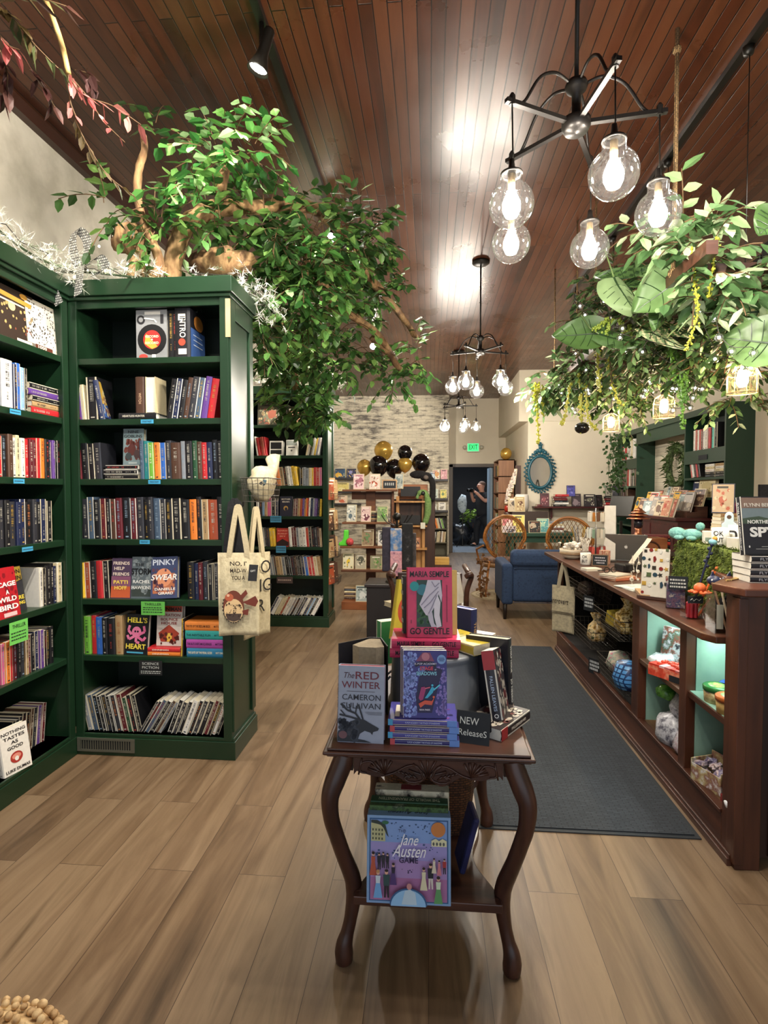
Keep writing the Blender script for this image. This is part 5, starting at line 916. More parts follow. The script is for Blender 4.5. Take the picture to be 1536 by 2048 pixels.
for k, (x, y, l) in enumerate(((-.03, 0, 'left'), (.015, -.01, 'middle'), (.055, .01, 'right'))):
    p = thing('shark_pen', f'navy shark-headed pen at the {l} of the round jar', 'pen', (1.27+x*.5, 2.5+y, TT+.05), rot=(0, R(x*300), 0), group='shark pens'); MB().tube([(0, 0, 0), (0, 0, .13)], .005, 8).build('shaft', M('#23283c', .4), p); MB().ball((0, -.008, .15), .027, 14, .8, 1, 1.25).build('head', M('#232b4a', .45), p, True); MB().ball((0, -.03, .14), .014, 10, .7).build('pale_jaw', M('#cfd2d4', .5), p, True); MB().prism([(-.01, .165), (.012, .165), (.004, .19)], -.003, .003, 'y').build('fin', M('#232b4a', .45), p)
    for s_ in (-1, 1): MB().ball((s_*.016, -.028, .156), .005, 8).build('eye', M('#e8e8e4', .3), p, True)
o = thing('clear_bin', 'clear open acrylic bin with pencils and tags at the near end of the counter', 'bin', (1.235, 2.385, TT), R(-8)); b = MB(); b.box(-.065, .065, -.055, .055, 0, .004).box(-.065, -.062, -.055, .055, .004, .16).box(.062, .065, -.055, .055, .004, .16).box(-.062, .062, .052, .055, .004, .16).box(-.062, .062, -.055, -.052, .004, .16); b.build('acrylic_box', CLR, o)
for k in range(3): MB().tube([(.0+.012*k, .0, .006), (-.05+.03*k, .03, .2)], .0045, 6).build('pencil', M(('#8d6a52', '#c9b49a', '#5d3a34')[k], .5), o)
MB().box(-.055, -.03, -.046, -.044, .02, .12).build('paper_tag', M('#d8d0bc', .6), o); MB().box(.025, .055, -.03, -.028, .02, .13).build('paper_tag', patchy('tag_art', ['#d8d0bc', '#b8823c'], 14), o)
# moss blanket over a raised box and the soaps, mugs and toys on it
MOSS = patchy('moss_pile', ['#2c3a12', '#516122', '#6f7f30', '#8a9440'], 55, (1, 1, .5), .3, .7, .95, .9)
bl = thing('moss_blanket', 'shaggy moss green blanket draped over a raised box on the counter', 'blanket', (0, 0, 0))
b = MB(); NX, NY = 46, 30; vs = []
for j in range(NY+1):
    for i in range(NX+1):
        s = i/NX; y = 2.4+.66*j/NY
        L_ = s*.92
        if L_ < .38: x, z = 1.315-.03*(1-L_/.38), .89+L_*.8
        else: x, z = 1.315+(L_-.38), 1.195
        hang = .03*NZ.noise(V((y*4, L_*3, 1))); 
        if L_ < .05: z += .07*NZ.noise(V((y*5, 0, 3)))+.1*max(0, (2.75-y))
        vs.append((x+hang*.5+.008*NZ.noise(V((y*40, L_*40, 7))), y+.01*NZ.noise(V((L_*20, y*9, 2))), z+.006*NZ.noise(V((y*45, L_*45, 0)))))
b.add(vs, [(j*(NX+1)+i, j*(NX+1)+i+1, (j+1)*(NX+1)+i+1, (j+1)*(NX+1)+i) for j in range(NY) for i in range(NX)]); b.build('cloth', MOSS, bl, True)
b = MB()
for k in range(5200):
    v = V(vs[rnd.randrange(len(vs))])+V((0, rnd.uniform(-.012, .012), rnd.uniform(-.012, .012))); n = V((-1, -.3, .25)) if v.z < 1.185 else V((-.2, -.3, 1)); n += V([rnd.uniform(-.7, .7) for _ in range(3)]); n.normalize(); e = v+n*rnd.uniform(.012, .024)+V((0, 0, -.008)); s_ = n.cross(V((rnd.random(), rnd.random(), rnd.random()))).normalized()*.0032
    b.add([v-s_, v+s_, e], [(0, 1, 2)])
b.build('shag', MOSS, bl)
obj('display_riser', MB().box(1.335, 2.1, 2.66, 3.05, TT, 1.185).box(1.335, 2.1, 2.44, 2.66, 1.095, 1.185), M('#3a2f28', .7), 'plain raised box hidden under the moss blanket', 'riser')
MZ = 1.2
o = thing('plush_turtle', 'fuzzy pale turquoise plush turtle at the far end of the moss blanket', 'plush toy', (1.36, 2.98, MZ), R(-60)); TQ = patchy('turquoise_plush', ['#5d9c98', '#86bdb6', '#6fada6'], 60, bump=.8, rough=.95); b = MB(); b.ball((0, 0, .032), .05, 18, .6, 1, .85); b.build('shell', TQ, o, True)
MB().ball((-.085, 0, .034), .036, 14, .9, 1.3).build('head', TQ, o, True)
for sx, sy in ((-1, -1), (-1, 1), (1, -1), (1, 1)): MB().ball((sx*.035, sy*.055, .016), .022, 10, .6, 1.2).build('flipper', TQ, o, True)
MB().ball((.03, .02, .075), .022, 10).build('hood_tuft', TQ, o, True)
for k, (x, y, h, w_, c, l) in enumerate(((1.38, 2.83, .06, .07, '#d9d4c8', 'first small white soap carton from the plush turtle'), (1.4, 2.75, .055, .075, '#d2ccbe', 'second small white soap carton from the plush turtle'), (1.37, 2.56, .05, .08, '#d8d2c2', 'cream soap carton lying at the front of the moss blanket'), (1.37, 2.56, .0, .0, '#c8c2b2', ''))):
    if l: q = thing('soap_carton', l, 'carton', (x, y, MZ), R(20*k-20), 'soap cartons'); MB().box(-w_/2, w_/2, -.03, .03, 0, h).build('box', M(c, .6), q, bevel=.002); MB().box(-w_/2+.008, w_/2-.008, -.0315, -.03, .012, h*.5).build('printed_band', M('#7f8f82', .6), q)
o = thing('soap_carton', 'large grey and white soap carton at the near end of the moss blanket', 'carton', (1.44, 2.47, MZ), R(-14), 'soap cartons'); MB().box(-.07, .09, -.04, .05, 0, .066).build('box', M('#d8d4ca', .6), o, bevel=.002); MB().box(-.068, .088, -.0415, -.04, .002, .06).build('grey_label', M('#6f6a70', .6), o); b = MB(); b.disc((-.055, -.042, .048), .007, 14, MX.Rotation(pi/2, 3, 'X'))
for z in (.034, .02): b.box(-.055, .05, -.0422, -.0415, z, z+.003)
b.build('label_print', M('#cfcbc2', .6, var=0), o)
mug('mug', 'white mug with black capital letters at the front of the moss blanket', (1.36, 2.7, MZ), R(-40), lines=('OK', 'BUT', 'FIRST'), s=.9)
mug('mug', 'plain white tall mug in the middle of the moss blanket', (1.46, 2.74, MZ), R(-30), lines=(), s=1.0)
mug('mug', 'plain white mug with black handle behind the tall white mug', (1.54, 2.66, MZ), R(-60), lines=(), s=1.0)
for (x, y, c, l, d) in ((1.47, 2.84, '#b3c4cc', 'pale blue arched soap tag standing behind the mugs', .0), (1.52, 2.56, '#d39a4e', 'amber arched soap tag with dark hole', 1), (1.565, 2.52, '#8fae86', 'green arched soap bar with cream top', 2)):
    q = thing('soap_tag', l, 'soap', (x, y, MZ+.01), R(-30), 'arched soap tags'); pts = [(-.032, 0), (.032, 0), (.032, .085), (.02, .095)]+[(.02*cos(a), .12+.026*sin(a)) for a in (.3, .8, 1.3, 1.8, 2.3, 2.8)]+[(-.02, .095), (-.032, .085)]; MB().prism(pts, -.011, .011, 'y').build('soap_body', M(c, .55), q, bevel=.003); MB().disc((0, -.0115, .12), .01, 14, MX.Rotation(pi/2, 3, 'X')).build('hole', M('#4a3324', .7), q); MB().box(-.024, .024, -.0125, -.011, .02, .05).build('printed_label', M('#e4dcc6', .6), q)
# stack of black books at the right on the ledge
gs = 'black thrillers on the counter ledge'
for k in range(4):
    book(.027, .21, .14, '#14151c', (1.375, 2.285, LG+.0275*k), 'flat', rz=R(-3+1.5*k), label=f'black book with white spine lettering, {("bottom", "second", "third", "top")[k]} of the pile on the ledge', group=gs, hard=False, page=PAGEW, mark=False, spine=[('FLYNN BERRY', .55, .6, .55, '#aeb0b8'), ('SPY', .12, .16, .5, '#aeb0b8')])
book(.03, .235, .155, '#1a1c24', (1.325, 2.3, LG+.112), 'face', rz=R(5), tilt=R(9), label='dark landscape face-out book standing on the pile at the ledge', group=gs, hard=False, page=PAGEW, mark=False, spine=[('FLYNN BERRY', .7, .4, .4, '#d8d8d8'), ('NORTHERN SPY', .28, .4, .4, '#d8d8d8')],
 art=[('r', .02, .55, .98, .98, '#69777c'), ('r', .02, .8, .98, .98, '#7a6458'), ('p', [(.02, .52), (.02, .62), (.2, .64), (.45, .66), (.7, .62), (.98, .68), (.98, .52)], '#3a4a3c'), ('r', .02, .02, .98, .53, '#1c1e26'), ('t', 'FLYNN BERRY', .5, .85, .84, .085, '#c9c4b8', .01), ('t', 'NORTHERN', .5, .56, .72, .085, '#d8d8d4', .02), ('t', 'SPY', .52, .38, .72, .22, '#d6d6d2', .04), ('d', .14, .14, .02, .02, '#c8c8c4'), ('l', [(.3, .1), (.8, .1)], .001, '#9a9a98'), ('l', [(.45, .14), (.65, .14)], .001, '#9a9a98')])
for k in range(3): obj('wooden_pencil', MB().tube([(0, 0, .004), (.1, .02, .004)], .0035, 6), wood('pencil_wood', '#a5824a', '#d8b878', .5, 20), f'{ORD[k]} of three short wooden pencils lying beside the black book pile', 'pencil', 'short pencils', (1.2+.012*k, 2.33+.006*k, LG), (0, 0, R(25+8*k)))
# canvas bag hung at the far end
def tote(name, label, loc, rot, W, Hh, col='#d6cbb0', strap=None, st=.3, sw=.013):
    o = thing('tote_bag', label, 'tote bag', loc, rot=rot, group='canvas tote bags'); b = MB(); n = 16; m_ = 18; vs = []
    for side in (-1, 1):
        for j in range(m_+1):
            for i in range(n+1):
                u, v = i/n, j/m_; bul = .02*sin(pi*u)*sin(pi*min(1, v*1.1))+.004*NZ.noise(V((u*5, v*5, side*3)))
                vs.append(((u-.5)*W*(1-.03*v), side*(.004+bul), -v*Hh+.006*sin(pi*u)*v))
    q = (n+1)*(m_+1); fs = [(s*q+j*(n+1)+i, s*q+j*(n+1)+i+1, s*q+(j+1)*(n+1)+i+1, s*q+(j+1)*(n+1)+i) for s in (0, 1) for j in range(m_) for i in range(n)]
    for j in range(m_): fs += [(j*(n+1), q+j*(n+1), q+(j+1)*(n+1), (j+1)*(n+1)), (j*(n+1)+n, q+j*(n+1)+n, q+(j+1)*(n+1)+n, (j+1)*(n+1)+n)]
    fs += [(m_*(n+1)+i, m_*(n+1)+i+1, q+m_*(n+1)+i+1, q+m_*(n+1)+i) for i in range(n)]
    b.add(vs, fs); b.build('bag_body', patchy('canvas_'+col, [col, '#d6caa8' if col > '#8' else '#22222a'], 50, bump=.25, rough=.9), o, True)
    for sd in (-1, 1):
        b = MB(); P_ = curve([(-W*.22, sd*.006, -.04), (-W*.2, sd*.008, .02), (-W*.05, sd*.006, st*.9), (0, sd*.006, st), (W*.05, sd*.006, st*.9), (W*.2, sd*.008, .02), (W*.22, sd*.006, -.04)], 5); vv = []
        for k, p in enumerate(P_):
            t = (P_[min(k+1, len(P_)-1)]-P_[max(k-1, 0)]).normalized(); sd_ = V((t.z, 0, -t.x))*sw; vv += [p-sd_, p+sd_, p+sd_+V((0, .002, 0)), p-sd_+V((0, .002, 0))]
        b.add(vv, [(4*k+i, 4*k+(i+1) % 4, 4*k+4+(i+1) % 4, 4*k+4+i) for k in range(len(P_)-1) for i in range(4)]); b.build('handle', M(strap or col, .9, bump=.2, scale=80), o)
    return o
o = tote('t', 'narrow cream canvas bag with handwritten word hung at the counter end', (1.13, 4.75, .66), (0, 0, R(-38)), .2, .4, '#b8ac92', st=.19)
text('introvert', .07, (-.02, -.03, -.13), (pi/2, 0, 0), M('#2c2622', .8, var=0), o, width=.15, name='printed_word', shear=.3); b = MB(); b.box(-.095, .095, -.031, -.024, -.222, -.219).box(-.095, .095, -.031, -.024, -.235, -.232); b.build('printed_stripes', M('#5a5040', .8, var=0), o)
# wire baskets in the dark bay
WIRE = M('#55514c', .35, .7)
def wire_basket(label, loc, rz, W, D, Hh, group='wire baskets', grid=.03, m=WIRE):
    o = thing('wire_basket', label, 'wire basket', loc, rz, group); b = MB(); fl_ = .85
    def p(u, w, z): k = fl_+(1-fl_)*z/Hh; return V((u*W/2*k, w*D/2*k, z))
    for z in [Hh*k/4 for k in range(5)]: b.tube([p(-1, -1, z), p(1, -1, z), p(1, 1, z), p(-1, 1, z)], .003 if z == Hh else .0016, 5, True)
    b.build('rim_wires', m, o); b = MB(); n = int(W/grid)
    for k in range(n+1):
        u = -1+2*k/n; b.tube([p(u, -1, Hh), p(u, -1, 0), p(u, 1, 0), p(u, 1, Hh)], .0015, 4)
    for k in range(int(D/grid)+1):
        u = -1+2*k/max(1, int(D/grid)); b.tube([p(-1, u, Hh), p(-1, u, 0), p(1, u, 0), p(1, u, Hh)], .0015, 4)
    b.build('wire_grid', m, o); return o
wb = [(1.29, 4.55, .6, 'upper far wire basket under the counter top'), (1.27, 3.75, .52, 'upper near wire basket holding a bag of gold sweets'), (1.27, 4.35, .3, 'lower far wire basket under the counter'), (1.26, 3.62, .22, 'lower near wire basket of wrapped sweets and a blue pouch')]
for (x, y, z, l) in wb: wire_basket(l, (x, y, z), pi/2, .55, .2, .13, 'wire baskets under the counter')
gw = 'goods in the under-counter baskets'
def pouch(loc, r, sz, m, label, rot=(0, 0, 0), neck=True, cat='bag'):
    o = thing('goods_pouch', label, cat, loc, rot=rot, group=gw); b = MB(); b.lathe([(0, 0), (r*.8, r*.05), (r, r*.5*sz), (r*.85, r*1.1*sz), (r*.35, r*1.55*sz), (r*.3, r*1.7*sz), (r*.6, r*2.1*sz), (r*.55, r*2.1*sz), (0, r*1.75*sz)] if neck else [(0, 0), (r*.8, r*.06), (r, r*.6*sz), (r*.7, r*1.3*sz), (0, r*1.5*sz)], n=18)
    b.v = [tuple(V(q)+V((NZ.noise(V(q)*25), NZ.noise(V(q)*25+V((3, 0, 0))), NZ.noise(V(q)*25+V((0, 5, 0)))))*.012) for q in b.v]; b.build('pouch_body', m, o, True); return o
pouch((1.27, 3.62, .55), .09, 1.2, patchy('gold_foil', ['#3a2a12', '#b08a3c', '#f0dca0', '#6b5020'], 34, rough=.25), 'clear bag of gold foil sweets in the upper near wire basket')
obj('yellow_packet', MB().box(-.06, .06, -.04, .04, 0, .09), patchy('yellow_pack', ['#c9a832', '#e0c84a', '#8f6a22'], 18), 'yellow packet standing in the upper near wire basket', 'packet', gw, (1.28, 3.88, .545), (.2, 0, .4))
pouch((1.26, 4.25, .33), .075, 1.3, patchy('amber_sweets', ['#6b4a22', '#c9a05a', '#f0d8a8', '#3a4a2c'], 30, rough=.25), 'bag of amber sweets poking out of the lower far wire basket')
pouch((1.27, 3.78, .25), .085, 1.1, patchy('pink_sweets', ['#c9a0a8', '#e0d0b8', '#9ab0a0', '#b86a7a'], 26, rough=.4), 'bag of pink and cream sweets in the lower near wire basket', neck=False)
m_, nt, bs = base('blue_check'); L = nt.links.new; tc = nd(nt, 'ShaderNodeTexCoord'); br = nd(nt, 'ShaderNodeTexBrick', offset=0.0, _Scale=1.0); br.inputs['Brick Width'].default_value = .026; br.inputs['Row Height'].default_value = .026; br.inputs['Mortar Size'].default_value = .004
for i, c in (('Color1', '#4f93d4'), ('Color2', '#6aa8de'), ('Mortar', '#16386a')): br.inputs[i].default_value = (*lin(c), 1)
sp = nd(nt, 'ShaderNodeSeparateXYZ'); cb = nd(nt, 'ShaderNodeCombineXYZ'); L(tc.outputs['Object'], sp.inputs[0]); L(sp.outputs['Y'], cb.inputs[0]); L(sp.outputs['Z'], cb.inputs[1]); L(cb.outputs[0], br.inputs['Vector']); L(br.outputs['Color'], bs.inputs['Base Color']); bs.inputs['Roughness'].default_value = .4
pouch((1.21, 3.42, .26), .1, 1.15, m_, 'bright blue checked pouch at the front of the lower near wire basket', neck=False)
pouch((1.28, 4.62, .62), .07, 1.0, patchy('grey_packets', ['#3a3230', '#8a7a70', '#5a3a3a'], 20), 'brown and grey packet in the upper far wire basket', neck=False)
for k, (y, z, l) in enumerate(((4.13, .58, 'upper'), (3.98, .16, 'lower'))):
    o = thing('chalk_tag', f'{l} black chalk price tag hung from a wire basket', 'price tag', (1.165, y, z), R(-60), 'chalk price tags'); MB().box(-.05, .05, 0, .003, 0, .11).build('tag_card', CHK, o)
    for z_ in (.085, .06, .035):
        b = MB(); x = -.038
        while x < .034: l_ = rnd.uniform(.006, .014); b.box(x, x+l_, -.0012, -.0004, z_-.008, z_+.008); x += l_+.004
        b.build('chalk_writing', M('#c4c8cc', .8, var=0), o)
# goods in the mint bays
gm = 'goods in the mint green bays'
o = thing('sweet_box', 'red and white striped box of sweets on the mint bay shelf', 'box', (1.215, 2.85, .52), R(-60), gm); MB().box(-.09, .09, -.055, .055, 0, .06).build('carton', planks('red_stripes', ['#c23a2c', '#e8e0e4', '#c23a2c'], 2, .03, .0005, .02, .4, .0, dark='#c23a2c'), o); MB().box(-.092, .092, -.057, -.053, .0, .05).build('red_front', patchy('red_front', ['#b8321f', '#d84a30', '#e8a080'], 18), o); MB().box(.03, .085, -.06, -.057, -.01, .03).build('chalk_tag', CHK, o)
b = MB()
for k in range(16): b.ball((rnd.uniform(-.075, .075), rnd.uniform(-.04, .04), .062), .014, 7, .7)
tag(b.build('sweets', M('#d4452c', .3), o, True), kind='stuff')
obj('picture_packet', MB().box(-.1, .1, -.02, .02, 0, .2), patchy('bowl_picture', ['#2a2f38', '#c9d4d8', '#8a4a3a', '#4a6a58', '#d8d8e4'], 13), 'dark printed packet standing at the back of the far mint bay', 'packet', gm, (1.32, 3.02, .52), (R(-8), 0, R(-62)))
obj('chalk_tag', MB().box(-.045, .045, 0, .003, 0, .05), CHK, 'black chalk price tag leaning on the striped sweet box', 'price tag', 'chalk price tags', (1.25, 2.76, .585), (0, 0, R(-60)))
pouch((1.24, 3.03, .525), .07, .6, patchy('clear_wrap', ['#aebcc4', '#e4ecf0', '#8a9aa4'], 22, rough=.2), 'crumpled clear packet beside the striped sweet box', neck=False)
for k, (x, y, z, r, m, l) in enumerate(((1.27, 2.88, .172, .105, ['#8a8a94', '#cfd0d8', '#5a5a66'], 'large clear bag of grey sweets on the mint bay floor'), (1.26, 2.74, .172, .08, ['#5a5058', '#b8b4bc', '#8a3a44'], 'clear bag of mixed sweets nearer the post on the bay floor'), (1.29, 2.88, .3, .08, ['#6a6a72', '#b0b0b8', '#4a4a52'], 'clear grey bag piled on top of the other sweet bags'), (1.24, 3.0, .36, .05, ['#2c5a22', '#5a9a3a', '#8ac05a'], 'bright green packet on top of the grey sweet bags'))):
    pouch((x, y, z), r, 1, patchy('sweet_bag_%d' % k, m, 24, rough=.25), l, (0, .2*(k-1), 0), neck=False)
def tub_of(x, y, z, lid, side, label):
    o = thing('putty_tub', label, 'tub', (x, y, z), group='round tubs on the mint shelf'); MB().lathe([(0, 0), (.05, 0), (.054, .055), (0, .055)], n=26).build('tub_body', patchy('tub_'+lid, side, 16, (1, 1, 1.5)), o, True); MB().lathe([(.056, .05), (.057, .068), (.052, .072), (0, .072)], n=26).build('lid', M(lid, .35), o, True); MB().disc((0, 0, .0725), .036, 22).build('lid_picture', patchy('lid_art', ['#c8d870', '#5a8a4a', '#d8d8b0'], 22), o)
tub_of(1.245, 2.47, .543, '#2f7a3a', ['#d8cc9a', '#a58a5a', '#2a3a5a'], 'round tub with green lid on the near mint shelf'); tub_of(1.33, 2.5, .543, '#2f5ac0', ['#c8cce0', '#5a6a9a'], 'round tub with blue lid behind the green lidded one'); tub_of(1.235, 2.345, .543, '#b5622c', ['#cfae6a', '#8a6a3a'], 'round tub with orange lid nearest on the mint shelf'); tub_of(1.34, 2.36, .543, '#8ac06a', ['#cfe0b0', '#6a8a5a'], 'round tub with pale green lid at the back of the near shelf')
o = thing('goods_carton', 'white carton of small packets on the near mint bay floor', 'carton', (1.245, 2.46, .172), R(-70), gm); b = MB(); b.box(-.08, .08, -.06, -.055, 0, .08).box(-.08, .08, .055, .06, 0, .12).box(-.08, -.075, -.06, .06, 0, .1).box(.075, .08, -.06, .06, 0, .1).box(-.08, .08, -.06, .06, 0, .004); b.build('carton_walls', patchy('carton_print', ['#dcdce0', '#b8a878', '#8a5a50', '#e8e8ea'], 16), o)
b = MB()
for k in range(14): b.cbox((rnd.uniform(-.06, .06), rnd.uniform(-.04, .04), rnd.uniform(.03, .09)), (.04, .03, .014), (rnd.uniform(-1, 1), rnd.uniform(-1, 1), rnd.uniform(0, 3)))
tag(b.build('small_packets', patchy('small_packs', ['#d0d0dc', '#5a4a7a', '#e0d0d0', '#7a3a40'], 25, rough=.3), o), kind='stuff')
o = thing('goods_carton', 'dark green carton of packets at the back of the near mint bay', 'carton', (1.36, 2.4, .172), R(-70), gm); MB().box(-.09, .09, -.07, .07, 0, .1).build('carton_walls', patchy('green_carton', ['#26301c', '#4a5a34', '#8a9484'], 15), o)
b = MB()
for k in range(12): b.cbox((rnd.uniform(-.07, .07), rnd.uniform(-.05, .05), .105), (.05, .03, .014), (rnd.uniform(-.6, .6), rnd.uniform(-.6, .6), rnd.uniform(0, 3)))
tag(b.build('small_packets', M('#3a4a2a', .3), o), kind='stuff')
for k in range(5): obj('red_roll', MB().lathe([(0, 0), (.03, .002), (.034, .01), (.03, .02), (0, .022)], n=20), M('#b0202a', .3), f'{ORD[k]} shiny red roll from the aisle on the near mint bay floor', 'sweet roll', 'red sweet rolls', (1.225+.027*k, 2.285, .215), (0, pi/2, R(15)), True)
obj('red_tray', MB().box(-.08, .08, -.055, .055, 0, .035), M('#7d1c20', .5), 'dark red tray under the shiny red rolls', 'tray', gm, (1.28, 2.285, .172))
obj('tissue_paper', MB().ball((0, 0, 0), .055, 14, .5, 1.3, .7), M('#dfe2e8', .8), 'crumpled white tissue paper at the front of the near mint bay', 'tissue', gm, (1.225, 2.245, .195), (.3, .5, .2), True)
# ---------- middle and back of the shop ----------
rnd.seed(33)
def px(x, y, Y): return at(x, y, Y)
# canvas bags and basket on the side of the first bookcase
HK = thing('wall_hook', 'small dark metal hook on the side panel holding the canvas bags', 'hook', (-1.052, 2.89, 1.38)); MB().tube(curve([(-.012, 0, .02), (.02, 0, .01), (.045, 0, -.005), (.05, 0, .02)], 4), .004, 6).build('hook_wire', IRON, HK)
o = tote('t', 'front cream canvas bag printed with a brown puffer fish', (-1.0, 2.8, 1.135), (0, 0, R(6)), .215, .44, '#bfb190', st=.24)
for s, z in (("NO, I'", -.055), ('MAD-W', -.092), ('YOU A', -.129)): text(s, .03, (.005, -.03, z), (pi/2, 0, 0), M('#2c211a', .8, var=0), o, width=.085 if s[0] != 'Y' else .07, name='printed_words', bold=.02)
F = [('p', [(.42+r_*cos(a_), .4+r_*.9*sin(a_)) for a_, r_ in ((2.6+k_*.11, .25 if k_ % 2 else .215) for k_ in range(31))], '#2c2420'), ('d', .42, .41, .215, .2, '#6d3524'), ('d', .42, .35, .2, .15, '#d9b98a'), ('p', [(.25, .31), (.59, .31), (.55, .23), (.42, .205), (.29, .23)], '#4a3a33'), ('d', .33, .52, .09, .05, '#b05a3c'), ('p', [(.6, .46), (.7, .48), (.88, .54), (.94, .47), (.88, .4), (.7, .43)], '#6d2f22'), ('p', [(.56, .54), (.68, .62), (.72, .57), (.62, .5)], '#6d2f22'), ('p', [(.6, .35), (.74, .37), (.72, .29), (.62, .3)], '#6d2f22'), ('d', .31, .545, .03, .018, '#e0b090'), ('d', .33, .44, .018, .014, '#2c1f1a'), ('d', .54, .42, .02, .014, '#2c1f1a'), ('s', .26, .28, .58, .44, 40, .014, '#3a2a22')]
fp = fl(o, 'printed_fish', F, .44, 0); fp.location = (-.0, -.032, -.44); fp.scale = (.56, 1, .92)
tag_ = MB().cbox((.085, -.045, -.1), (.045, .002, .085), (0, .1, .3)).build('hang_tag', M('#1c1c20', .6), o); text('GIFT', .014, (.085, -.0475, -.09), (pi/2, 0, .3), M('#d0d0cc', .6, var=0), o, width=.026, name='tag_print')
o = tote('t', 'cream canvas bag with tall black letters hung behind the puffer fish one', (-.945, 2.93, 1.12), (0, 0, R(62)), .2, .46, '#bfb190', st=.24)
for s, z in (('NO', -.08), ('DIG', -.18), ('R', -.29)): text(s, .1, (0, -.03, z), (pi/2, 0, 0), M('#1d1a18', .8, var=0), o, name='printed_words')
tote('t', 'black canvas bag with broad straps hung behind the cream bags', (-1.03, 2.835, 1.1), (0, 0, R(8)), .17, .38, '#1b1b1f', st=.29, sw=.03)
wire_basket('black wire basket fixed to the bookcase side holding a rolled canvas bag', (-.955, 3.06, 1.4), pi/2, .24, .16, .13, 'wire baskets on bookcase sides', .028)
CV = patchy('canvas_rolled', ['#b5a888', '#cfc2a2'], 40, bump=.25, rough=.9)
o = thing('tote_bag', 'cream canvas bag with blue bird print bundled in the wire basket', 'tote bag', (-.955, 3.06, 1.41), group='canvas tote bags'); b = MB(); b.ball((0, 0, .09), .1, 18, 1.05, .72, 1.1); b.tube([(.02, .06, .12), (.04, .1, .19), (.03, .11, .25)], [.05, .035, .04], 10); b.v = [tuple(V(q)+V((NZ.noise(V(q)*18), NZ.noise(V(q)*18+V((4, 0, 0))), NZ.noise(V(q)*18+V((0, 4, 0)))))*.022) for q in b.v]; b.build('folded_cloth', CV, o, True)
pr_ = MB(); pr_.ball((.01, -.062, .1), .052, 14, .9, .9, .9); pr_.build('bird_print', patchy('blue_print', ['#1d2a3a', '#3f6a7c', '#cdbf9e', '#20242c'], 34, lo=.4, hi=.6), o, True)
# baskets of notebooks on the side of the farther bookcase
for k, (y, cs, l) in enumerate(((1000, 'Raa', 'top'), (1060, 'uaa', 'second'), (1113, 'aua', 'third'), (1165, 'Ruu', 'lowest'))):
    z = px(668, y, 6.0).z; wire_basket(f'{l} of four small wire baskets on the farther bookcase side', (-1.035, 5.98, z), pi/2, .24, .09, .07, 'wire baskets on bookcase sides', .04)
    for j, c in enumerate(cs): tag(book(.022, .2+.02*((j*5) % 3), .13, c, (-1.06+.005*j, 5.88+.05*j, z+.004), 'face', rz=R(70-8*j), tilt=R(5), label=f'{PAL[c][0]} notebook, {ORD[j]} from the front in the {l} basket of the farther bookcase side', group='notebooks in the small wire baskets', mark=False, name='notebook', art=mottle(['#8a5a3a', '#d9c9a8'], 8)), cat='notebook')
# stepped display stand
WS = wood('stand_wood', '#54311d', '#80502f', .5, 4, 'x')
S = thing('display_stand', 'stepped dark wood display stand of face-out books near the balloons', 'display stand', (-.76, 7.0, 0))
lev = [(1.49, .34, -.05), (1.08, .34, -.08), (.78, .36, -.12), (.49, .34, -.16)]
MB().box(-.06, .06, .02, .1, .1, 1.5).box(.27, .3, .02, .06, .1, 1.5).build('post', WS, S)
for z, w_, y in lev: MB().box(-w_, w_, y-.1, .12, z-.025, z).build('shelf', WS, S, bevel=.003)
MB().box(-.33, .33, -.3, .12, 0, .1).build('base', wood('stand_base', '#6b3c22', '#96592f', .5, 4, 'x'), S, bevel=.004); MB().box(-.25, .28, .06, .1, 1.36, 1.46).build('rail', WS, S)
gs_ = 'face-out books on the stepped stand'
def fb(x, y, Y, z, w_, h, cs, label, group, tilt=8, turn=0, t=.02, bg_='e', art=None): return book(t, h, w_, bg_, (px(x, y, Y).x, Y, z), 'face', rz=R(turn), tilt=R(tilt), label=label, group=group, mark=False, art=art or ([('r', .04, .03, .96, .97, cs[0])]+mottle(cs[1:], 16, .016)))
for x, w_, h, cs, l in ((717, .14, .2, ['#d9b8b8', '#8a5a62', '#f0e0dc', '#a86a78'], 'pink floral face-out book at left on the top step of the stand'), (749, .145, .2, ['#dcc9bc', '#b8583a', '#8a6a5a', '#f0e4d8'], 'cream face-out book with rust flowers on the top step of the stand')): fb(x, 970, 6.93, 1.49, w_, h, cs, l, gs_)
o = thing('chalk_sign', 'small framed chalkboard standing on the top step of the stand', 'sign', (px(779, 970, 6.93).x, 6.93, 1.49), rot=(R(-8), 0, 0)); MB().box(-.095, .095, 0, .015, 0, .125).build('frame', wood('pale_frame', '#a5805a', '#c9a57c', .5, 8), o); MB().box(-.08, .08, -.001, .002, .014, .11).build('board', CHK, o); b = MB()
for k in range(5): b.box(-.06+.025*k, -.045+.025*k, -.002, -.001, .05, .085)
b.build('chalk_writing', M('#a8a8a4', .8, var=0), o)
for x, w_, h, cs, l in ((702, .13, .22, ['#b9b9ae', '#5a6a72', '#e0ddd0'], 'grey patterned face-out book at left on second step of the stand'), (731, .13, .2, ['#d9b9b4', '#6a3a44', '#f0dcd4'], 'pink and maroon face-out book on second step of the stand'), (764, .14, .2, ['#8a9a72', '#5a9a3a', '#b8d08a'], 'leafy green face-out book on second step of the stand')): fb(x, 1038, 6.9, 1.08, w_, h, cs, l, gs_, turn=-8)
for k in range(6): book(.022, .17, .12, 'uakuce'[k], (px(747, 1030, 6.95).x, 6.96, 1.08+.0225*k), 'flat', label=f'{PAL["uakuce"[k]][0]} book lying flat, {ORD[k]} up, second step of the stand', group=gs_)
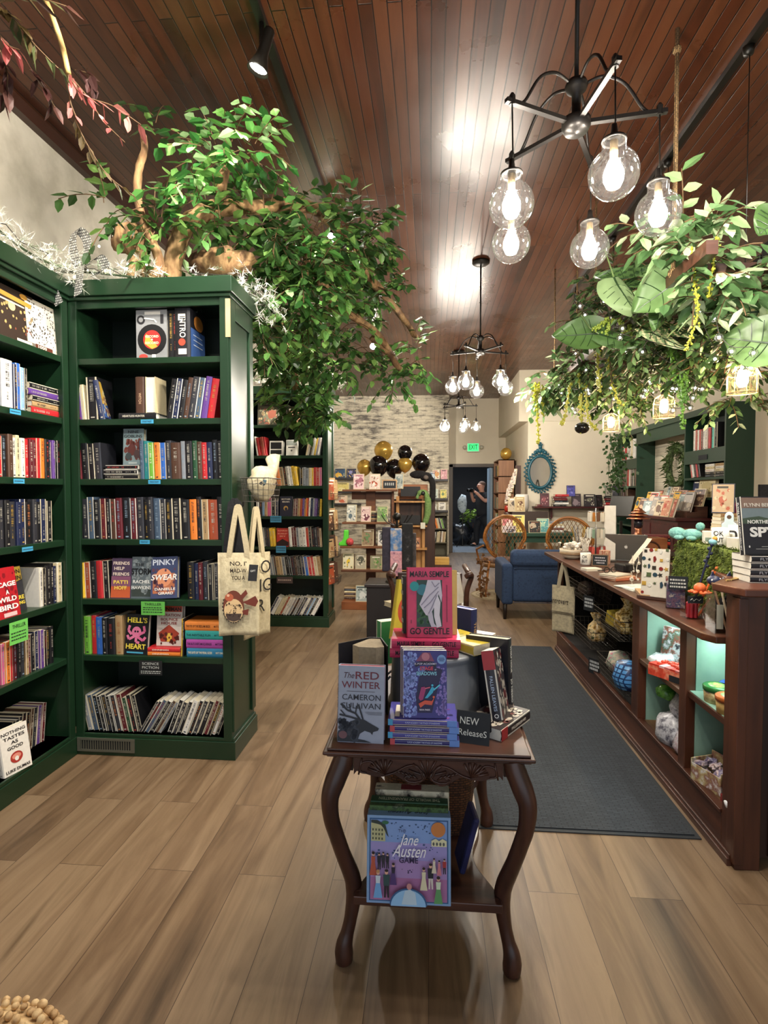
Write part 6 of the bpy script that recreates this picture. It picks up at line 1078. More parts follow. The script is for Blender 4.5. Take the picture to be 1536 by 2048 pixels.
for x, w_, h, cs, l in ((735, .15, .21, ['#8a7458', '#5a7a4a', '#6a5238'], 'brown face-out book with leaves on third step of the stand'), (766, .14, .2, ['#d8d4cc', '#2a2a2e', '#8a8a88'], 'white face-out book with black line drawing on third step')): fb(x, 1085, 6.88, .78, w_, h, cs, l, gs_)
o = thing('boot_planter', 'bright green boot-shaped figure on the third step of the stand', 'figure', (px(689, 1085, 6.86).x, 6.86, .78)); MB().prism([(-.07, 0), (.05, 0), (.055, .2), (-.005, .2), (-.012, .1), (-.03, .06), (-.07, .04)], -.03, .03, 'y').build('boot', M('#5ac83a', .4), o, bevel=.012)
obj('spool_ornament', MB().ball((0, 0, .05), .05, 12), patchy('red_spool', ['#8a1f28', '#c94a4a', '#3a1a1a'], 40), 'dark red ball ornament beside the bright green boot', 'ornament', None, (px(700, 1085, 6.86).x, 6.84, .78), smooth=True)
for x, w_, h, cs, l in ((696, .14, .2, ['#cfc8a8', '#d9b83a', '#6a6a4a'], 'yellow floral face-out book on lowest step of the stand'), (721, .14, .19, ['#a8a08a', '#4a4a3a', '#d8d2bc'], 'grey-brown patterned face-out book on lowest step of the stand'), (752, .15, .17, ['#8a8a68', '#5a8a3a', '#b8a888'], 'green meadow face-out book on lowest step of the stand')): fb(x, 1130, 6.83, .49, w_, h, cs, l, gs_)
for j, (x, n_) in enumerate(((705, 6), (748, 5))):
    for k in range(n_): book(.026, .2, .14, 'uaueca'[k], (px(x, 1190, 6.9).x, 6.86, .1+.0265*k), 'flat', label=f'{PAL["uaueca"[k]][0]} journal lying flat, {ORD[k]} up, {"left" if j == 0 else "right"} pile at the foot of the stand', group='journals at the foot of the stand')
fb(723, 1190, 6.72, .1, .15, .2, ['#9aa4a2', '#c8ccc8', '#3a4444'], 'pale grey face-out journal between the piles at the foot of the stand', 'journals at the foot of the stand')
# wooden frame rack with black panels, crate, plush
LW = wood('light_rack_wood', '#a06f3c', '#c99a5e', .5, 4, 'z')
fr_ = thing('ladder_rack', 'light wood ladder rack hung with black panels beside the stepped stand', 'rack', (px(821, 1100, 7.3).x, 7.3, 0))
for sx in (-1, 1): MB().box(sx*.17-.02, sx*.17+.02, -.03, .03, 0, 1.4).build('post', LW, fr_, bevel=.003)
for z in (1.34, 1.02, .72, .35): MB().box(-.22, .22, -.12, .03, z-.02, z).build('shelf', LW, fr_)
for z in (1.4, 1.03): MB().box(-.13, .13, -.045, -.035, z, z+.12 if z < 1.2 else z+.13).build('black_panel', M('#17171a', .6), fr_)
MB().box(-.15, .15, .025, .035, .4, 1.0).build('back_panel', LW, fr_)
for k, (x, z, c, l) in enumerate(((808, 1.05-.33, 'u', 'left'), (822, .72, 'k', 'middle'), (834, .72, 'R', 'right'))): fb(x, 1060, 7.2, 1.02-.0 if 0 else .72, .075, .14, ['#a8714a', '#3a2a20', '#d9a878'], f'{l} small tan box on the ladder rack shelf', 'small boxes on the ladder rack', bg_=c)
obj('wooden_crate', MB().box(-.2, .2, -.14, .14, 0, .2), wood('crate_wood', '#6b4024', '#a8693c', .5, 6, 'x'), 'reddish wooden crate under the balloons', 'crate', None, (px(826, 976, 7.5).x, 7.55, 1.36), bevel=.006)
obj('cabinet', MB().box(-.3, .3, -.2, .2, 0, 1.36), wood('dark_cab', '#2c1b14', '#4a2c1e', .5, 4, 'z'), 'dark wooden cabinet behind the ladder rack carrying the crate', 'cabinet', None, (px(826, 976, 7.5).x, 7.58, 0), bevel=.006)
fb(797, 976, 7.25, 1.49 if 0 else 1.5, .12, .2, ['#b8c0bc', '#8a9a9a', '#e0e0d8'], 'pale grey-blue book standing at right of the framed chalkboard', gs_, turn=-20)
BP = patchy('black_plush', ['#0c0b0c', '#1f1c1d'], 60, bump=.8, rough=.95)
o = thing('plush_gorilla', 'black plush gorilla slung over the wooden crate', 'plush toy', (px(852, 950, 7.35).x, 7.35, 1.6)); b = MB(); b.ball((0, 0, .06), .07, 14, .9, 1.2); b.ball((-.1, .02, .09), .08, 14, .7, 1.5); b.tube(curve([(.02, 0, .06), (.08, -.02, .0), (.09, -.02, -.14), (.08, -.02, -.26)], 5), [.04]*15+[.03], 10); b.build('body', BP, o, True); MB().ball((0, -.055, .05), .035, 12, .9).build('muzzle', M('#6b6058', .9), o, True)
o = thing('plush_monkey', 'green plush dinosaur hanging down the side of the ladder rack', 'plush toy', (px(846, 985, 7.2).x, 7.2, 1.42)); GP = patchy('green_plush', ['#5a7a42', '#7d9a5c'], 50, bump=.6, rough=.95); b = MB(); b.tube(curve([(-.08, 0, -.05), (-.05, 0, .02), (.02, 0, .03), (.06, 0, -.06), (.06, 0, -.25), (.02, 0, -.38)], 5), [.02]*5+[.035]*10+[.045]*6+[.04]*4+[.015], 10); b.build('body', GP, o, True); MB().ball((-.0, -.03, .02), .03, 10).build('dark_eye', M('#1c1c1c', .3), o, True); MB().cbox((.0, -.04, -.4), (.06, .01, .08)).build('paper_tag', M('#d8d4c4', .7), o)
# balloons
GOLD = M('#d0a850', .2, .6, var=.05); BBAL = M('#0d0b0c', .1, var=0, coat=.5)
for x, y, r, m, l in ((767, 902, 18, 0, 'large gold balloon highest in the bunch'), (810, 906, 14, 1, 'small black balloon at upper right of the bunch'), (757, 932, 19, 1, 'large black balloon below the large gold one'), (729, 935, 14.5, 0, 'gold balloon at the far left of the bunch'), (788, 937, 17, 1, 'black balloon low in the middle of the bunch'), (810, 929, 14, 0, 'small gold balloon between two black ones'), (842, 927, 17.5, 1, 'black balloon at the far right of the bunch')):
    Y = 7.5+.1*((x*7) % 3)-(.15 if m and r > 16 else 0); p = px(x, y, Y); R_ = r*Y/1100*1.08; o = thing('balloon', l, 'balloon', p, group='gold and black balloons'); MB().lathe([(0, -R_*1.12), (R_*.3, -R_*1.02), (R_*.72, -R_*.7), (R_*.97, -R_*.12), (R_, .1*R_), (R_*.9, R_*.5), (R_*.6, R_*.85), (R_*.25, R_*1.02), (0, R_*1.05)], n=24).build('balloon_skin', (GOLD, BBAL)[m], o, True); MB().lathe([(.012, -R_*1.2), (.004, -R_*1.12), (0, -R_*1.1)], n=8).build('knot', (GOLD, BBAL)[m], o)
for o in [o for o in bpy.data.objects if o.name.startswith('balloon_skin')]: o.modifiers.new('round', 'SUBSURF').render_levels = 1
# ledges of books on the brick wall
BW = 'face-out books on the brick wall ledges'
for k, (x0, x1, y) in enumerate(((664, 722, 957), (664, 722, 984), (664, 722, 1008), (856, 896, 960), (856, 896, 998), (856, 896, 1022))):
    a, c = px(x0, y, 12.75), px(x1, y, 12.75); obj('wall_ledge', MB().box(a.x, c.x, 12.72, 12.85, a.z-.03, a.z).box(a.x, c.x, 12.72, 12.735, a.z, a.z+.02), M('#2c2a2c', .5), f'dark book ledge on the brick wall, {ORD[k % 3]} down {"at left" if k < 3 else "beside the doorway"}', 'ledge', 'book ledges on the brick wall')
for x, y, w_, h, cs, l in ((680, 957, .26, .24, ['#2a4a6a', '#d9a83a', '#c8d0a0'], 'blue book with gold diamond on the top left brick wall ledge'), (703, 957, .24, .24, ['#23264a', '#8a8ab8', '#c9a84a'], 'navy book on the top left brick wall ledge'), (684, 984, .34, .22, ['#d9c878', '#e8dca0', '#b8a04a'], 'pale yellow book on the second left brick wall ledge'), (709, 984, .2, .2, ['#5a4a3a', '#8a7a68'], 'dark brown book on the second left brick wall ledge'), (682, 1008, .3, .2, ['#e0c8b0', '#c9684a', '#f0e4d0'], 'cream book with coral shapes on the third left brick wall ledge'), (865, 960, .12, .2, ['#3a5a78', '#b8c8d0'], 'blue book on the ledge beside the doorway'), (872, 960, .17, .24, ['#d8d0b8', '#c98a3a', '#a84a3a'], 'cream book with gold cup on the ledge beside the doorway'), (888, 960, .16, .25, ['#c98a90', '#e0b8b8'], 'pink book on the ledge beside the doorway'), (868, 998, .2, .24, ['#a8b4a8', '#3a3a3a', '#d8d8c8'], 'grey-green book on the second ledge beside the doorway'), (887, 998, .15, .22, ['#d9c95a', '#5a7a3a'], 'yellow green book on the second ledge beside the doorway'), (866, 1022, .2, .16, ['#8a8a80', '#c8c4b4'], 'grey book on the lowest ledge beside the doorway'), (884, 1022, .18, .2, ['#d8d4c8', '#8a8478'], 'off-white book on the lowest ledge beside the doorway')):
    fb(x, y, 12.74, px(x, y, 12.74).z, w_, h, cs, l, BW, tilt=6)
OL = M('#5f5a48', .6); CO = Case((px(853, 1100, 12.4).x, 12.4, 0), 0)
o = thing('low_bookcase', 'low olive grey bookcase of slanting books left of the doorway', 'bookcase', CO.o); MB().box(0, .47, .27, .29, 0, .95).build('back_panel', OL, o)
for x in (0, .45): MB().box(x, x+.02, 0, .29, 0, .95).build('side_panel', OL, o)
for z in (.02, .33, .64, .95): MB().box(0, .47, 0, .29, z-.02, z).build('shelf', OL, o)
row(CO, .03, .44, .64, 'aekoekgk', .24, -14, 'upper shelf of the olive bookcase', 'books in the low olive bookcase'); row(CO, .15, .44, .33, 'wkeekwae', .25, 5, 'lower shelf of the olive bookcase', 'books in the low olive bookcase')
# dark cabinet with spinner of socks and the settle behind the front table
o = thing('dark_cabinet', 'black painted cabinet under the sock display beyond the front table', 'cabinet', (-.42, 5.55, 0)); MB().box(-.2, .2, -.2, .2, 0, .52).build('cabinet_body', M('#1c1718', .5), o, bevel=.004); MB().box(-.22, .22, -.22, .22, .52, .55).build('cabinet_top', M('#2a2222', .4), o, bevel=.004)
o = thing('sock_spinner', 'black spinner rack hung with socks and patterned cloths', 'spinner rack', (-.33, 5.5, .55)); MB().tube([(0, 0, 0), (0, 0, .66)], .012, 8).build('pole', BLACK, o); MB().lathe([(0, 0), (.12, 0), (.11, .02), (0, .03)], n=20).build('base', BLACK, o)
for k in range(6): a = k*pi/3+.3; MB().tube(curve([(0, 0, .56), (.1*cos(a), .1*sin(a), .6), (.16*cos(a), .16*sin(a), .68)], 3), .005, 5).build('hook_arm', BLACK, o)
for k, (x, y, w_, z0, z1, m) in enumerate(((-.09, -.1, .1, .12, .56, patchy('navy_sock', ['#22202e', '#3a3444'], 20)), (.0, -.14, .115, .08, .55, None), (.11, -.12, .11, .14, .6, patchy('black_sock', ['#121214', '#2a2a2c', '#8a8a84'], 18, lo=.5, hi=.75)), (.15, -.04, .09, .1, .5, patchy('grey_sock', ['#2a2628', '#5a5454'], 18)))):
    if m: MB().box(x-w_/2, x+w_/2, y-.012, y+.012, z0, z1).build('sock', m, o, bevel=.01)
    else: MB().box(x-w_/2, x+w_/2, y-.012, y+.012, z0+.24, z1).build('sock', patchy('blue_sock', ['#3a5a8a', '#5a84b8', '#c8b8a8'], 12), o, bevel=.01); MB().box(x-w_/2, x+w_/2, y-.014, y+.01, z0, z0+.25).build('sock', patchy('pink_sock', ['#c98a98', '#e0aab4', '#8a5a78'], 14), o, bevel=.01)
MB().ball((0, 0, .66), .04, 12).build('top_knob', BLACK, o, True)
o = thing('wooden_settle', 'dark wooden armchair with scrolled arms behind the front table', 'armchair', (.0, 4.25, 0)); 
for sx in (-1, 1):
    b = MB(); b.tube(curve([(sx*.27, -.16, .55), (sx*.27, -.2, .72), (sx*.3, -.22, .83), (sx*.29, -.26, .86), (sx*.26, -.25, .84)], 5), .02, 8); b.tube([(sx*.29, -.24, .85), (sx*.28, .2, .86)], .022, 8); b.build('arm', DKW, o, True)
    for y in (-.18, .2): MB().tube([(sx*.26, y, 0), (sx*.26, y, .56)], .022, 8).build('leg', DKWz, o)
MB().box(-.28, .28, -.2, .22, .52, .58).build('seat', DKW, o, bevel=.01); MB().box(-.26, .26, .2, .23, .58, .8).build('back', DKW, o, bevel=.006)
gB = 'books on the dark wooden armchair'
MB_ = thing('grey_board', 'plain grey board standing among books on the wooden armchair', 'board', (px(861, 1170, 4.1).x+.0, 4.12, .58), rot=(R(-10), 0, 0)); MB().box(-.08, .08, 0, .02, 0, .21).build('board', M('#7d8084', .6), MB_); MB().box(-.09, .09, .02, .03, 0, .05).build('foot', M('#5a5c60', .6), MB_)
for k, (x, c, rz_, z, l) in enumerate(((812, 'e', 35, .58, 'cream paperback splayed at the left of the wooden armchair'), (836, 'w', 15, .63, 'white paperback lying at the left of the grey board'), (890, 'k', -20, .6, 'black book standing right of the grey board'), (902, 'w', -35, .6, 'white-edged book leaning right of the grey board'), (880, 'e', 8, .62, 'cream-edged book behind the grey board'))):
    book(.035, .22, .14, c, (px(x, 1170, 4.2).x, 4.15+.03*(k % 3), z), 'flat' if k < 2 else 'spine', rz=R(rz_), roll=R(-12 if k > 1 else 0), label=l, group=gB)
# yellow box near the doorway
obj('wooden_box', MB().box(-.16, .16, -.1, .1, 0, .12), wood('yellow_box', '#b8883a', '#d9b05c', .5, 5), 'yellow-tan wooden box on the floor left of the doorway', 'box', None, (px(880, 1130, 9.6).x, 9.7, .19), bevel=.004); obj('low_stool', MB().box(-.2, .2, -.13, .13, .15, .19).box(-.19, -.15, -.12, .12, 0, .15).box(.15, .19, -.12, .12, 0, .15), DKW, 'low dark stool carrying the yellow-tan box', 'stool', None, (px(880, 1130, 9.6).x, 9.7, 0))
# exit sign
o = thing('exit_sign', 'glowing green exit sign with two small lamp heads over the doorway', 'exit sign', px(946, 895, 13.38)); MB().box(-.15, .15, -.05, 0, -.11, .11).build('housing', M('#d8d8cc', .5), o, bevel=.008); MB().box(-.13, .13, -.053, -.049, -.09, .09).build('lit_face', M('#10a852', .4, var=0, emis=.9), o); text('EXIT', .16, (0, -.055, 0), (pi/2, 0, 0), M('#0a4a2a', .6, var=0), o, width=.2, name='sign_letters', bold=.01)
for sx in (-1, 1): MB().lathe([(0, 0), (.045, 0), (.05, .03), (.03, .06), (0, .06)], (0, 0, 0), 14).build('lamp_head', M('#b8b4a4', .4), o, True, loc=(sx*.2, -.02, 0), rot=(pi/2, 0, 0))
# back room: person, plant, stand
SK = M('#c08a72', .5, var=.08); o = thing('person', 'person in black t-shirt and trousers holding a camera up, standing beyond the doorway', 'person', px(964, 1093, 14.75)*1, rot=(0, 0, R(-58)))
o.location.z = 0
def skin(name, J, E_, mat, parent, lv=2):
    me = bpy.data.meshes.new(name); me.from_pydata([j[0] for j in J], E_, []); ob = bpy.data.objects.new(name, me); COL.objects.link(ob); ob.parent = parent; me.materials.append(mat)
    s = ob.modifiers.new('skin', 'SKIN'); s.use_smooth_shade = True; L_ = me.skin_vertices[0].data
    for k, j in enumerate(J): r = j[1]; L_[k].radius = r if isinstance(r, tuple) else (r, r); L_[k].use_root = k == 0
    m = ob.modifiers.new('sub', 'SUBSURF'); m.levels = m.render_levels = lv; return ob
# faces -x-ish (local -y is its front)
J = [((0, 0, .93), (.1, .08)), ((0, 0, 1.12), (.1, .08)), ((0, -.01, 1.32), (.14, .09)), ((0, -.0, 1.44), (.08, .07)), ((0, -.02, 1.5), (.055, .055)), ((-.19, 0, 1.4), (.06, .06)), ((.19, 0, 1.4), (.06, .06)), ((-.26, -.1, 1.2), (.047, .047)), ((.26, -.08, 1.2), (.047, .047)), ((-.12, -.27, 1.44), (.04, .04)), ((.13, -.26, 1.42), (.04, .04)), ((-.07, -.33, 1.5), (.034, .024)), ((.08, -.32, 1.49), (.034, .024)), ((-.12, 0, .82), (.06, .06)), ((.12, .02, .82), (.06, .06)), ((-.19, -.04, .47), (.05, .05)), ((.2, .03, .47), (.05, .05)), ((-.25, .02, .09), (.045, .05)), ((.27, .1, .09), (.045, .05)), ((-.27, -.14, .04), (.042, .03)), ((.29, -.06, .04), (.042, .03)), ((0, -.05, 1.6), (.1, .125)), ((0, -.04, 1.7), (.095, .12))]
E_ = [(0, 1), (1, 2), (2, 3), (3, 4), (2, 5), (2, 6), (5, 7), (6, 8), (7, 9), (8, 10), (9, 11), (10, 12), (0, 13), (0, 14), (13, 15), (14, 16), (15, 17), (16, 18), (17, 19), (18, 20), (4, 21), (21, 22)]
skin('body', J, E_, SK, o)
TS = M('#14151a', .85); skin('t_shirt', [((0, 0, .78), (.2, .16)), ((0, 0, .95), (.19, .15)), ((0, 0, 1.1), (.185, .14)), ((0, -.01, 1.32), (.21, .15)), ((0, 0, 1.45), (.1, .09)), ((-.19, 0, 1.4), (.075, .075)), ((.19, 0, 1.4), (.075, .075)), ((-.245, -.07, 1.26), (.066, .066)), ((.245, -.055, 1.26), (.066, .066))], [(0, 1), (1, 2), (2, 3), (3, 4), (3, 5), (3, 6), (5, 7), (6, 8)], TS, o)
skin('trousers', [((0, 0, .96), (.185, .15)), ((-.1, 0, .76), (.125, .13)), ((.1, .02, .76), (.125, .13)), ((-.19, -.04, .47), (.085, .09)), ((.2, .03, .47), (.085, .09)), ((-.25, .02, .1), (.075, .08)), ((.27, .1, .1), (.075, .08)), ((-.26, -.04, .05), (.06, .045)), ((.28, .04, .05), (.06, .045))], [(0, 1), (0, 2), (1, 3), (2, 4), (3, 5), (4, 6), (5, 7), (6, 8)], M('#101116', .8), o)
for sx in (-1, 1): MB().ball((sx*.272, -.09, .045), .05, 12, .8, 1, 2.2).build('shoe', M('#0e0e10', .6), o, True); MB().ball((sx*.03, -.155, 1.63), .009, 8).build('eye', M('#1c1512', .3), o, True); MB().ball((sx*.08, -.06, 1.62), .018, 8, 1.5, .5).build('ear', SK, o, True)
for sx, hx, hy, hz in ((-1, -.075, -.34, 1.5), (1, .085, -.33, 1.49)):
    for k in range(4): MB().tube(curve([(hx-sx*.01, hy+.012, hz-.02+.016*k), (hx-sx*.045, hy-.02, hz-.022+.017*k), (hx-sx*.065, hy-.0, hz-.024+.016*k)], 3), .0085, 6).build('finger', SK, o, True)
    MB().tube([(hx, hy, hz-.03), (hx-sx*.03, hy+.03, hz-.05)], .01, 6).build('thumb', SK, o, True)
MB().lathe([(0, 0), (.012, .0), (.014, .02), (0, .03)], (0, -.165, 1.595), 8).build('nose', SK, o, True); MB().ball((0, -.148, 1.565), .02, 8, .3, 1, .5).build('mouth', M('#9a5a50', .5), o, True)
MB().ball((0, -.012, 1.672), .092, 18, .86, .98, 1.14).build('cropped_hair', M('#6e5244', .9, bump=.4, scale=200), o, True)
cm = thing('camera', 'black handheld camera raised in front of the person', 'camera', o.location+MX.Rotation(R(-58), 3, 'Z') @ V((.005, -.36, 1.46)), R(-58)); MB().box(-.07, .07, -.03, .03, 0, .1).build('camera_body', BLACK, cm, bevel=.01); MB().lathe([(0, 0), (.036, 0), (.04, .09), (0, .09)], n=16).build('lens', BLACK, cm, True, loc=(0, -.03, .05), rot=(pi/2, 0, 0))
o = thing('potted_plant', 'bushy yellow-green potted plant in the dark back room', 'plant', px(945, 1060, 15.4)*1); o.location.z = 0; MB().lathe([(0, 0), (.14, 0), (.18, .35), (.16, .35), (0, .3)], n=18).build('pot', M('#26262a', .6), o, True); MB().tube([(0, 0, .3), (.02, 0, .6)], .015, 6).build('stem', DKWz, o); b = MB()
for k in range(260):
    a = rnd.uniform(0, 6.28); e = rnd.uniform(-.3, 1.2); r = rnd.uniform(.1, .32); c = V((r*cos(a)*cos(e), r*sin(a)*cos(e), .72+r*sin(e))); d = V((cos(a), sin(a), rnd.uniform(-.6, .4))).normalized()*.1; s_ = d.cross(V((0, 0, 1))).normalized()*.035; b.add([c, c+d*.5+s_, c+d, c+d*.5-s_], [(0, 1, 2, 3)])
b.build('foliage', leafmat('#7d9a3a'), o)
o = thing('equipment_stand', 'dark metal stand draped with pale cloth in the back room', 'stand', px(925, 1085, 15)*1); o.location.z = 0; b = MB(); b.tube([(0, 0, .0), (0, 0, 1.4)], .015, 6)
for k in range(3): a = k*2.1; b.tube([(0, 0, .35), (.35*cos(a), .35*sin(a), .01)], .012, 6)
b.build('tripod', BLACK, o); b = MB().ball((0, 0, 0), 1, 22); b.v = [(q[0]*.13*(1+.4*NZ.noise(V(q)*1.7)), q[1]*.07-.02, 1.15+q[2]*.24+.04*NZ.noise(V(q)*2.5)) for q in b.v]; b.build('draped_cloth', patchy('grey_cloth', ['#8a98a0', '#c8d2d4', '#5a6a74'], 9, bump=.6), o, True)
_bb = MB().ball((0, 0, .3), .36, 22, .85); _bb.v = [tuple(V(q)*(1+.35*NZ.noise(V(q)*5))) for q in _bb.v]
obj('black_bag', _bb, patchy('bag_black', ['#0c0d12', '#1d2028'], 14, bump=.8, rough=.3), 'large crumpled black bag on the back room floor', 'bag', None, (.86, 15.35, 0), smooth=True)
lamp('AREA', 'back_room_ceiling_light', (1.0, 15.2, 2.75), 14, (.8, .9, 1), None, (0, 0, 0), size=.9)
t_ = thing('ceiling_light', 'flat ceiling panel light in the back room', 'ceiling light', (1.0, 15.2, 2.8)); MB().box(-.45, .45, -.45, .45, -.02, 0).build('panel', M('#eef4ff', .5, var=0, emis=1.5), t_)
# narrow bookcase by the doorway with gold ball
TB = wood('tan_bookcase', '#7a5236', '#9a6c48', .5, 4, 'z'); CN = Case((1.42, 12.5, 0), -pi/2)
o = thing('narrow_bookcase', 'narrow tan bookcase right of the doorway with a gold balloon on top', 'bookcase', CN.o, -pi/2); MB().box(0, .85, .32, .34, 0, 2.12).build('back_panel', TB, o)
for x in (0, .83): MB().box(x, x+.02, 0, .34, 0, 2.14).build('side_panel', TB, o)
for k in range(7): MB().box(0, .85, 0, .33, .05+.345*k, .07+.345*k).build('shelf', TB, o)
for k in range(6):
    row(CN, .03, .78, .07+.345*k, ['yaegawtey', 'tegaweotk', 'eywaegtke', 'tkeawgeya', 'kueraewtk', 'ekutaeyrk'][k], .24, -2, f'{ORD[k]} shelf up of the narrow tan bookcase', 'books in the narrow tan bookcase')
o = thing('balloon', 'single gold balloon resting on the narrow tan bookcase', 'balloon', (1.6, 11.85, 2.14+.13), group='gold and black balloons'); MB().ball((0, 0, 0), .12, 20, 1.08).build('balloon_skin', GOLD, o, True); MB().lathe([(.012, -.145), (.004, -.13), (0, -.12)], n=8).build('knot', GOLD, o)
# armchair in blue
BL = patchy('blue_upholstery', ['#1a2b48', '#263c5e', '#203453'], 30, bump=.25, rough=.85); o = thing('armchair', 'blue upholstered armchair with dark legs seen from behind', 'armchair', (1.22, 6.62, 0))
def soft(name, x0, x1, y0, y1, z0, z1, bv, parent, m=BL, rot=None): q = MB().box(x0, x1, y0, y1, z0, z1).build(name, m, parent, bevel=bv, seg=4); q.rotation_euler = rot or (0, 0, 0); return q
soft('back', -.28, .36, -.3, -.14, .2, .68, .04, o); soft('back_cushion', -.3, .37, -.33, -.15, .6, .8, .06, o); soft('seat', -.28, .36, -.16, .4, .2, .45, .05, o)
for sx in (-1, 1): soft('arm', *( (-.4, -.27) if sx < 0 else (.35, .48)), -.3, .42, .17, .64, .035, o)
for x in (-.36, .44):
    for y in (-.26, .38): MB().lathe([(.0, 0), (.018, 0), (.028, .2), (0, .2)], (x, y, 0), 10).build('leg', M('#1d1512', .4), o, True)
b = MB()
for z in (.2, .585): b.tube([(-.27, -.302, z), (.35, -.302, z)], .004, 5)
b.build('seam_piping', M('#1a2f4e', .8), o)
# wicker chairs
WK = wood('rattan_cane', '#8a5526', '#b87a3c', .4, 6); WV = M('#7d5a34', .6)
def wicker(label, x, y, rz, m=WK):
    o = thing('wicker_chair', label, 'chair', (x, y, 0), rz, 'round-backed wicker chairs'); b = MB(); hoop = [V((.29*sin(a)*(1 if cos(a) > -.2 else .92), -.02-.09*(1+cos(a))/2, .83-.30*-cos(a)*1.0)) for a in [(-2.75+5.5*k/36) for k in range(37)]]
    b.tube(hoop, .017, 8); b.build('hoop_frame', m, o, True); MB().tube([p*1.0+V((-p.x*.09, .01, (.83-p.z)*.09)) for p in hoop], .01, 6).build('inner_hoop', m, o, True); b = MB()
    for k in range(-11, 12):
        for s_ in (-1, 1):
            pts = []
            for j in range(31):
                z = .5+.64*j/30; x_ = k*.052+s_*(z-.82)*.55; 
                if (x_/.275)**2+((z-.83)/.29)**2 < 1: pts.append((x_, -.075-.05*(z-.5)+.002*s_, z))
            if len(pts) > 2: b.tube([pts[0], pts[-1]], .0036, 4)
    b.build('lattice_back', WV, o); MB().lathe([(0, .4), (.26, .4), (.28, .42), (.28, .45), (.26, .46), (0, .46)], (0, .22, 0), 24, 1, .95).build('seat', WV, o, True); MB().lathe([(0, .46), (.24, .46), (.25, .49), (.22, .52), (0, .53)], (0, .22, 0), 24, 1, .95).build('cushion', patchy('floral_cushion', ['#2c2430', '#6a4a3a', '#8a6a4a'], 24), o, True)
    for sx in (-1, 1):
        MB().tube(curve([(sx*.2, -.02, .5), (sx*.24, -.05, .25), (sx*.27, -.09, 0)], 4), .016, 8).build('leg', m, o, True); MB().tube(curve([(sx*.2, .42, .42), (sx*.22, .46, .2), (sx*.22, .48, 0)], 4), .016, 8).build('leg', m, o, True); MB().tube(curve([(sx*.29, -.04, .72), (sx*.33, .12, .66), (sx*.3, .34, .62), (sx*.24, .42, .44)], 5), .014, 8).build('arm', m, o, True)
    return o
wicker('rattan chair with round lattice back left of the blue armchair', 1.02, 7.75, R(8)); wicker('rattan chair with round back behind the counter end', 1.83, 7.35, R(-22))
o = thing('round_rug', 'small round braided straw rug under the left rattan chair', 'rug', (1.0, 7.85, 0)); MB().lathe([(0, .006), (.1, .01), (.4, .008), (.42, .004), (.42, 0), (0, 0)], n=40).build('braid', patchy('braided_straw', ['#8a7a62', '#b8a888', '#6a5a48'], 30, (1, 1, 1), bump=.6), o); b = MB()
for r in (.1, .18, .26, .34, .41): b.tube([(r*cos(k*.2), r*sin(k*.2), .009) for k in range(32)], .006, 5, True)
b.build('braid_rings', M('#9a8a6c', .9), o)
o = thing('leaf_garland', 'dried brown leaf garland trailing down beside the left rattan chair', 'garland', (.72, 7.6, 0)); MB().tube(curve([(0, 0, .62), (-.02, 0, .4), (.03, .02, .15), (.0, .05, .02)], 5), .006, 5).build('vine', WV, o); b = MB()
for k in range(70): c = V((rnd.gauss(0, .035), rnd.gauss(0, .03), rnd.uniform(.02, .62))); d = V((rnd.uniform(-1, 1), rnd.uniform(-1, 1), rnd.uniform(-1, .3))).normalized()*.06; s_ = d.cross(V((.2, 1, .3))).normalized()*.022; b.add([c, c+d*.5+s_, c+d, c+d*.5-s_], [(0, 1, 2, 3)])
b.build('dry_leaves', leafmat('#7a5636'), o)
# green table with book display
o = thing('green_table', 'dark green painted table loaded with books by the mirror wall', 'table', (1.85, 9.6, 0)); GT = M('#173f30', .5); MB().box(-.55, .55, -.35, .35, .72, .78).build('table_top', GT, o, bevel=.006); MB().box(-.5, .5, -.3, .3, .62, .72).build('apron', GT, o)
for sx in (-1, 1):
    for sy in (-1, 1): MB().box(sx*.48-.03, sx*.48+.03, sy*.28-.03, sy*.28+.03, 0, .62).build('leg', GT, o)
gt = 'books on the green table'
for x, y, Y, z, w_, h, cs, l, tr_ in ((1037, 1060, 9.35, .78, .2, .3, ['#d9c45a', '#2a2a2a', '#e8dca0', '#a88a2a'], 'yellow face-out book with black record on the green table', -8), (1016, 1058, 9.4, .78, .2, .3, ['#c9787a', '#e8c8c0', '#8a3a44'], 'pink face-out book behind the left rattan chair', 6), (1018, 1062, 9.3, .78, .24, .12, ['#b8a8a8', '#3a3a4a', '#e0d8d0'], 'white and dark striped book pile front on the green table', 0), (1070, 1060, 9.3, .78, .2, .2, ['#3a3a3a', '#c8b8a0', '#8a5a48'], 'dark face-out book with cream title on the green table', 10), (1085, 1060, 9.4, .78, .2, .24, ['#3f8a8a', '#8ab8a0', '#c8d0a0'], 'teal face-out book on the green table', -14), (1040, 1018, 9.65, 1.12, .18, .26, ['#b8a078', '#6a4a3a', '#e0d0a8'], 'tan face-out book raised at the back of the green table', 8), (1026, 1015, 9.7, 1.12, .18, .24, ['#a89880', '#4a4038'], 'brown face-out book raised behind the yellow one', -20)): fb(x, y, Y, z, w_, h, cs, l, gt, turn=tr_)
obj('book_riser', MB().box(-.3, .3, -.1, .1, 0, .34), M('#3a2c26', .6), 'dark riser block at the back of the green table', 'riser', None, (1.72, 9.72, .78))
for k in range(5): book(.035, .26, .18, 'wmwes'[k], (2.12, 9.5, .78+.036*k), 'flat', rz=R(-6), label=f'{PAL["wmwes"[k]][0]} book lying flat, {ORD[k]} up, right pile on the green table', group=gt)
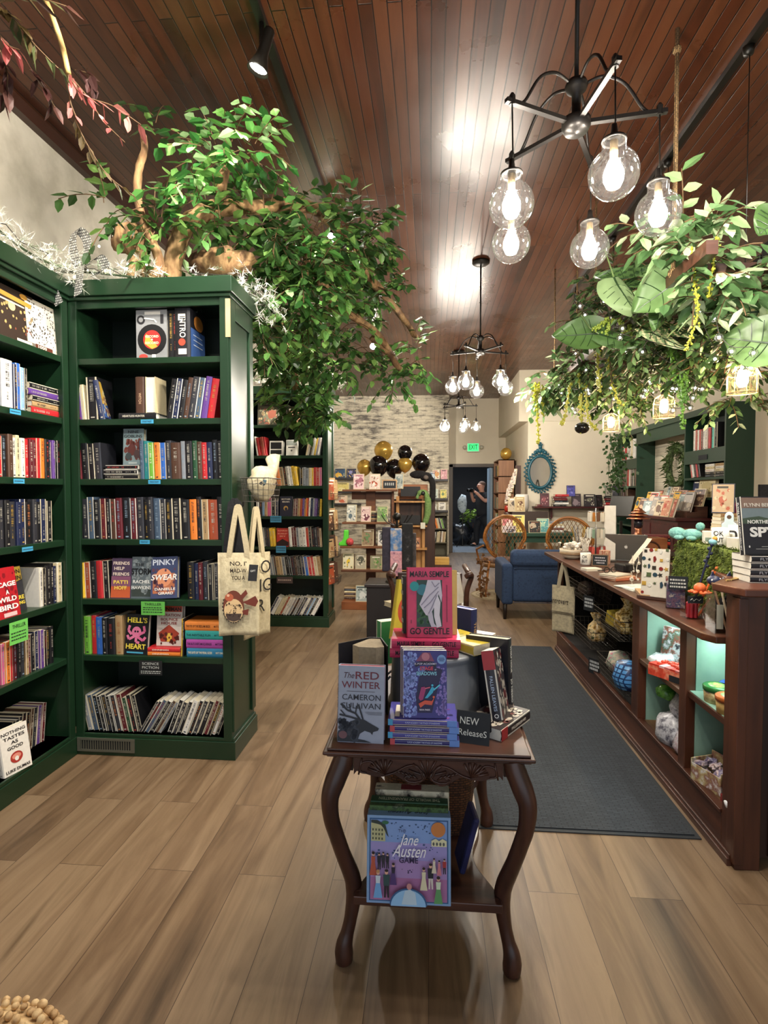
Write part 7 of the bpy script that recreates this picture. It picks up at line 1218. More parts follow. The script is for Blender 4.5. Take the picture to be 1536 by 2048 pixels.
obj('red_pot', MB().lathe([(0, 0), (.05, 0), (.07, .05), (.06, .11), (.05, .12), (0, .12)], n=18), M('#8a2414', .25), 'glossy dark red pot glowing behind the left rattan chair', 'pot', None, (1.38, 9.9, .78+.32), smooth=True)
obj('pot_stand', MB().lathe([(0, 0), (.1, 0), (.03, .05), (.03, 1.02), (.09, 1.1), (0, 1.1)], n=16), DKWz, 'slim dark pedestal under the glossy red pot', 'pedestal', None, (1.38, 9.9, 0), smooth=True)
for k in range(6): fb(1012+3*k, 985-7*k, 10.25-.03*k, 1.2+.1*k if 0 else 1.25+.07*k, .06, .3, ['#a8988a', '#6a5a50', '#d8c8b8'], f'tan pamphlet, {ORD[k]} from the bottom of the fanned wall rack', 'pamphlets in the fanned wall rack', tilt=20, turn=-30)
obj('pamphlet_rack', MB().box(-.05, .05, -.02, .02, 0, .8), DKWz, 'dark slim wall rack holding fanned tan pamphlets', 'rack', None, (1.62, 10.36, 1.15))
obj('white_pot', MB().lathe([(0, 0), (.1, 0), (.13, .1), (.12, .3), (.1, .32), (0, .3)], n=20), M('#d8d2c8', .5), 'tall white ceramic pot below the fanned pamphlet rack', 'pot', None, (1.66, 10.15, 1.1), smooth=True)
obj('pot_shelf', MB().box(-.16, .16, -.15, .2, 0, .03).box(-.02, .02, .1, .2, -.3, 0), DKW, 'small dark bracket shelf under the white ceramic pot', 'shelf', None, (1.66, 10.17, 1.07))
# mirror
o = thing('wall_mirror', 'oval mirror in an ornate teal frame on the cream wall', 'mirror', px(1080, 944, 10.36)); TE = M('#154e5c', .4, var=.2); MB().lathe([(0, 0), (.185, 0), (.185, .008), (0, .008)], (0, 0, 0), 36, 1, 1.42).build('mirror_glass', M('#d8d8d8', .03, 1, var=0), o, rot=(pi/2, 0, 0)); b = MB()
b.tube([V((.205*cos(k*.157), -.012, .29*sin(k*.157))) for k in range(40)], .024, 8, True)
for k in range(30): a = k*2*pi/30; c = V((.25*cos(a), -.012, .345*sin(a))); b.tube([c+V((.026*cos(j*.6), 0, .026*sin(j*.6))) for j in range(10)], .011, 6); b.ball(c+V((.035*cos(a), 0, .035*sin(a))), .018, 8, 1, 1, .6)
for x, z, r in ((0, .4, .05), (-.05, .39, .035), (.05, .39, .035), (0, .46, .035), (-.025, .5, .02), (.025, .5, .02), (0, .53, .022), (-.09, .36, .035), (.09, .36, .035)): b.ball((x, -.012, z), r, 9, 1, 1, .5)
b.build('frame', TE, o, True)
# shelf with books under the mirror
o = thing('wall_shelf', 'dark red-brown shelf of books under the teal mirror', 'shelf', (0, 0, 0)); MW = wood('mahogany', '#321014', '#52201f', .35, 4, 'x'); MB().box(1.88, 3.3, 10.08, 10.37, 1.17, 1.2).build('shelf_board', MW, o, bevel=.003)
for x in (2.2, 3.1): MB().box(x-.015, x+.015, 10.2, 10.37, .98, 1.17).build('bracket', MW, o)
CM = Case((1.9, 10.06, 0), 0); gmw = 'books on the shelf under the mirror'
for j, (u, its) in enumerate(((.07, 'm'), (.42, 'kwkmmr'), (1.3, 'mrkmk'))):
    for k, c in enumerate(its): book(.036, .24 if j else .1, .18, c, CM.w(u+.012*((k*3) % 4), .02, 1.2+.0365*k), 'flat', label=f'{PAL[c][0]} book lying flat, {ORD[k]} up, pile {ORD[j]} from the left under the mirror', group=gmw)
for u, z, w_, h, cs, l, tr_ in ((.16, 1.2, .16, .24, ['#5a2a34', '#8a4a50', '#d8b8b0'], 'dark red patterned face-out book directly under the mirror', 0), (.72, 1.2, .17, .23, ['#4a4046', '#8a7a80'], 'dark grey face-out book right of the mirror', 8), (.95, 1.2, .2, .22, ['#2a2226', '#6a6a5a', '#c8c0b0'], 'black framed face-out book on the shelf right of the mirror', 0), (1.12, 1.2, .16, .21, ['#1c1a1e', '#4a3a44'], 'black face-out book turned aside on the mirror shelf', 30), (.62, 1.38, .15, .2, ['#4a4a9a', '#7a7ac0', '#2a2a6a'], 'blue-violet book standing on the pile right of the mirror', 0), (1.28, 1.385, .13, .2, ['#a09a8c', '#4a4640'], 'grey face-out book on the right pile of the mirror shelf', 0), (1.38, 1.385, .13, .19, ['#3a3a40', '#7a7a80'], 'dark framed picture book on the right pile of the mirror shelf', -8)): book(.022, h, w_, 'k', CM.w(u, .05, z), 'face', rz=R(tr_), tilt=R(7), label=l, group=gmw, mark=False, art=[('r', .04, .03, .96, .97, cs[0])]+mottle(cs[1:], 14, .016))
# right-hand green bookcases and header
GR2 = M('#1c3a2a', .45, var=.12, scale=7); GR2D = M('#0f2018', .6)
def rcase(label, yn, yf, zs):
    c = Case((3.4, yf, 0), -pi/2); W = yf-yn; o = thing('wall_bookcase', label, 'bookcase', c.o, -pi/2, 'green bookcases on right wall')
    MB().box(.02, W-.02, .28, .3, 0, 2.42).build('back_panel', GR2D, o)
    for x in (0, W-.03): MB().box(x, x+.03, 0, .32, 0, 2.42).build('side_panel', GR2, o)
    for z in zs: MB().box(.03, W-.03, 0, .28, z-.03, z).build('shelf', GR2, o)
    MB().box(0, W, -.03, .32, 2.42, 2.5).box(0.03, W-.03, 0, .03, zs[0]-.17, zs[0]-.03).build('cornice', GR2, o); return c
zs2 = [1.99, 1.64, 1.39, .98, .55, .1]; zs1 = [2.02, 1.56, 1.27, .9, .5, .1]
c2 = rcase('nearer dark green bookcase against right wall beside the wreath', 6.68, 7.72, zs2); c1 = rcase('farther dark green bookcase against right wall beside the mirror shelf', 9.42, 10.37, zs1)
o = thing('header_beam', 'dark green header beam joining the two right wall bookcases', 'header', (3.4, 8.57, 2.36)); MB().box(0, .03, -.85, .85, -.12, .06).box(-.03, .05, -.85, .85, .06, .14).build('beam', GR2, o); 
struct('wall_right_brick_panel', MB().box(3.69, 3.72, 7.72, 9.42, 0, 2.42), BRICK)
gr2 = 'books in the right wall bookcases'; sR2, sR1 = 'shelf of the green bookcase beside the wreath', 'shelf of the green bookcase beside the mirror'
row(c2, .2, .62, zs2[0], 'wrwrmwwr', .27, 0, 'top '+sR2, gr2); row(c2, .66, .8, zs2[0], 'Tk', .32, 0, 'top '+sR2, gr2); row(c2, .1, .4, zs2[1], 'rwkrk', .22, -16, 'second '+sR2, gr2)
for k in range(5): book(.032, .22, .18, 'kkwew'[k], c2.w(.62, .03, zs2[1]+.0325*k), 'flat', -pi/2, label=f'{PAL["kkwew"[k]][0]} book lying flat, {ORD[k]} up, left pile on second {sR2}', group=gr2); book(.032, .2, .18, 'ckewa'[k], c2.w(.86, .03, zs2[1]+.0325*k), 'flat', -pi/2, label=f'{PAL["ckewa"[k]][0]} book lying flat, {ORD[k]} up, right pile on second {sR2}', group=gr2)
book(.04, .24, .4, 'e', c2.w(.52, .03, zs2[2]), 'face', -pi/2, tilt=R(7), label='cream boxed game with gold lettering on third shelf beside the wreath', group=gr2, mark=False, art=mottle(['#8a7a3a', '#3a3a2a', '#b8a878'], 40, .025)); book(.03, .22, .16, 'n', c2.w(.2, .05, zs2[2]), 'face', -pi/2, tilt=R(7), label='navy face-out book left of the cream boxed game', group=gr2, mark=False, art=mottle(['#4a5a8a'], 12)); row(c1, .2, .5, zs1[0], 'rwrww', .25, 0, 'top '+sR1, gr2); row(c1, .55, .8, zs1[0], 'weww', .34, 0, 'top '+sR1, gr2); row(c1, .06, .88, zs1[1], 'mkmukrwmkkm', .3, 0, 'second '+sR1, gr2); row(c1, .06, .5, zs1[2], 'kknku', .24, -6, 'third '+sR1, gr2)
o = thing('drawer_pull', 'small black chalk label on the rail of the bookcase beside the wreath', 'shelf label', c2.w(.52, -.004, zs2[0]-.13), -pi/2); MB().box(-.11, .11, -.004, 0, 0, .06).build('label_plate', CHK, o)
# wreath
o = thing('wreath', 'mossy green leaf wreath hung between the right wall bookcases', 'wreath', (3.58, 8.35, 1.83)); MB().tube([(0, .27*cos(k*.2), .29*sin(k*.2)) for k in range(32)], .05, 8, True).build('moss_ring', patchy('wreath_moss', ['#1f2a16', '#3a4a28', '#56663c'], 24, bump=1), o, True); b = MB()
for k in range(420):
    a = rnd.uniform(0, 6.28); c = V((rnd.uniform(-.05, .03), (.27+rnd.gauss(0, .035))*cos(a), (.29+rnd.gauss(0, .035))*sin(a))); d = V((rnd.uniform(-1, .2), rnd.uniform(-1, 1), rnd.uniform(-1, .6))).normalized()*rnd.uniform(.06, .13); s_ = d.cross(V((.5, .3, 1))).normalized()*.014; b.add([c, c+d*.5+s_, c+d, c+d*.5-s_], [(0, 1, 2, 3)])
b.build('leaves', leafmat('#4a5f34'), o)
# piano with books
o = thing('upright_piano', 'dark red-brown upright piano covered with leaning books', 'piano', (0, 0, 0)); MB().box(3.0, 3.38, 6.95, 8.5, .0, 1.1).build('case', MW, o, bevel=.006); MB().box(2.96, 3.4, 6.92, 8.53, 1.1, 1.14).build('lid', MW, o, bevel=.006); MB().box(2.72, 3.02, 6.97, 8.48, .6, .72).build('keyboard_shelf', MW, o, bevel=.006)
b = MB(); b.box(2.992, 3.0, 7.05, 7.7, .78, 1.04).box(2.992, 3.0, 7.78, 8.42, .78, 1.04).box(3.06, 3.32, 6.942, 6.95, .2, .95); b.build('panel_moulding', MW, o, bevel=.003)
for y in (7.0, 8.44): MB().lathe([(.03, 0), (.045, .1), (.03, .3), (.045, .55), (.05, .6)], (2.78, y, 0), 12).build('leg', MW, o, True)
gp = 'books leaning on the piano'; k = 0
for row_, (X, n_) in enumerate(((3.02, 7), (3.16, 8), (3.28, 6))):
    for j in range(n_):
        y = 8.4-(1.4*j+row_*.4)/n_*1.0; cs = rnd.choice([['#c98a6a', '#b8483a', '#e8c8a8'], ['#c8b89a', '#6a4a3a'], ['#8a9a9a', '#d8d8d0'], ['#b8a58c', '#5a4438'], ['#d9a83a', '#3a5a6a'], ['#a8a098', '#d8cfc0'], ['#6a5248', '#c9a888'], ['#a54a3a', '#e0b8a0']]); k += 1
        book(.022, rnd.uniform(.2, .27), rnd.uniform(.15, .19), rnd.choice('eauswR'), (X, y, 1.14+.07*row_), 'face', rz=-pi/2+R(rnd.uniform(-12, 25)), tilt=R(16), label=f'face-out book, {ordn(j+1)} from the far end in the {("front", "middle", "back")[row_]} row on the piano', group=gp, mark=False, art=[('r', .05, .04, .95, .96, cs[0])]+mottle(cs[1:], 16, .018))
for r_, (X, h) in enumerate(((3.19, .07), (3.31, .14))): obj('book_riser', MB().box(-.06, .06, -.72, .72, 0, h), DKW, f'{("lower", "higher")[r_]} dark step riser under the books on the piano', 'riser', None, (X, 7.72, 1.14))
# side table with books by the right wall
o = thing('side_table', 'brown wooden side cabinet of books behind the counter ledge', 'cabinet', (2.6, 4.75, 0)); MB().box(-.45, .55, -.2, .2, 0, 1.1).build('cabinet_body', wood('brown_cab', '#4a2618', '#6b3a26', .45, 4, 'x'), o, bevel=.004); MB().box(-.48, .58, -.22, .22, 1.1, 1.14).build('cabinet_top', wood('brown_cab', '#4a2618', '#6b3a26'), o, bevel=.004)
gc = 'books on the side cabinet'
for k in range(5): book(.028, .22, .16, 'eewea'[k], (2.43, 4.6, 1.14+.0285*k), 'flat', rz=R(4-2*k), label=f'{PAL["eewea"[k]][0]} book with page edges out, {ORD[k]} up, cream pile on the side cabinet', group=gc)
for u, w_, h, cs, l, t_, z in ((2.36, .16, .24, ['#c8b090', '#b8583a', '#e0d0b0'], 'cream and rust face-out book leaning on the cream pile', -30, 1.285), (2.5, .17, .24, ['#7a2a4a', '#a84a6a'], 'magenta face-out book behind the dark monster cover', 0, 1.14), (2.62, .18, .27, None, 'dark face-out comic with pale bear cover on the side cabinet', -4, 1.14)): book(.02, h, w_, 'n', (u, 4.66+(.08 if t_ == 0 else 0), z), 'face', rz=R(t_), tilt=R(8), label=l, group=gc, mark=False, art=([('r', .04, .03, .96, .97, cs[0])]+mottle(cs[1:], 16, .016)) if cs else [('r', .03, .02, .97, .98, '#4a465e'), ('t', 'CALLERS', .5, .85, .85, .13, '#d8d8e0', .02), ('p', [(.15, .7), (.5, .45), (.85, .7), (.7, .3), (.3, .3)], '#b8bcc8'), ('p', [(.38, .3), (.62, .3), (.58, .5), (.42, .5)], '#2a2838'), ('d', .5, .56, .09, .07, '#3a3448'), ('p', [(.05, .05), (.95, .05), (.6, .3), (.4, .3)], '#7a7890')])
for k in range(3): book(.026, .2, .15, 'kse'[k], (2.83, 4.58, 1.14+.0265*k), 'flat', rz=R(6), label=f'{PAL["kse"[k]][0]} book lying flat, {ORD[k]} up, right pile on the side cabinet', group=gc)
o = tote('t', 'black printed canvas bag hung on right wall by the side cabinet', (3.0, 4.98, 1.52), (0, 0, R(-20)), .34, .38, '#17171b', st=.28); MB().ball((0, -.02, -.18), .12, 14, 1.1, 1, .2).build('painted_print', patchy('animal_print', ['#5a4a38', '#a89a80', '#7a3a2a', '#2a2a22'], 16, lo=.4, hi=.6), o, True)
HK2 = thing('wall_hook', 'dark peg on the wall holding the black printed bag', 'hook', (3.0, 4.98, 1.79)); MB().tube([(-.02, .08, 0), (0, -.02, .01)], .006, 6).build('peg', IRON, HK2)
for k in range(6): book(.03, .2, .15, 'kmkrkm'[k], (2.12, 5.3, .87+.0305*k), 'flat', rz=R(-10), label=f'{PAL["kmkrkm"[k]][0]} book lying flat, {ORD[k]} up, dark pile behind the plush turtle', group=gc)
obj('back_counter', MB().box(-.2, .3, -.2, .2, 0, .87), CWX, 'dark low cabinet behind the counter under the dark book pile', 'cabinet', None, (2.1, 5.4, 0))
o = thing('hanging_plant', 'trailing ivy hanging at the corner of the farther right bookcase', 'plant', (3.05, 9.3, 2.42)); b = MB()
for k in range(7):
    x, y = rnd.uniform(-.12, .12), rnd.uniform(-.1, .1); L_ = rnd.uniform(.5, 1.1); pts = [(x+.02*sin(j), y+.02*cos(j*1.3), -L_*j/8) for j in range(9)]; b.tube(pts, .004, 4)
b.build('stems', M('#3a4a26', .7), o); lf = MB()
for k in range(240): c = V((rnd.gauss(0, .09), rnd.gauss(0, .08), -rnd.uniform(0, .95))); d = V((rnd.uniform(-1, 1), rnd.uniform(-1, 1), rnd.uniform(-1, .1))).normalized()*.075; s_ = d.cross(V((.2, 1, .3))).normalized()*.026; lf.add([c, c+d*.5+s_, c+d, c+d*.5-s_], [(0, 1, 2, 3)])
lf.build('foliage', leafmat('#3f5a34'), o)
# ---------- greenery ----------
rnd.seed(77)
def _w2px(p):
    v = V(p)-V((0, 0, EYE)); z = v.dot(_fw)
    return (768+FP*v.dot(_rt)/z, 1024-FP*v.dot(_up)/z, p[1]) if z > .1 else None
CLEAR = [(630, 443, 24, 4.4), (728, 683, 20, 7.7), (1442, 770, 50, 3.1), (1312, 818, 40, 4.0), (1212, 848, 34, 5.1), (800, 640, 34, 4.75), (835, 680, 16, 4.75), (710, 640, 26, 4.2), (780, 710, 22, 4.6)]
def leaf(mb, c, d, L, W, up=None, curl=.15):
    q_ = _w2px(c)
    if q_ and any((q_[0]-x)**2+(q_[1]-y)**2 < r*r and q_[2] < Y for x, y, r, Y in CLEAR): return
    d = V(d).normalized(); u = V(up) if up else V((rnd.uniform(-.5, .5), rnd.uniform(-.5, .5), 1)); s = d.cross(u)
    if s.length < 1e-3: s = d.cross(V((1, 0, .2)))
    s.normalize(); n = s.cross(d); c = V(c)
    P = lambda a, b, e: c+d*L*a+s*W*b+n*L*e
    mb.add([P(0, 0, 0), P(.33, .5, .03-curl*.1), P(.68, .4, -curl*.45), P(1, 0, -curl), P(.68, -.4, -curl*.45), P(.33, -.5, .03-curl*.1), P(.35, 0, -.04), P(.7, 0, -.04-curl*.4)],
           [(0, 6, 1), (1, 6, 7, 2), (2, 7, 3), (0, 5, 6), (5, 4, 7, 6), (4, 3, 7)])
def sprig(lf, tw, p, d, L, n, size, nm, droop=.5, lo=0):
    pts = []; q = V(p); d = V(d).normalized()
    for k in range(6): pts.append(q.copy()); q = q+d*L/5; d = (d+V((0, 0, -droop*.3))).normalized()
    if tw: tw.tube(pts, .0028, 4, cap=False)
    for k in range(n):
        t = (k+.7)/n*5; i = min(4, int(t)); c = pts[i].lerp(pts[i+1], t-i); dd = (pts[i+1]-pts[i]).normalized(); side = dd.cross(V((0, 0, 1)))
        if side.length < .05: side = V((1, 0, 0))
        side = side.normalized()*(1 if k % 2 else -1)
        lf.m = lo+int(rnd.random()**1.3*nm); leaf(lf, c, dd*.55+side*rnd.uniform(.5, 1)+V((rnd.uniform(-.3, .3), rnd.uniform(-.3, .3), rnd.uniform(-.6, .15))), size*rnd.uniform(.8, 1.3), size*rnd.uniform(.48, .64))
def clump(lf, tw, c, r, n, L, nl, size, nm, droop=.5, lo=0):
    for k in range(n):
        while True:
            q = V([rnd.uniform(-1, 1) for _ in range(3)])
            if q.length < 1: break
        p = c+V((q.x*r[0], q.y*r[1], q.z*r[2]))*.8; sprig(lf, tw, p, V((q.x, q.y, q.z*.6+.1))+V([rnd.uniform(-.5, .5) for _ in range(3)]), L*rnd.uniform(.6, 1.2), nl, size, nm, droop, lo)
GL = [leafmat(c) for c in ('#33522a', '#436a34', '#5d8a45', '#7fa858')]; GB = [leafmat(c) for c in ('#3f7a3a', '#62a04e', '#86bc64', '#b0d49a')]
BARK = patchy('bark', ['#4a3320', '#7a5a3c', '#a08058', '#5f4530'], 9, (1, 1, .35), bump=.9, rough=.9); TWIG = M('#5a4228', .8)
def pp(*a): return [px(*q) for q in a]
def branch(name, pts, r, parent, amp=.012): 
    c = noisy(curve(pts, 5), amp, 7, rnd.random()*9); n = len(c); MB().tube(c, [lerp(r[0], r[1], k/(n-1))*rnd.uniform(.9, 1.12) for k in range(n)], 10).build(name, BARK, parent, True)
def foliage(parent, items, name='foliage', mats=GL, twigs=True):
    for (x, y, Y, rx, rz, n, size) in items:
        lf, tw = MB(), MB(); clump(lf, tw, px(x, y, Y), (rx, min(.3, (rx+rz)/2), rz), n, .16+size*.7, 6, size, len(mats)); lf.build(name, mats, parent)
        if twigs: tw.build('twigs', TWIG, parent)
TA = thing('artificial_tree', 'large artificial ficus tree arching over the aisle from the first green bookcase', 'tree', (-1.45, 3.08, 2.585))
MI = MX.Translation(-TA.location)
def keep(): # parts are modelled in place; shift them under their thing
    for c in TA.children: c.matrix_basis = MI.copy()
branch('trunk', pp((343, 562, 3.08), (350, 500, 3.08), (385, 442, 3.1), (440, 416, 3.14), (520, 414, 3.3), (600, 408, 3.5), (650, 432, 3.7), (700, 485, 3.9), (740, 560, 4.1)), (.056, .03), TA)
for b_ in (((440, 425, 3.14), (444, 385, 3.1), (452, 325, 3.08)), ((640, 560, 3.75), (672, 607, 4.0), (745, 660, 4.4), (792, 722, 4.7)), ((735, 555, 4.1), (768, 590, 4.3), (802, 632, 4.6), (832, 674, 4.8)), ((745, 672, 4.5), (775, 705, 4.6), (800, 738, 4.7)), ((600, 420, 3.5), (615, 500, 3.6), (600, 580, 3.7))): branch('branch', pp(*b_), (.034, .024), TA)
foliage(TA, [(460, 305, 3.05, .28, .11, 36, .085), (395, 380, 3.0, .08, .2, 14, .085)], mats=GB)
foliage(TA, [(545, 445, 3.35, .3, .13, 34, .085), (440, 455, 3.1, .12, .1, 12, .08), (615, 500, 3.6, .32, .24, 62, .085), (600, 590, 3.7, .33, .25, 80, .085), (525, 640, 3.6, .13, .34, 46, .085), (690, 475, 3.9, .3, .18, 52, .085), (735, 545, 4.2, .14, .16, 22, .085), (690, 640, 4.3, .26, .24, 44, .085), (685, 725, 4.6, .28, .15, 46, .085), (640, 690, 4.3, .22, .15, 34, .085), (828, 705, 4.8, .07, .2, 16, .08), (790, 757, 4.8, .13, .1, 18, .08), (768, 595, 4.5, .14, .16, 20, .085), (750, 470, 4.0, .1, .1, 14, .08)])
foliage(TA, [(620, 560, 3.5, .2, .13, 18, .09)], mats=GB)  # lit middle of the crown put into brighter leaf colours
keep()
TB_ = thing('artificial_tree', 'thin-stemmed artificial ficus with few round leaves on the first bookcase', 'tree', px(290, 560, 2.98)); TA = TB_; MI = MX.Translation(-TA.location)
branch('trunk', pp((305, 560, 2.98), (322, 530, 2.97), (300, 470, 2.96), (276, 405, 2.95), (278, 345, 2.94), (290, 300, 2.94), (286, 268, 2.93)), (.03, .016), TA, .008); branch('trunk', pp((262, 558, 2.97), (272, 515, 2.97), (284, 468, 2.96)), (.036, .02), TA)
foliage(TA, [(225, 415, 2.88, .13, .1, 9, .075), (315, 452, 2.93, .12, .07, 10, .075), (305, 250, 2.93, .07, .07, 3, .07), (280, 545, 2.95, .1, .05, 5, .06)]); keep()
for x, y, s_, l in ((258, 478, (.1, .06, .09), 'gnarled brown driftwood burl beside the thin-stemmed tree'), (282, 540, (.055, .05, .07), 'pale driftwood knot at the foot of the thin-stemmed tree'), (318, 548, (.07, .05, .05), 'brown bark chunk at the foot of the arching trunk'), (445, 525, (.2, .1, .08), 'broad brown bark slab behind the leaves on the first bookcase')):
    b = MB().ball((0, 0, 0), 1, 22); b.v = [tuple(V(q)*(1+.35*NZ.noise(V(q)*2.2+V((x, 0, 0))))) for q in b.v]; b.v = [(q[0]*s_[0], q[1]*s_[1], q[2]*s_[2]) for q in b.v]; obj('driftwood', b, BARK, l, 'driftwood', 'driftwood on the bookcase', px(x, y, 3.05 if x < 400 else 3.25), smooth=True)
TA = thing('artificial_tree', 'leafy branch with peeling stem hanging in front of the farther green bookcase', 'tree', px(592, 770, 5.3)); MI = MX.Translation(-TA.location)
branch('stem', pp((556, 640, 5.0), (568, 690, 5.1), (584, 738, 5.2), (594, 778, 5.3)), (.05, .035), TA); branch('branch', pp((575, 705, 5.15), (600, 695, 5.2), (630, 685, 5.25)), (.03, .02), TA)
foliage(TA, [(600, 805, 5.25, .26, .2, 60, .1), (570, 745, 5.1, .22, .1, 26, .1), (645, 830, 5.3, .12, .18, 18, .1), (600, 730, 5.2, .3, .12, 30, .09), (560, 690, 5.0, .2, .2, 30, .09)]); keep()
# red-leaved branch, top left
TA = thing('red_leaf_branch', 'branch of pink and red artificial leaves hanging at the top left', 'branch', px(100, 20, 2.05)); MI = MX.Translation(-TA.location)
c = noisy(curve(pp((60, -40, 2.05), (95, 8, 2.05), (120, 80, 2.06), (137, 148, 2.07)), 5), .004, 9); MB().tube(c, .0105, 8).build('stick', wood('pale_stick', '#8a6c3c', '#c4a468', .7, 8, 'z'), TA, True)
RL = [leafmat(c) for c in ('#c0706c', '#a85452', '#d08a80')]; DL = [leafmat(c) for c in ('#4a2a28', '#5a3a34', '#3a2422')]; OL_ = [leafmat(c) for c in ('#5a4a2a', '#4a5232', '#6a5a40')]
def along(pts, n, mats, size, nm): 
    c = curve(pp(*pts), 6); MB().tube(c, .0025, 5).build('twigs', TWIG, TA); lf = MB()
    for k in range(n):
        q = c[int((k+.5)/n*(len(c)-1))]; d = (c[min(len(c)-1, int((k+.5)/n*(len(c)-1))+1)]-q); d = d.normalized() if d.length else V((1, 0, -1)); lf.m = rnd.randrange(len(mats)); leaf(lf, q, d*.7+V((rnd.uniform(-.6, .6), rnd.uniform(-.4, .2), rnd.uniform(-.7, .2))), size*rnd.uniform(.8, 1.2), size*.42)
    lf.build(nm, mats, TA)
along([(137, 148, 2.07), (165, 190, 2.07), (225, 212, 2.1), (282, 250, 2.12)], 11, RL, .075, 'pink_leaves'); along([(137, 148, 2.07), (140, 200, 2.07), (155, 240, 2.08)], 5, RL, .06, 'pink_leaves'); along([(0, 15, 2.0), (30, 40, 2.0), (70, 90, 2.02), (132, 152, 2.05)], 16, OL_, .085, 'olive_leaves'); along([(0, 70, 2.0), (15, 90, 2.0), (40, 100, 2.02)], 6, RL, .07, 'pink_leaves')
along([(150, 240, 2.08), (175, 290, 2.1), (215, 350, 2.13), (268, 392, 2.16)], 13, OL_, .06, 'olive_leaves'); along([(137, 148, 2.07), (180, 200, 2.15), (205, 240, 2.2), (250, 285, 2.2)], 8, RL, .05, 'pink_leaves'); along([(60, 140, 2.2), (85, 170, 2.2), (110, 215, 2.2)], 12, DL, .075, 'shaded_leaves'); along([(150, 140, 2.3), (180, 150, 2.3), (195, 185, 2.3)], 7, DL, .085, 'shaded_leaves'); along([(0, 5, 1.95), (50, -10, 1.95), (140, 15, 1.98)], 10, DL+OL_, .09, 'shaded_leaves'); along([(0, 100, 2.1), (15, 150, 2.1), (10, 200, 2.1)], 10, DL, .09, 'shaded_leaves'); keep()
# snowy garland
SN = [M('#e4e4dc', .8), M('#bcc4b4', .8), M('#7d8f72', .8)]; FB = M('#fff0cc', .4, var=0, emis=9)
def garland(label, path, r, n, nl, ribbon=False, glow=.4):
    t = thing('pine_garland', label, 'garland', path[0]); c = curve([V(q)-V(path[0]) for q in path], 8); MB().tube(c, .006, 5).build('wire', M('#3a4a30', .8), t); nd_ = MB()
    for k in range(n):
        q = c[rnd.randrange(len(c))]+V([rnd.gauss(0, r) for _ in range(3)])*.7; ax = V([rnd.uniform(-1, 1) for _ in range(3)]).normalized(); nd_.m = 0 if rnd.random() < .55 else rnd.randrange(3)
        for j in range(12):
            o_ = q+ax*.05*j/12; e = V([rnd.uniform(-1, 1) for _ in range(3)]).normalized()*.034+ax*.02; s = e.cross(ax); s = s.normalized()*.0018 if s.length else V((.002, 0, 0)); nd_.add([o_-s, o_+s, o_+e], [(0, 1, 2)])
    tag(nd_.build('needles', SN, t), kind='stuff')
    w_ = MB(); w_.tube([q+V([rnd.gauss(0, r*.6) for _ in range(3)]) for q in c[::2]], .0022, 4); w_.build('light_wire', M('#2c2a24', .7), t)
    for k in range(nl): MB().ball(c[int((k+.5)/nl*(len(c)-1))]+V((rnd.gauss(0, r*.8), -abs(rnd.gauss(0, r*.6)), rnd.gauss(0, r*.7))), .006, 7).build('fairy_light', FB, t, True)
    if glow: lamp('POINT', 'fairy_glow', c[len(c)//2]+V((0.03, -.04, .08)), glow, (1, .85, .6), t, shadow_soft_size=.15)
    if ribbon:
        RB = planks('silver_ribbon', ['#8f8f8c', '#c9c9c4', '#e4e4e0'], .012, .012, .0022, .3, .3, .6, .05, dark='#3a3a3a', along='x'); o = c[int(len(c)*.66)]
        for pts in ([(0, 0, 0), (-.02, -.03, .12), (.01, -.04, .2), (.06, -.03, .15), (.04, -.01, .02)], [(0, 0, 0), (-.08, -.06, -.02), (-.1, -.08, -.1), (-.06, -.09, -.2)], [(.02, 0, 0), (.05, -.07, -.0), (.06, -.1, -.08), (.05, -.1, -.16)], [(.02, 0, .02), (.12, -.03, .06), (.16, -.03, .0), (.08, -.02, -.03)]):
            p_ = curve(pts, 5); b = MB(); b.add([o+q+V((s_*.03, s_*-.012, s_*.008)) for q in p_ for s_ in (-1, 1)], [(2*k, 2*k+1, 2*k+3, 2*k+2) for k in range(len(p_)-1)]); b.build('ribbon', RB, t, True)
garland('snowy pine garland with silver ribbon and fairy lights along the left wall bookcase top', [(-1.99, 2.0, 2.66), (-1.98, 2.35, 2.66), (-1.97, 2.6, 2.63), (-1.92, 2.8, 2.63), (-1.75, 2.88, 2.63), (-1.5, 2.92, 2.61)], .055, 260, 22, True)
garland('flocked pine sprays at the right end of the first bookcase top', [(-1.3, 3.05, 2.63), (-1.1, 3.15, 2.66), (-1.0, 3.25, 2.6), (-.96, 3.3, 2.52)], .06, 110, 4, glow=0)
garland('snowy pine garland with warm fairy lights on the farther bookcase top', [(-1.95, 5.85, 2.66), (-1.6, 5.85, 2.67), (-1.3, 5.85, 2.66), (-1.05, 5.9, 2.67), (-1.0, 6.1, 2.66)], .06, 170, 34, glow=1.5)
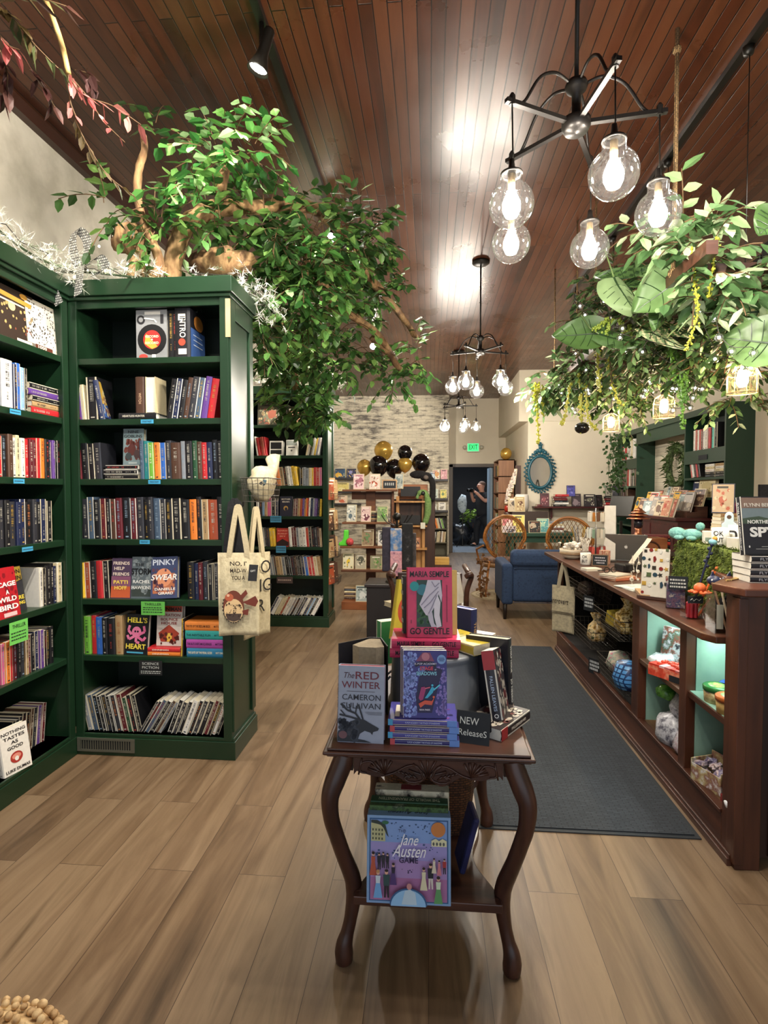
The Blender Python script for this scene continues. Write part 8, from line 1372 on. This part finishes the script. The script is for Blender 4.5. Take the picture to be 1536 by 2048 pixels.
# hanging ladder over the counter with its ropes
ROPE = planks('twisted_rope', ['#6b5230', '#a5855a', '#8a6c44'], .02, .007, .0014, .3, .8, .8, .05, dark='#3a2a18', along='z'); HL = thing('hanging_ladder', 'dark wooden ladder frame hung on ropes over the counter', 'hanging frame', (1.5, 4.1, 2.5))
LZ_ = 2.5
for x in (1.2, 1.85): MB().box(x-1.5-.025, x-1.5+.025, -1.6, 1.75, -.03, .03).build('rail', DKW, HL)
for y in (2.75, 3.4, 4.05, 4.7, 5.4): MB().box(-.3, .35, y-4.1-.02, y-4.1+.02, -.02, .02).build('rung', DKW, HL)
for x, y in ((1.19, 2.86), (1.8, 2.86), (1.2, 4.2), (1.21, 4.75), (1.84, 5.3), (1.25, 5.75)):
    p = [V((x-1.5, y-4.1, 0)), V((x-1.5+.004, y-4.1, .5)), V((x-1.5, y-4.1, H-LZ_))]; MB().tube(p, .011 if y < 4 else .007, 8).build('rope', ROPE, HL, True)
    if y < 3: k_ = MB(); k_.ball((x-1.5, y-4.1, .03), .026, 8); k_.ball((x-1.5, y-4.1, H-LZ_-.1), .022, 8); k_.build('rope_knot', ROPE, HL, True)
obj('ceiling_beam_bracket', MB().box(1.75, 3.72, 3.0, 3.12, 2.62, 2.76).box(1.75, 3.72, 3.14, 3.2, 2.66, 2.72), M('#0d0b0a', .6), 'dark horizontal wooden beam behind the greenery at right', 'beam')
bpy.data.objects['ceiling_beam_bracket'].name = 'hanging_beam'
def fern(parent, x, y, Y, rx, rz, n, size, mats, nm='foliage', nl=8, twigs=True, L=.2):
    lf, tw = MB(), MB(); clump(lf, tw, px(x, y, Y), (rx, rx*.9, rz), n, L, nl, size, len(mats), .7); lf.build(nm, mats, parent)
    if twigs: tw.build('twigs', TWIG, parent)
DG = [leafmat(c) for c in ('#2c4024', '#3c5630', '#547444', '#7a9864')]; SG = [leafmat(c) for c in ('#48683e', '#688a58', '#90ae7a', '#bccaa4')]
TA = thing('fern_mass', 'mass of dark artificial ferns and ivy filling the hanging ladder', 'artificial foliage', (1.5, 4.1, 2.5)); MI = MX.Translation(-TA.location)
for a in ((1230, 640, 3.9, .3, .26, 60, .06), (1340, 625, 3.4, .32, .26, 70, .06), (1440, 620, 3.0, .3, .24, 60, .06), (1310, 740, 4.1, .42, .15, 80, .055), (1190, 735, 4.7, .34, .16, 64, .06), (1135, 770, 5.3, .26, .2, 46, .07), (1480, 715, 3.2, .28, .13, 50, .055), (1400, 715, 3.5, .26, .14, 46, .055), (1240, 790, 5.2, .26, .12, 36, .07), (1240, 560, 3.9, .26, .12, 36, .055), (1300, 690, 3.7, .3, .2, 60, .055), (1500, 660, 2.9, .2, .2, 40, .06)): fern(TA, *a, DG)
for a in ((1480, 800, 3.5, .18, .08, 16, .05), (1270, 800, 5.0, .2, .12, 22, .06), (1245, 830, 5.6, .16, .1, 14, .06)): fern(TA, *a, SG)
keep()
TA = thing('pothos_plant', 'pale green variegated pothos sprays at the top of the hanging greenery', 'artificial plant', px(1400, 490, 2.75)); MI = MX.Translation(-TA.location)
for a in ((1345, 460, 2.8, .12, .1, 12, .09), (1400, 490, 2.75, .13, .14, 18, .095), (1420, 560, 2.7, .12, .1, 12, .095), (1450, 590, 2.7, .14, .08, 14, .085), (1310, 470, 2.9, .1, .06, 8, .08)): fern(TA, *a, SG, nl=5)
along([(1390, 500, 2.7), (1420, 450, 2.68), (1460, 425, 2.66), (1510, 408, 2.65)], 9, SG, .07, 'pale_leaves'); along([(1405, 470, 2.7), (1432, 430, 2.7), (1440, 405, 2.7)], 4, SG, .09, 'pale_leaves'); keep()
TA = thing('pale_leaf_spray', 'pale sage leaf spray at the far left end of the hanging greenery', 'artificial plant', px(1095, 775, 5.5)); MI = MX.Translation(-TA.location)
for a in ((1085, 780, 5.5, .14, .14, 22, .1), (1120, 740, 5.4, .18, .1, 22, .09), (1140, 760, 5.2, .2, .16, 26, .09)): fern(TA, *a, SG, nl=5)
keep()
VEIN = [leafmat('#5f7d4a', .3), leafmat('#4a6838', .3), leafmat('#7d9468', .3)]
def bigleaf(label, base_, tip, side, W, m=0, stripes=0, fold=.12):
    """one large heart-shaped leaf from stalk to tip; side is the direction of its width"""
    a, e = V(base_), V(tip); d = e-a; L = d.length; d.normalize(); s = V(side)-d*V(side).dot(d); s.normalize(); n = s.cross(d); o = thing('large_leaf', label, 'artificial leaf', a, group='large leaves in the hanging greenery'); b = MB(); nx, ny = 16, 10; vs = []
    for i in range(nx+1):
        t = i/nx; w_ = W*.5*(sin(pi*min(1, (t+.12)/1.12)**.72)**.8 if t < 1 else 0.0)
        for j in range(-ny//2, ny//2+1):
            u = j/(ny/2); back = -.1*L*abs(u)*(1-t)**3
            vs.append(d*(t*L+back)+s*(u*w_)+n*(fold*W*u*u*.8-.12*L*t*t+.012*W*sin(9*t+6*abs(u))))
    q = ny+1; fs = []
    for i in range(nx):
        for j in range(ny): fs.append((i*q+j, i*q+j+1, (i+1)*q+j+1, (i+1)*q+j))
    b.add(vs, fs); b.i = [1 if stripes and ((f[0] % q)+f[0]//q) % 3 == 0 else 0 for f in fs]
    b.build('blade', [VEIN[m], leafmat('#c8bc94', .3) if stripes == 1 else leafmat('#2c4426', .3)], o, True)
    v = MB(); v.tube([vs[i*q+ny//2] for i in range(nx+1)], [.005*(1-i/nx)+.0015 for i in range(nx+1)], 5)
    for i in (3, 5, 8, 11):
        for s_ in (-1, 1): v.tube([vs[i*q+ny//2], vs[min(nx, i+1)*q+ny//2+s_*2], vs[min(nx, i+2)*q+ny//2+s_*4]], .0022, 4)
    v.build('veins', leafmat('#2a4224', .3), o); MB().tube([V((0, 0, 0)), -d*.06+V((0, 0, .02)), -d*.1+V((0, .05, .1))], .004, 5).build('stalk', leafmat('#7a8f5a'), o)
UP = V((0, 0, 1))
bigleaf('largest pale green heart leaf in the middle of the hanging greenery', px(1388, 540, 2.85), px(1262, 622, 2.95), (.25, .1, 1), .3, 0)
bigleaf('pale green heart leaf pointing left at the edge of the greenery', px(1205, 668, 3.55), px(1104, 668, 3.6), (.1, .3, 1), .24, 1)
bigleaf('pale leaf hanging right below the left-pointing heart leaf', px(1198, 668, 3.5), px(1292, 698, 3.4), (.1, .5, 1), .13, 1)
bigleaf('dark veined leaf lying flat at the top left of the greenery', px(1310, 562, 3.3), px(1190, 545, 3.4), (.0, .5, .8), .2, 1, 2)
bigleaf('broad cream-striped leaf at the right of the greenery', px(1536, 625, 2.7), px(1428, 622, 2.75), (.1, .4, 1), .2, 2, 1)
bigleaf('big pale green leaf cut by the right edge of view', px(1560, 690, 2.55), px(1446, 672, 2.7), (.0, .2, 1), .24, 0)
bigleaf('round green leaf touching the right edge above the dark beam', px(1560, 430, 2.4), px(1515, 470, 2.45), (.3, .2, 1), .22, 1)
bigleaf('narrow cream and dark striped leaf below the largest heart leaf', px(1285, 655, 3.2), px(1372, 706, 3.1), (.1, .5, 1), .09, 2, 1)
bigleaf('narrow dark striped leaf pointing right below the largest heart leaf', px(1310, 645, 3.2), px(1400, 682, 3.1), (.1, .5, 1), .08, 1, 1)
bigleaf('blue-green ruffled leaf left of the largest heart leaf', px(1228, 555, 3.2), px(1265, 630, 3.1), (1, .2, .1), .2, 2, 0, .3)
bigleaf('small olive ruffled leaf under the largest heart leaf', px(1325, 615, 3.0), px(1308, 662, 3.0), (1, .2, 0), .1, 1, 0, .3)
AM = leafmat('#b8b840'); AM2 = leafmat('#94a83c')
def strands(label, items, Y, r=.008, m=AM):
    t = thing('trailing_plant', label, 'artificial plant', px(items[0][0][0], items[0][0][1], Y), group='trailing yellow-green plants')
    for pts in items:
        c = [q-t.location for q in curve([px(a, b_, Y) for a, b_ in pts], 7)]; b = MB(); b.tube(c, r*.45, 5)
        for q in c:
            for k in range(5): b.ball(q+V([rnd.gauss(0, r*.7) for _ in range(3)]), r*rnd.uniform(.5, .8), 5)
        b.build('strand', m, t)
strands('two long yellow-green amaranth strands falling beside the largest heart leaf', [[(1384, 500), (1390, 570), (1395, 630), (1372, 700)], [(1435, 475), (1428, 520), (1418, 590)]], 2.65)
strands('yellow-green amaranth tuft hanging at the far left tip of the greenery', [[(1078, 770), (1074, 820), (1078, 885)], [(1085, 775), (1086, 830)], [(1070, 770), (1068, 800)]], 5.3, .014)
strands('cluster of yellow-green amaranth strands above the black glass ball', [[(1165, 770), (1162, 830), (1166, 862)], [(1172, 770), (1175, 830), (1190, 858)], [(1140, 770), (1130, 830), (1122, 850)], [(1158, 750), (1164, 860)]], 4.6, .012)
strands('two short yellow-green strands left of the middle pendant lamp', [[(1195, 690), (1196, 740), (1200, 780)], [(1220, 690), (1218, 750), (1238, 808)]], 4.0, .011)
strands('string of bright green beads hanging between the pendant lamps', [[(1352, 700), (1362, 770), (1366, 850)], [(1370, 700), (1372, 760), (1370, 800)], [(1340, 700), (1348, 760)]], 3.4, .014, leafmat('#5a8a34'))
strands('bushy yellow-green flower clump under the left-pointing heart leaf', [[(1225, 640), (1215, 660), (1205, 685)], [(1240, 640), (1250, 665)], [(1212, 640), (1190, 660)], [(1255, 640), (1262, 672)]], 3.5, .011, AM2)
o = thing('glass_ball', 'shiny black hanging glass ball at the lower left of the greenery', 'ornament', px(1164, 856, 4.6)); MB().ball((0, 0, 0), .058, 20, .8).build('ball', M('#141414', .08, var=0), o, True); MB().tube([(0, 0, .04), (.01, 0, .5)], .002, 4).build('cord', BLACK, o)
# string of globe lights
o = thing('string_lights', 'string of small clear globe lights threaded through the hanging greenery', 'string lights', (1.5, 4.1, 2.4)); LB = M('#fffaf2', .25, var=0, emis=3.5); LBG = glass_mat('tiny_globe_glass', (1, 1, 1), .25, .5)
BL_ = [(1318, 507, 2.9), (1358, 512, 2.9), (1208, 603, 3.6), (1160, 612, 3.8), (1170, 630, 3.8), (1338, 622, 3.0), (1375, 605, 3.0), (1398, 625, 2.9), (1365, 648, 3.0), (1428, 636, 2.8), (1245, 657, 3.4), (1240, 675, 3.4), (1438, 675, 2.8), (1463, 703, 2.75), (1507, 706, 2.7), (1151, 707, 4.6), (1228, 692, 3.6), (1250, 702, 3.6), (1285, 704, 3.4), (1315, 683, 3.3), (1430, 718, 3.0), (1484, 735, 2.9), (1502, 735, 2.9), (1524, 726, 2.8), (1172, 740, 4.6), (1197, 756, 4.4), (1198, 767, 4.4), (1221, 776, 4.4), (1222, 765, 4.4), (1300, 764, 4.0), (1304, 781, 4.0), (1291, 781, 4.0), (1286, 793, 4.0), (1345, 777, 3.7), (1353, 778, 3.7), (1398, 750, 3.3), (1390, 776, 3.4), (1404, 778, 3.4), (1386, 796, 3.4), (1380, 816, 3.5), (1346, 821, 3.7), (1117, 769, 5.2), (1123, 786, 5.2), (1099, 776, 5.3), (1128, 806, 5.2), (1145, 817, 5.0), (1150, 825, 5.0), (1176, 780, 4.6), (1178, 787, 4.6), (1228, 798, 4.4)]
pts = [px(x, y, Y-.12)-o.location for x, y, Y in BL_]; w_ = MB(); w_.tube(curve([p+V((0, 0, .022)) for p in sorted(pts, key=lambda p: (round(p.y*2), p.x))], 4), .002, 4); w_.build('cable', M('#2a2620', .6), o)
for p in pts: b = MB().ball(p, .02, 12).build('globe_bulb', LBG, o, True); MB().ball(p, .0075, 8).build('filament', LB, b, True)
for p in (px(1400, 690, 2.8), px(1240, 740, 3.9), px(1160, 790, 4.7)): lamp('POINT', 'string_glow', p-o.location+V((-.05, -.1, 0)), .35, (1, .93, .82), o, shadow_soft_size=.2)
bpy.context.view_layer.update()
for o, w in _fits:
    d = o.dimensions.x
    if d > 1e-6: o.scale.x *= w/d
# printed words become plain meshes
bpy.context.view_layer.update(); _dg = bpy.context.evaluated_depsgraph_get()
for o in [o for o in bpy.data.objects if o.type == 'FONT']:
    me = bpy.data.meshes.new_from_object(o.evaluated_get(_dg)); nm = o.name
    n = bpy.data.objects.new('x', me); COL.objects.link(n); n.parent = o.parent; n.matrix_basis = o.matrix_basis.copy()
    bpy.data.objects.remove(o); n.name = nm; me.name = nm
# the 300 books that show largest stay separate things; all the smaller ones behind become one mass
from bpy_extras.object_utils import world_to_camera_view as _w2c
bpy.context.view_layer.update(); sc.render.resolution_x, sc.render.resolution_y = 1536, 2048
def _area(o):
    pts = [_w2c(sc, cam, o.matrix_world @ V(c)) for c in o.bound_box]
    if min(p.z for p in pts) < .1: return 0
    x = [min(1, max(0, p.x)) for p in pts]; y = [min(1, max(0, p.y)) for p in pts]
    return (max(x)-min(x))*(max(y)-min(y))
_bk = sorted([(_area(o), o.name) for o in bpy.data.objects if o.get('category') == 'book' and o.type == 'MESH'], reverse=True)
_vs, _fs, _ix, _ms = [], [], [], []
for k, (a, n) in enumerate(_bk):
    o = bpy.data.objects[n]
    if a > 0 and k < 300: continue
    for q in [o]+list(o.children):
        if a > 0:
            b0 = len(_vs); _vs += [tuple(q.matrix_world @ v.co) for v in q.data.vertices]; mp = []
            for s in q.material_slots:
                if s.material not in _ms: _ms.append(s.material)
                mp.append(_ms.index(s.material))
            for f in q.data.polygons: _fs.append([b0+i for i in f.vertices]); _ix.append(mp[f.material_index] if mp else 0)
        bpy.data.objects.remove(q)
me = bpy.data.meshes.new('distant_books'); me.from_pydata(_vs, [], _fs)
for m in _ms: me.materials.append(m)
me.polygons.foreach_set('material_index', _ix); me.update()
o = bpy.data.objects.new('distant_books', me); COL.objects.link(o); tag(o, 'many small books on the far shelves, tables and racks at the back', 'books', None, 'stuff')
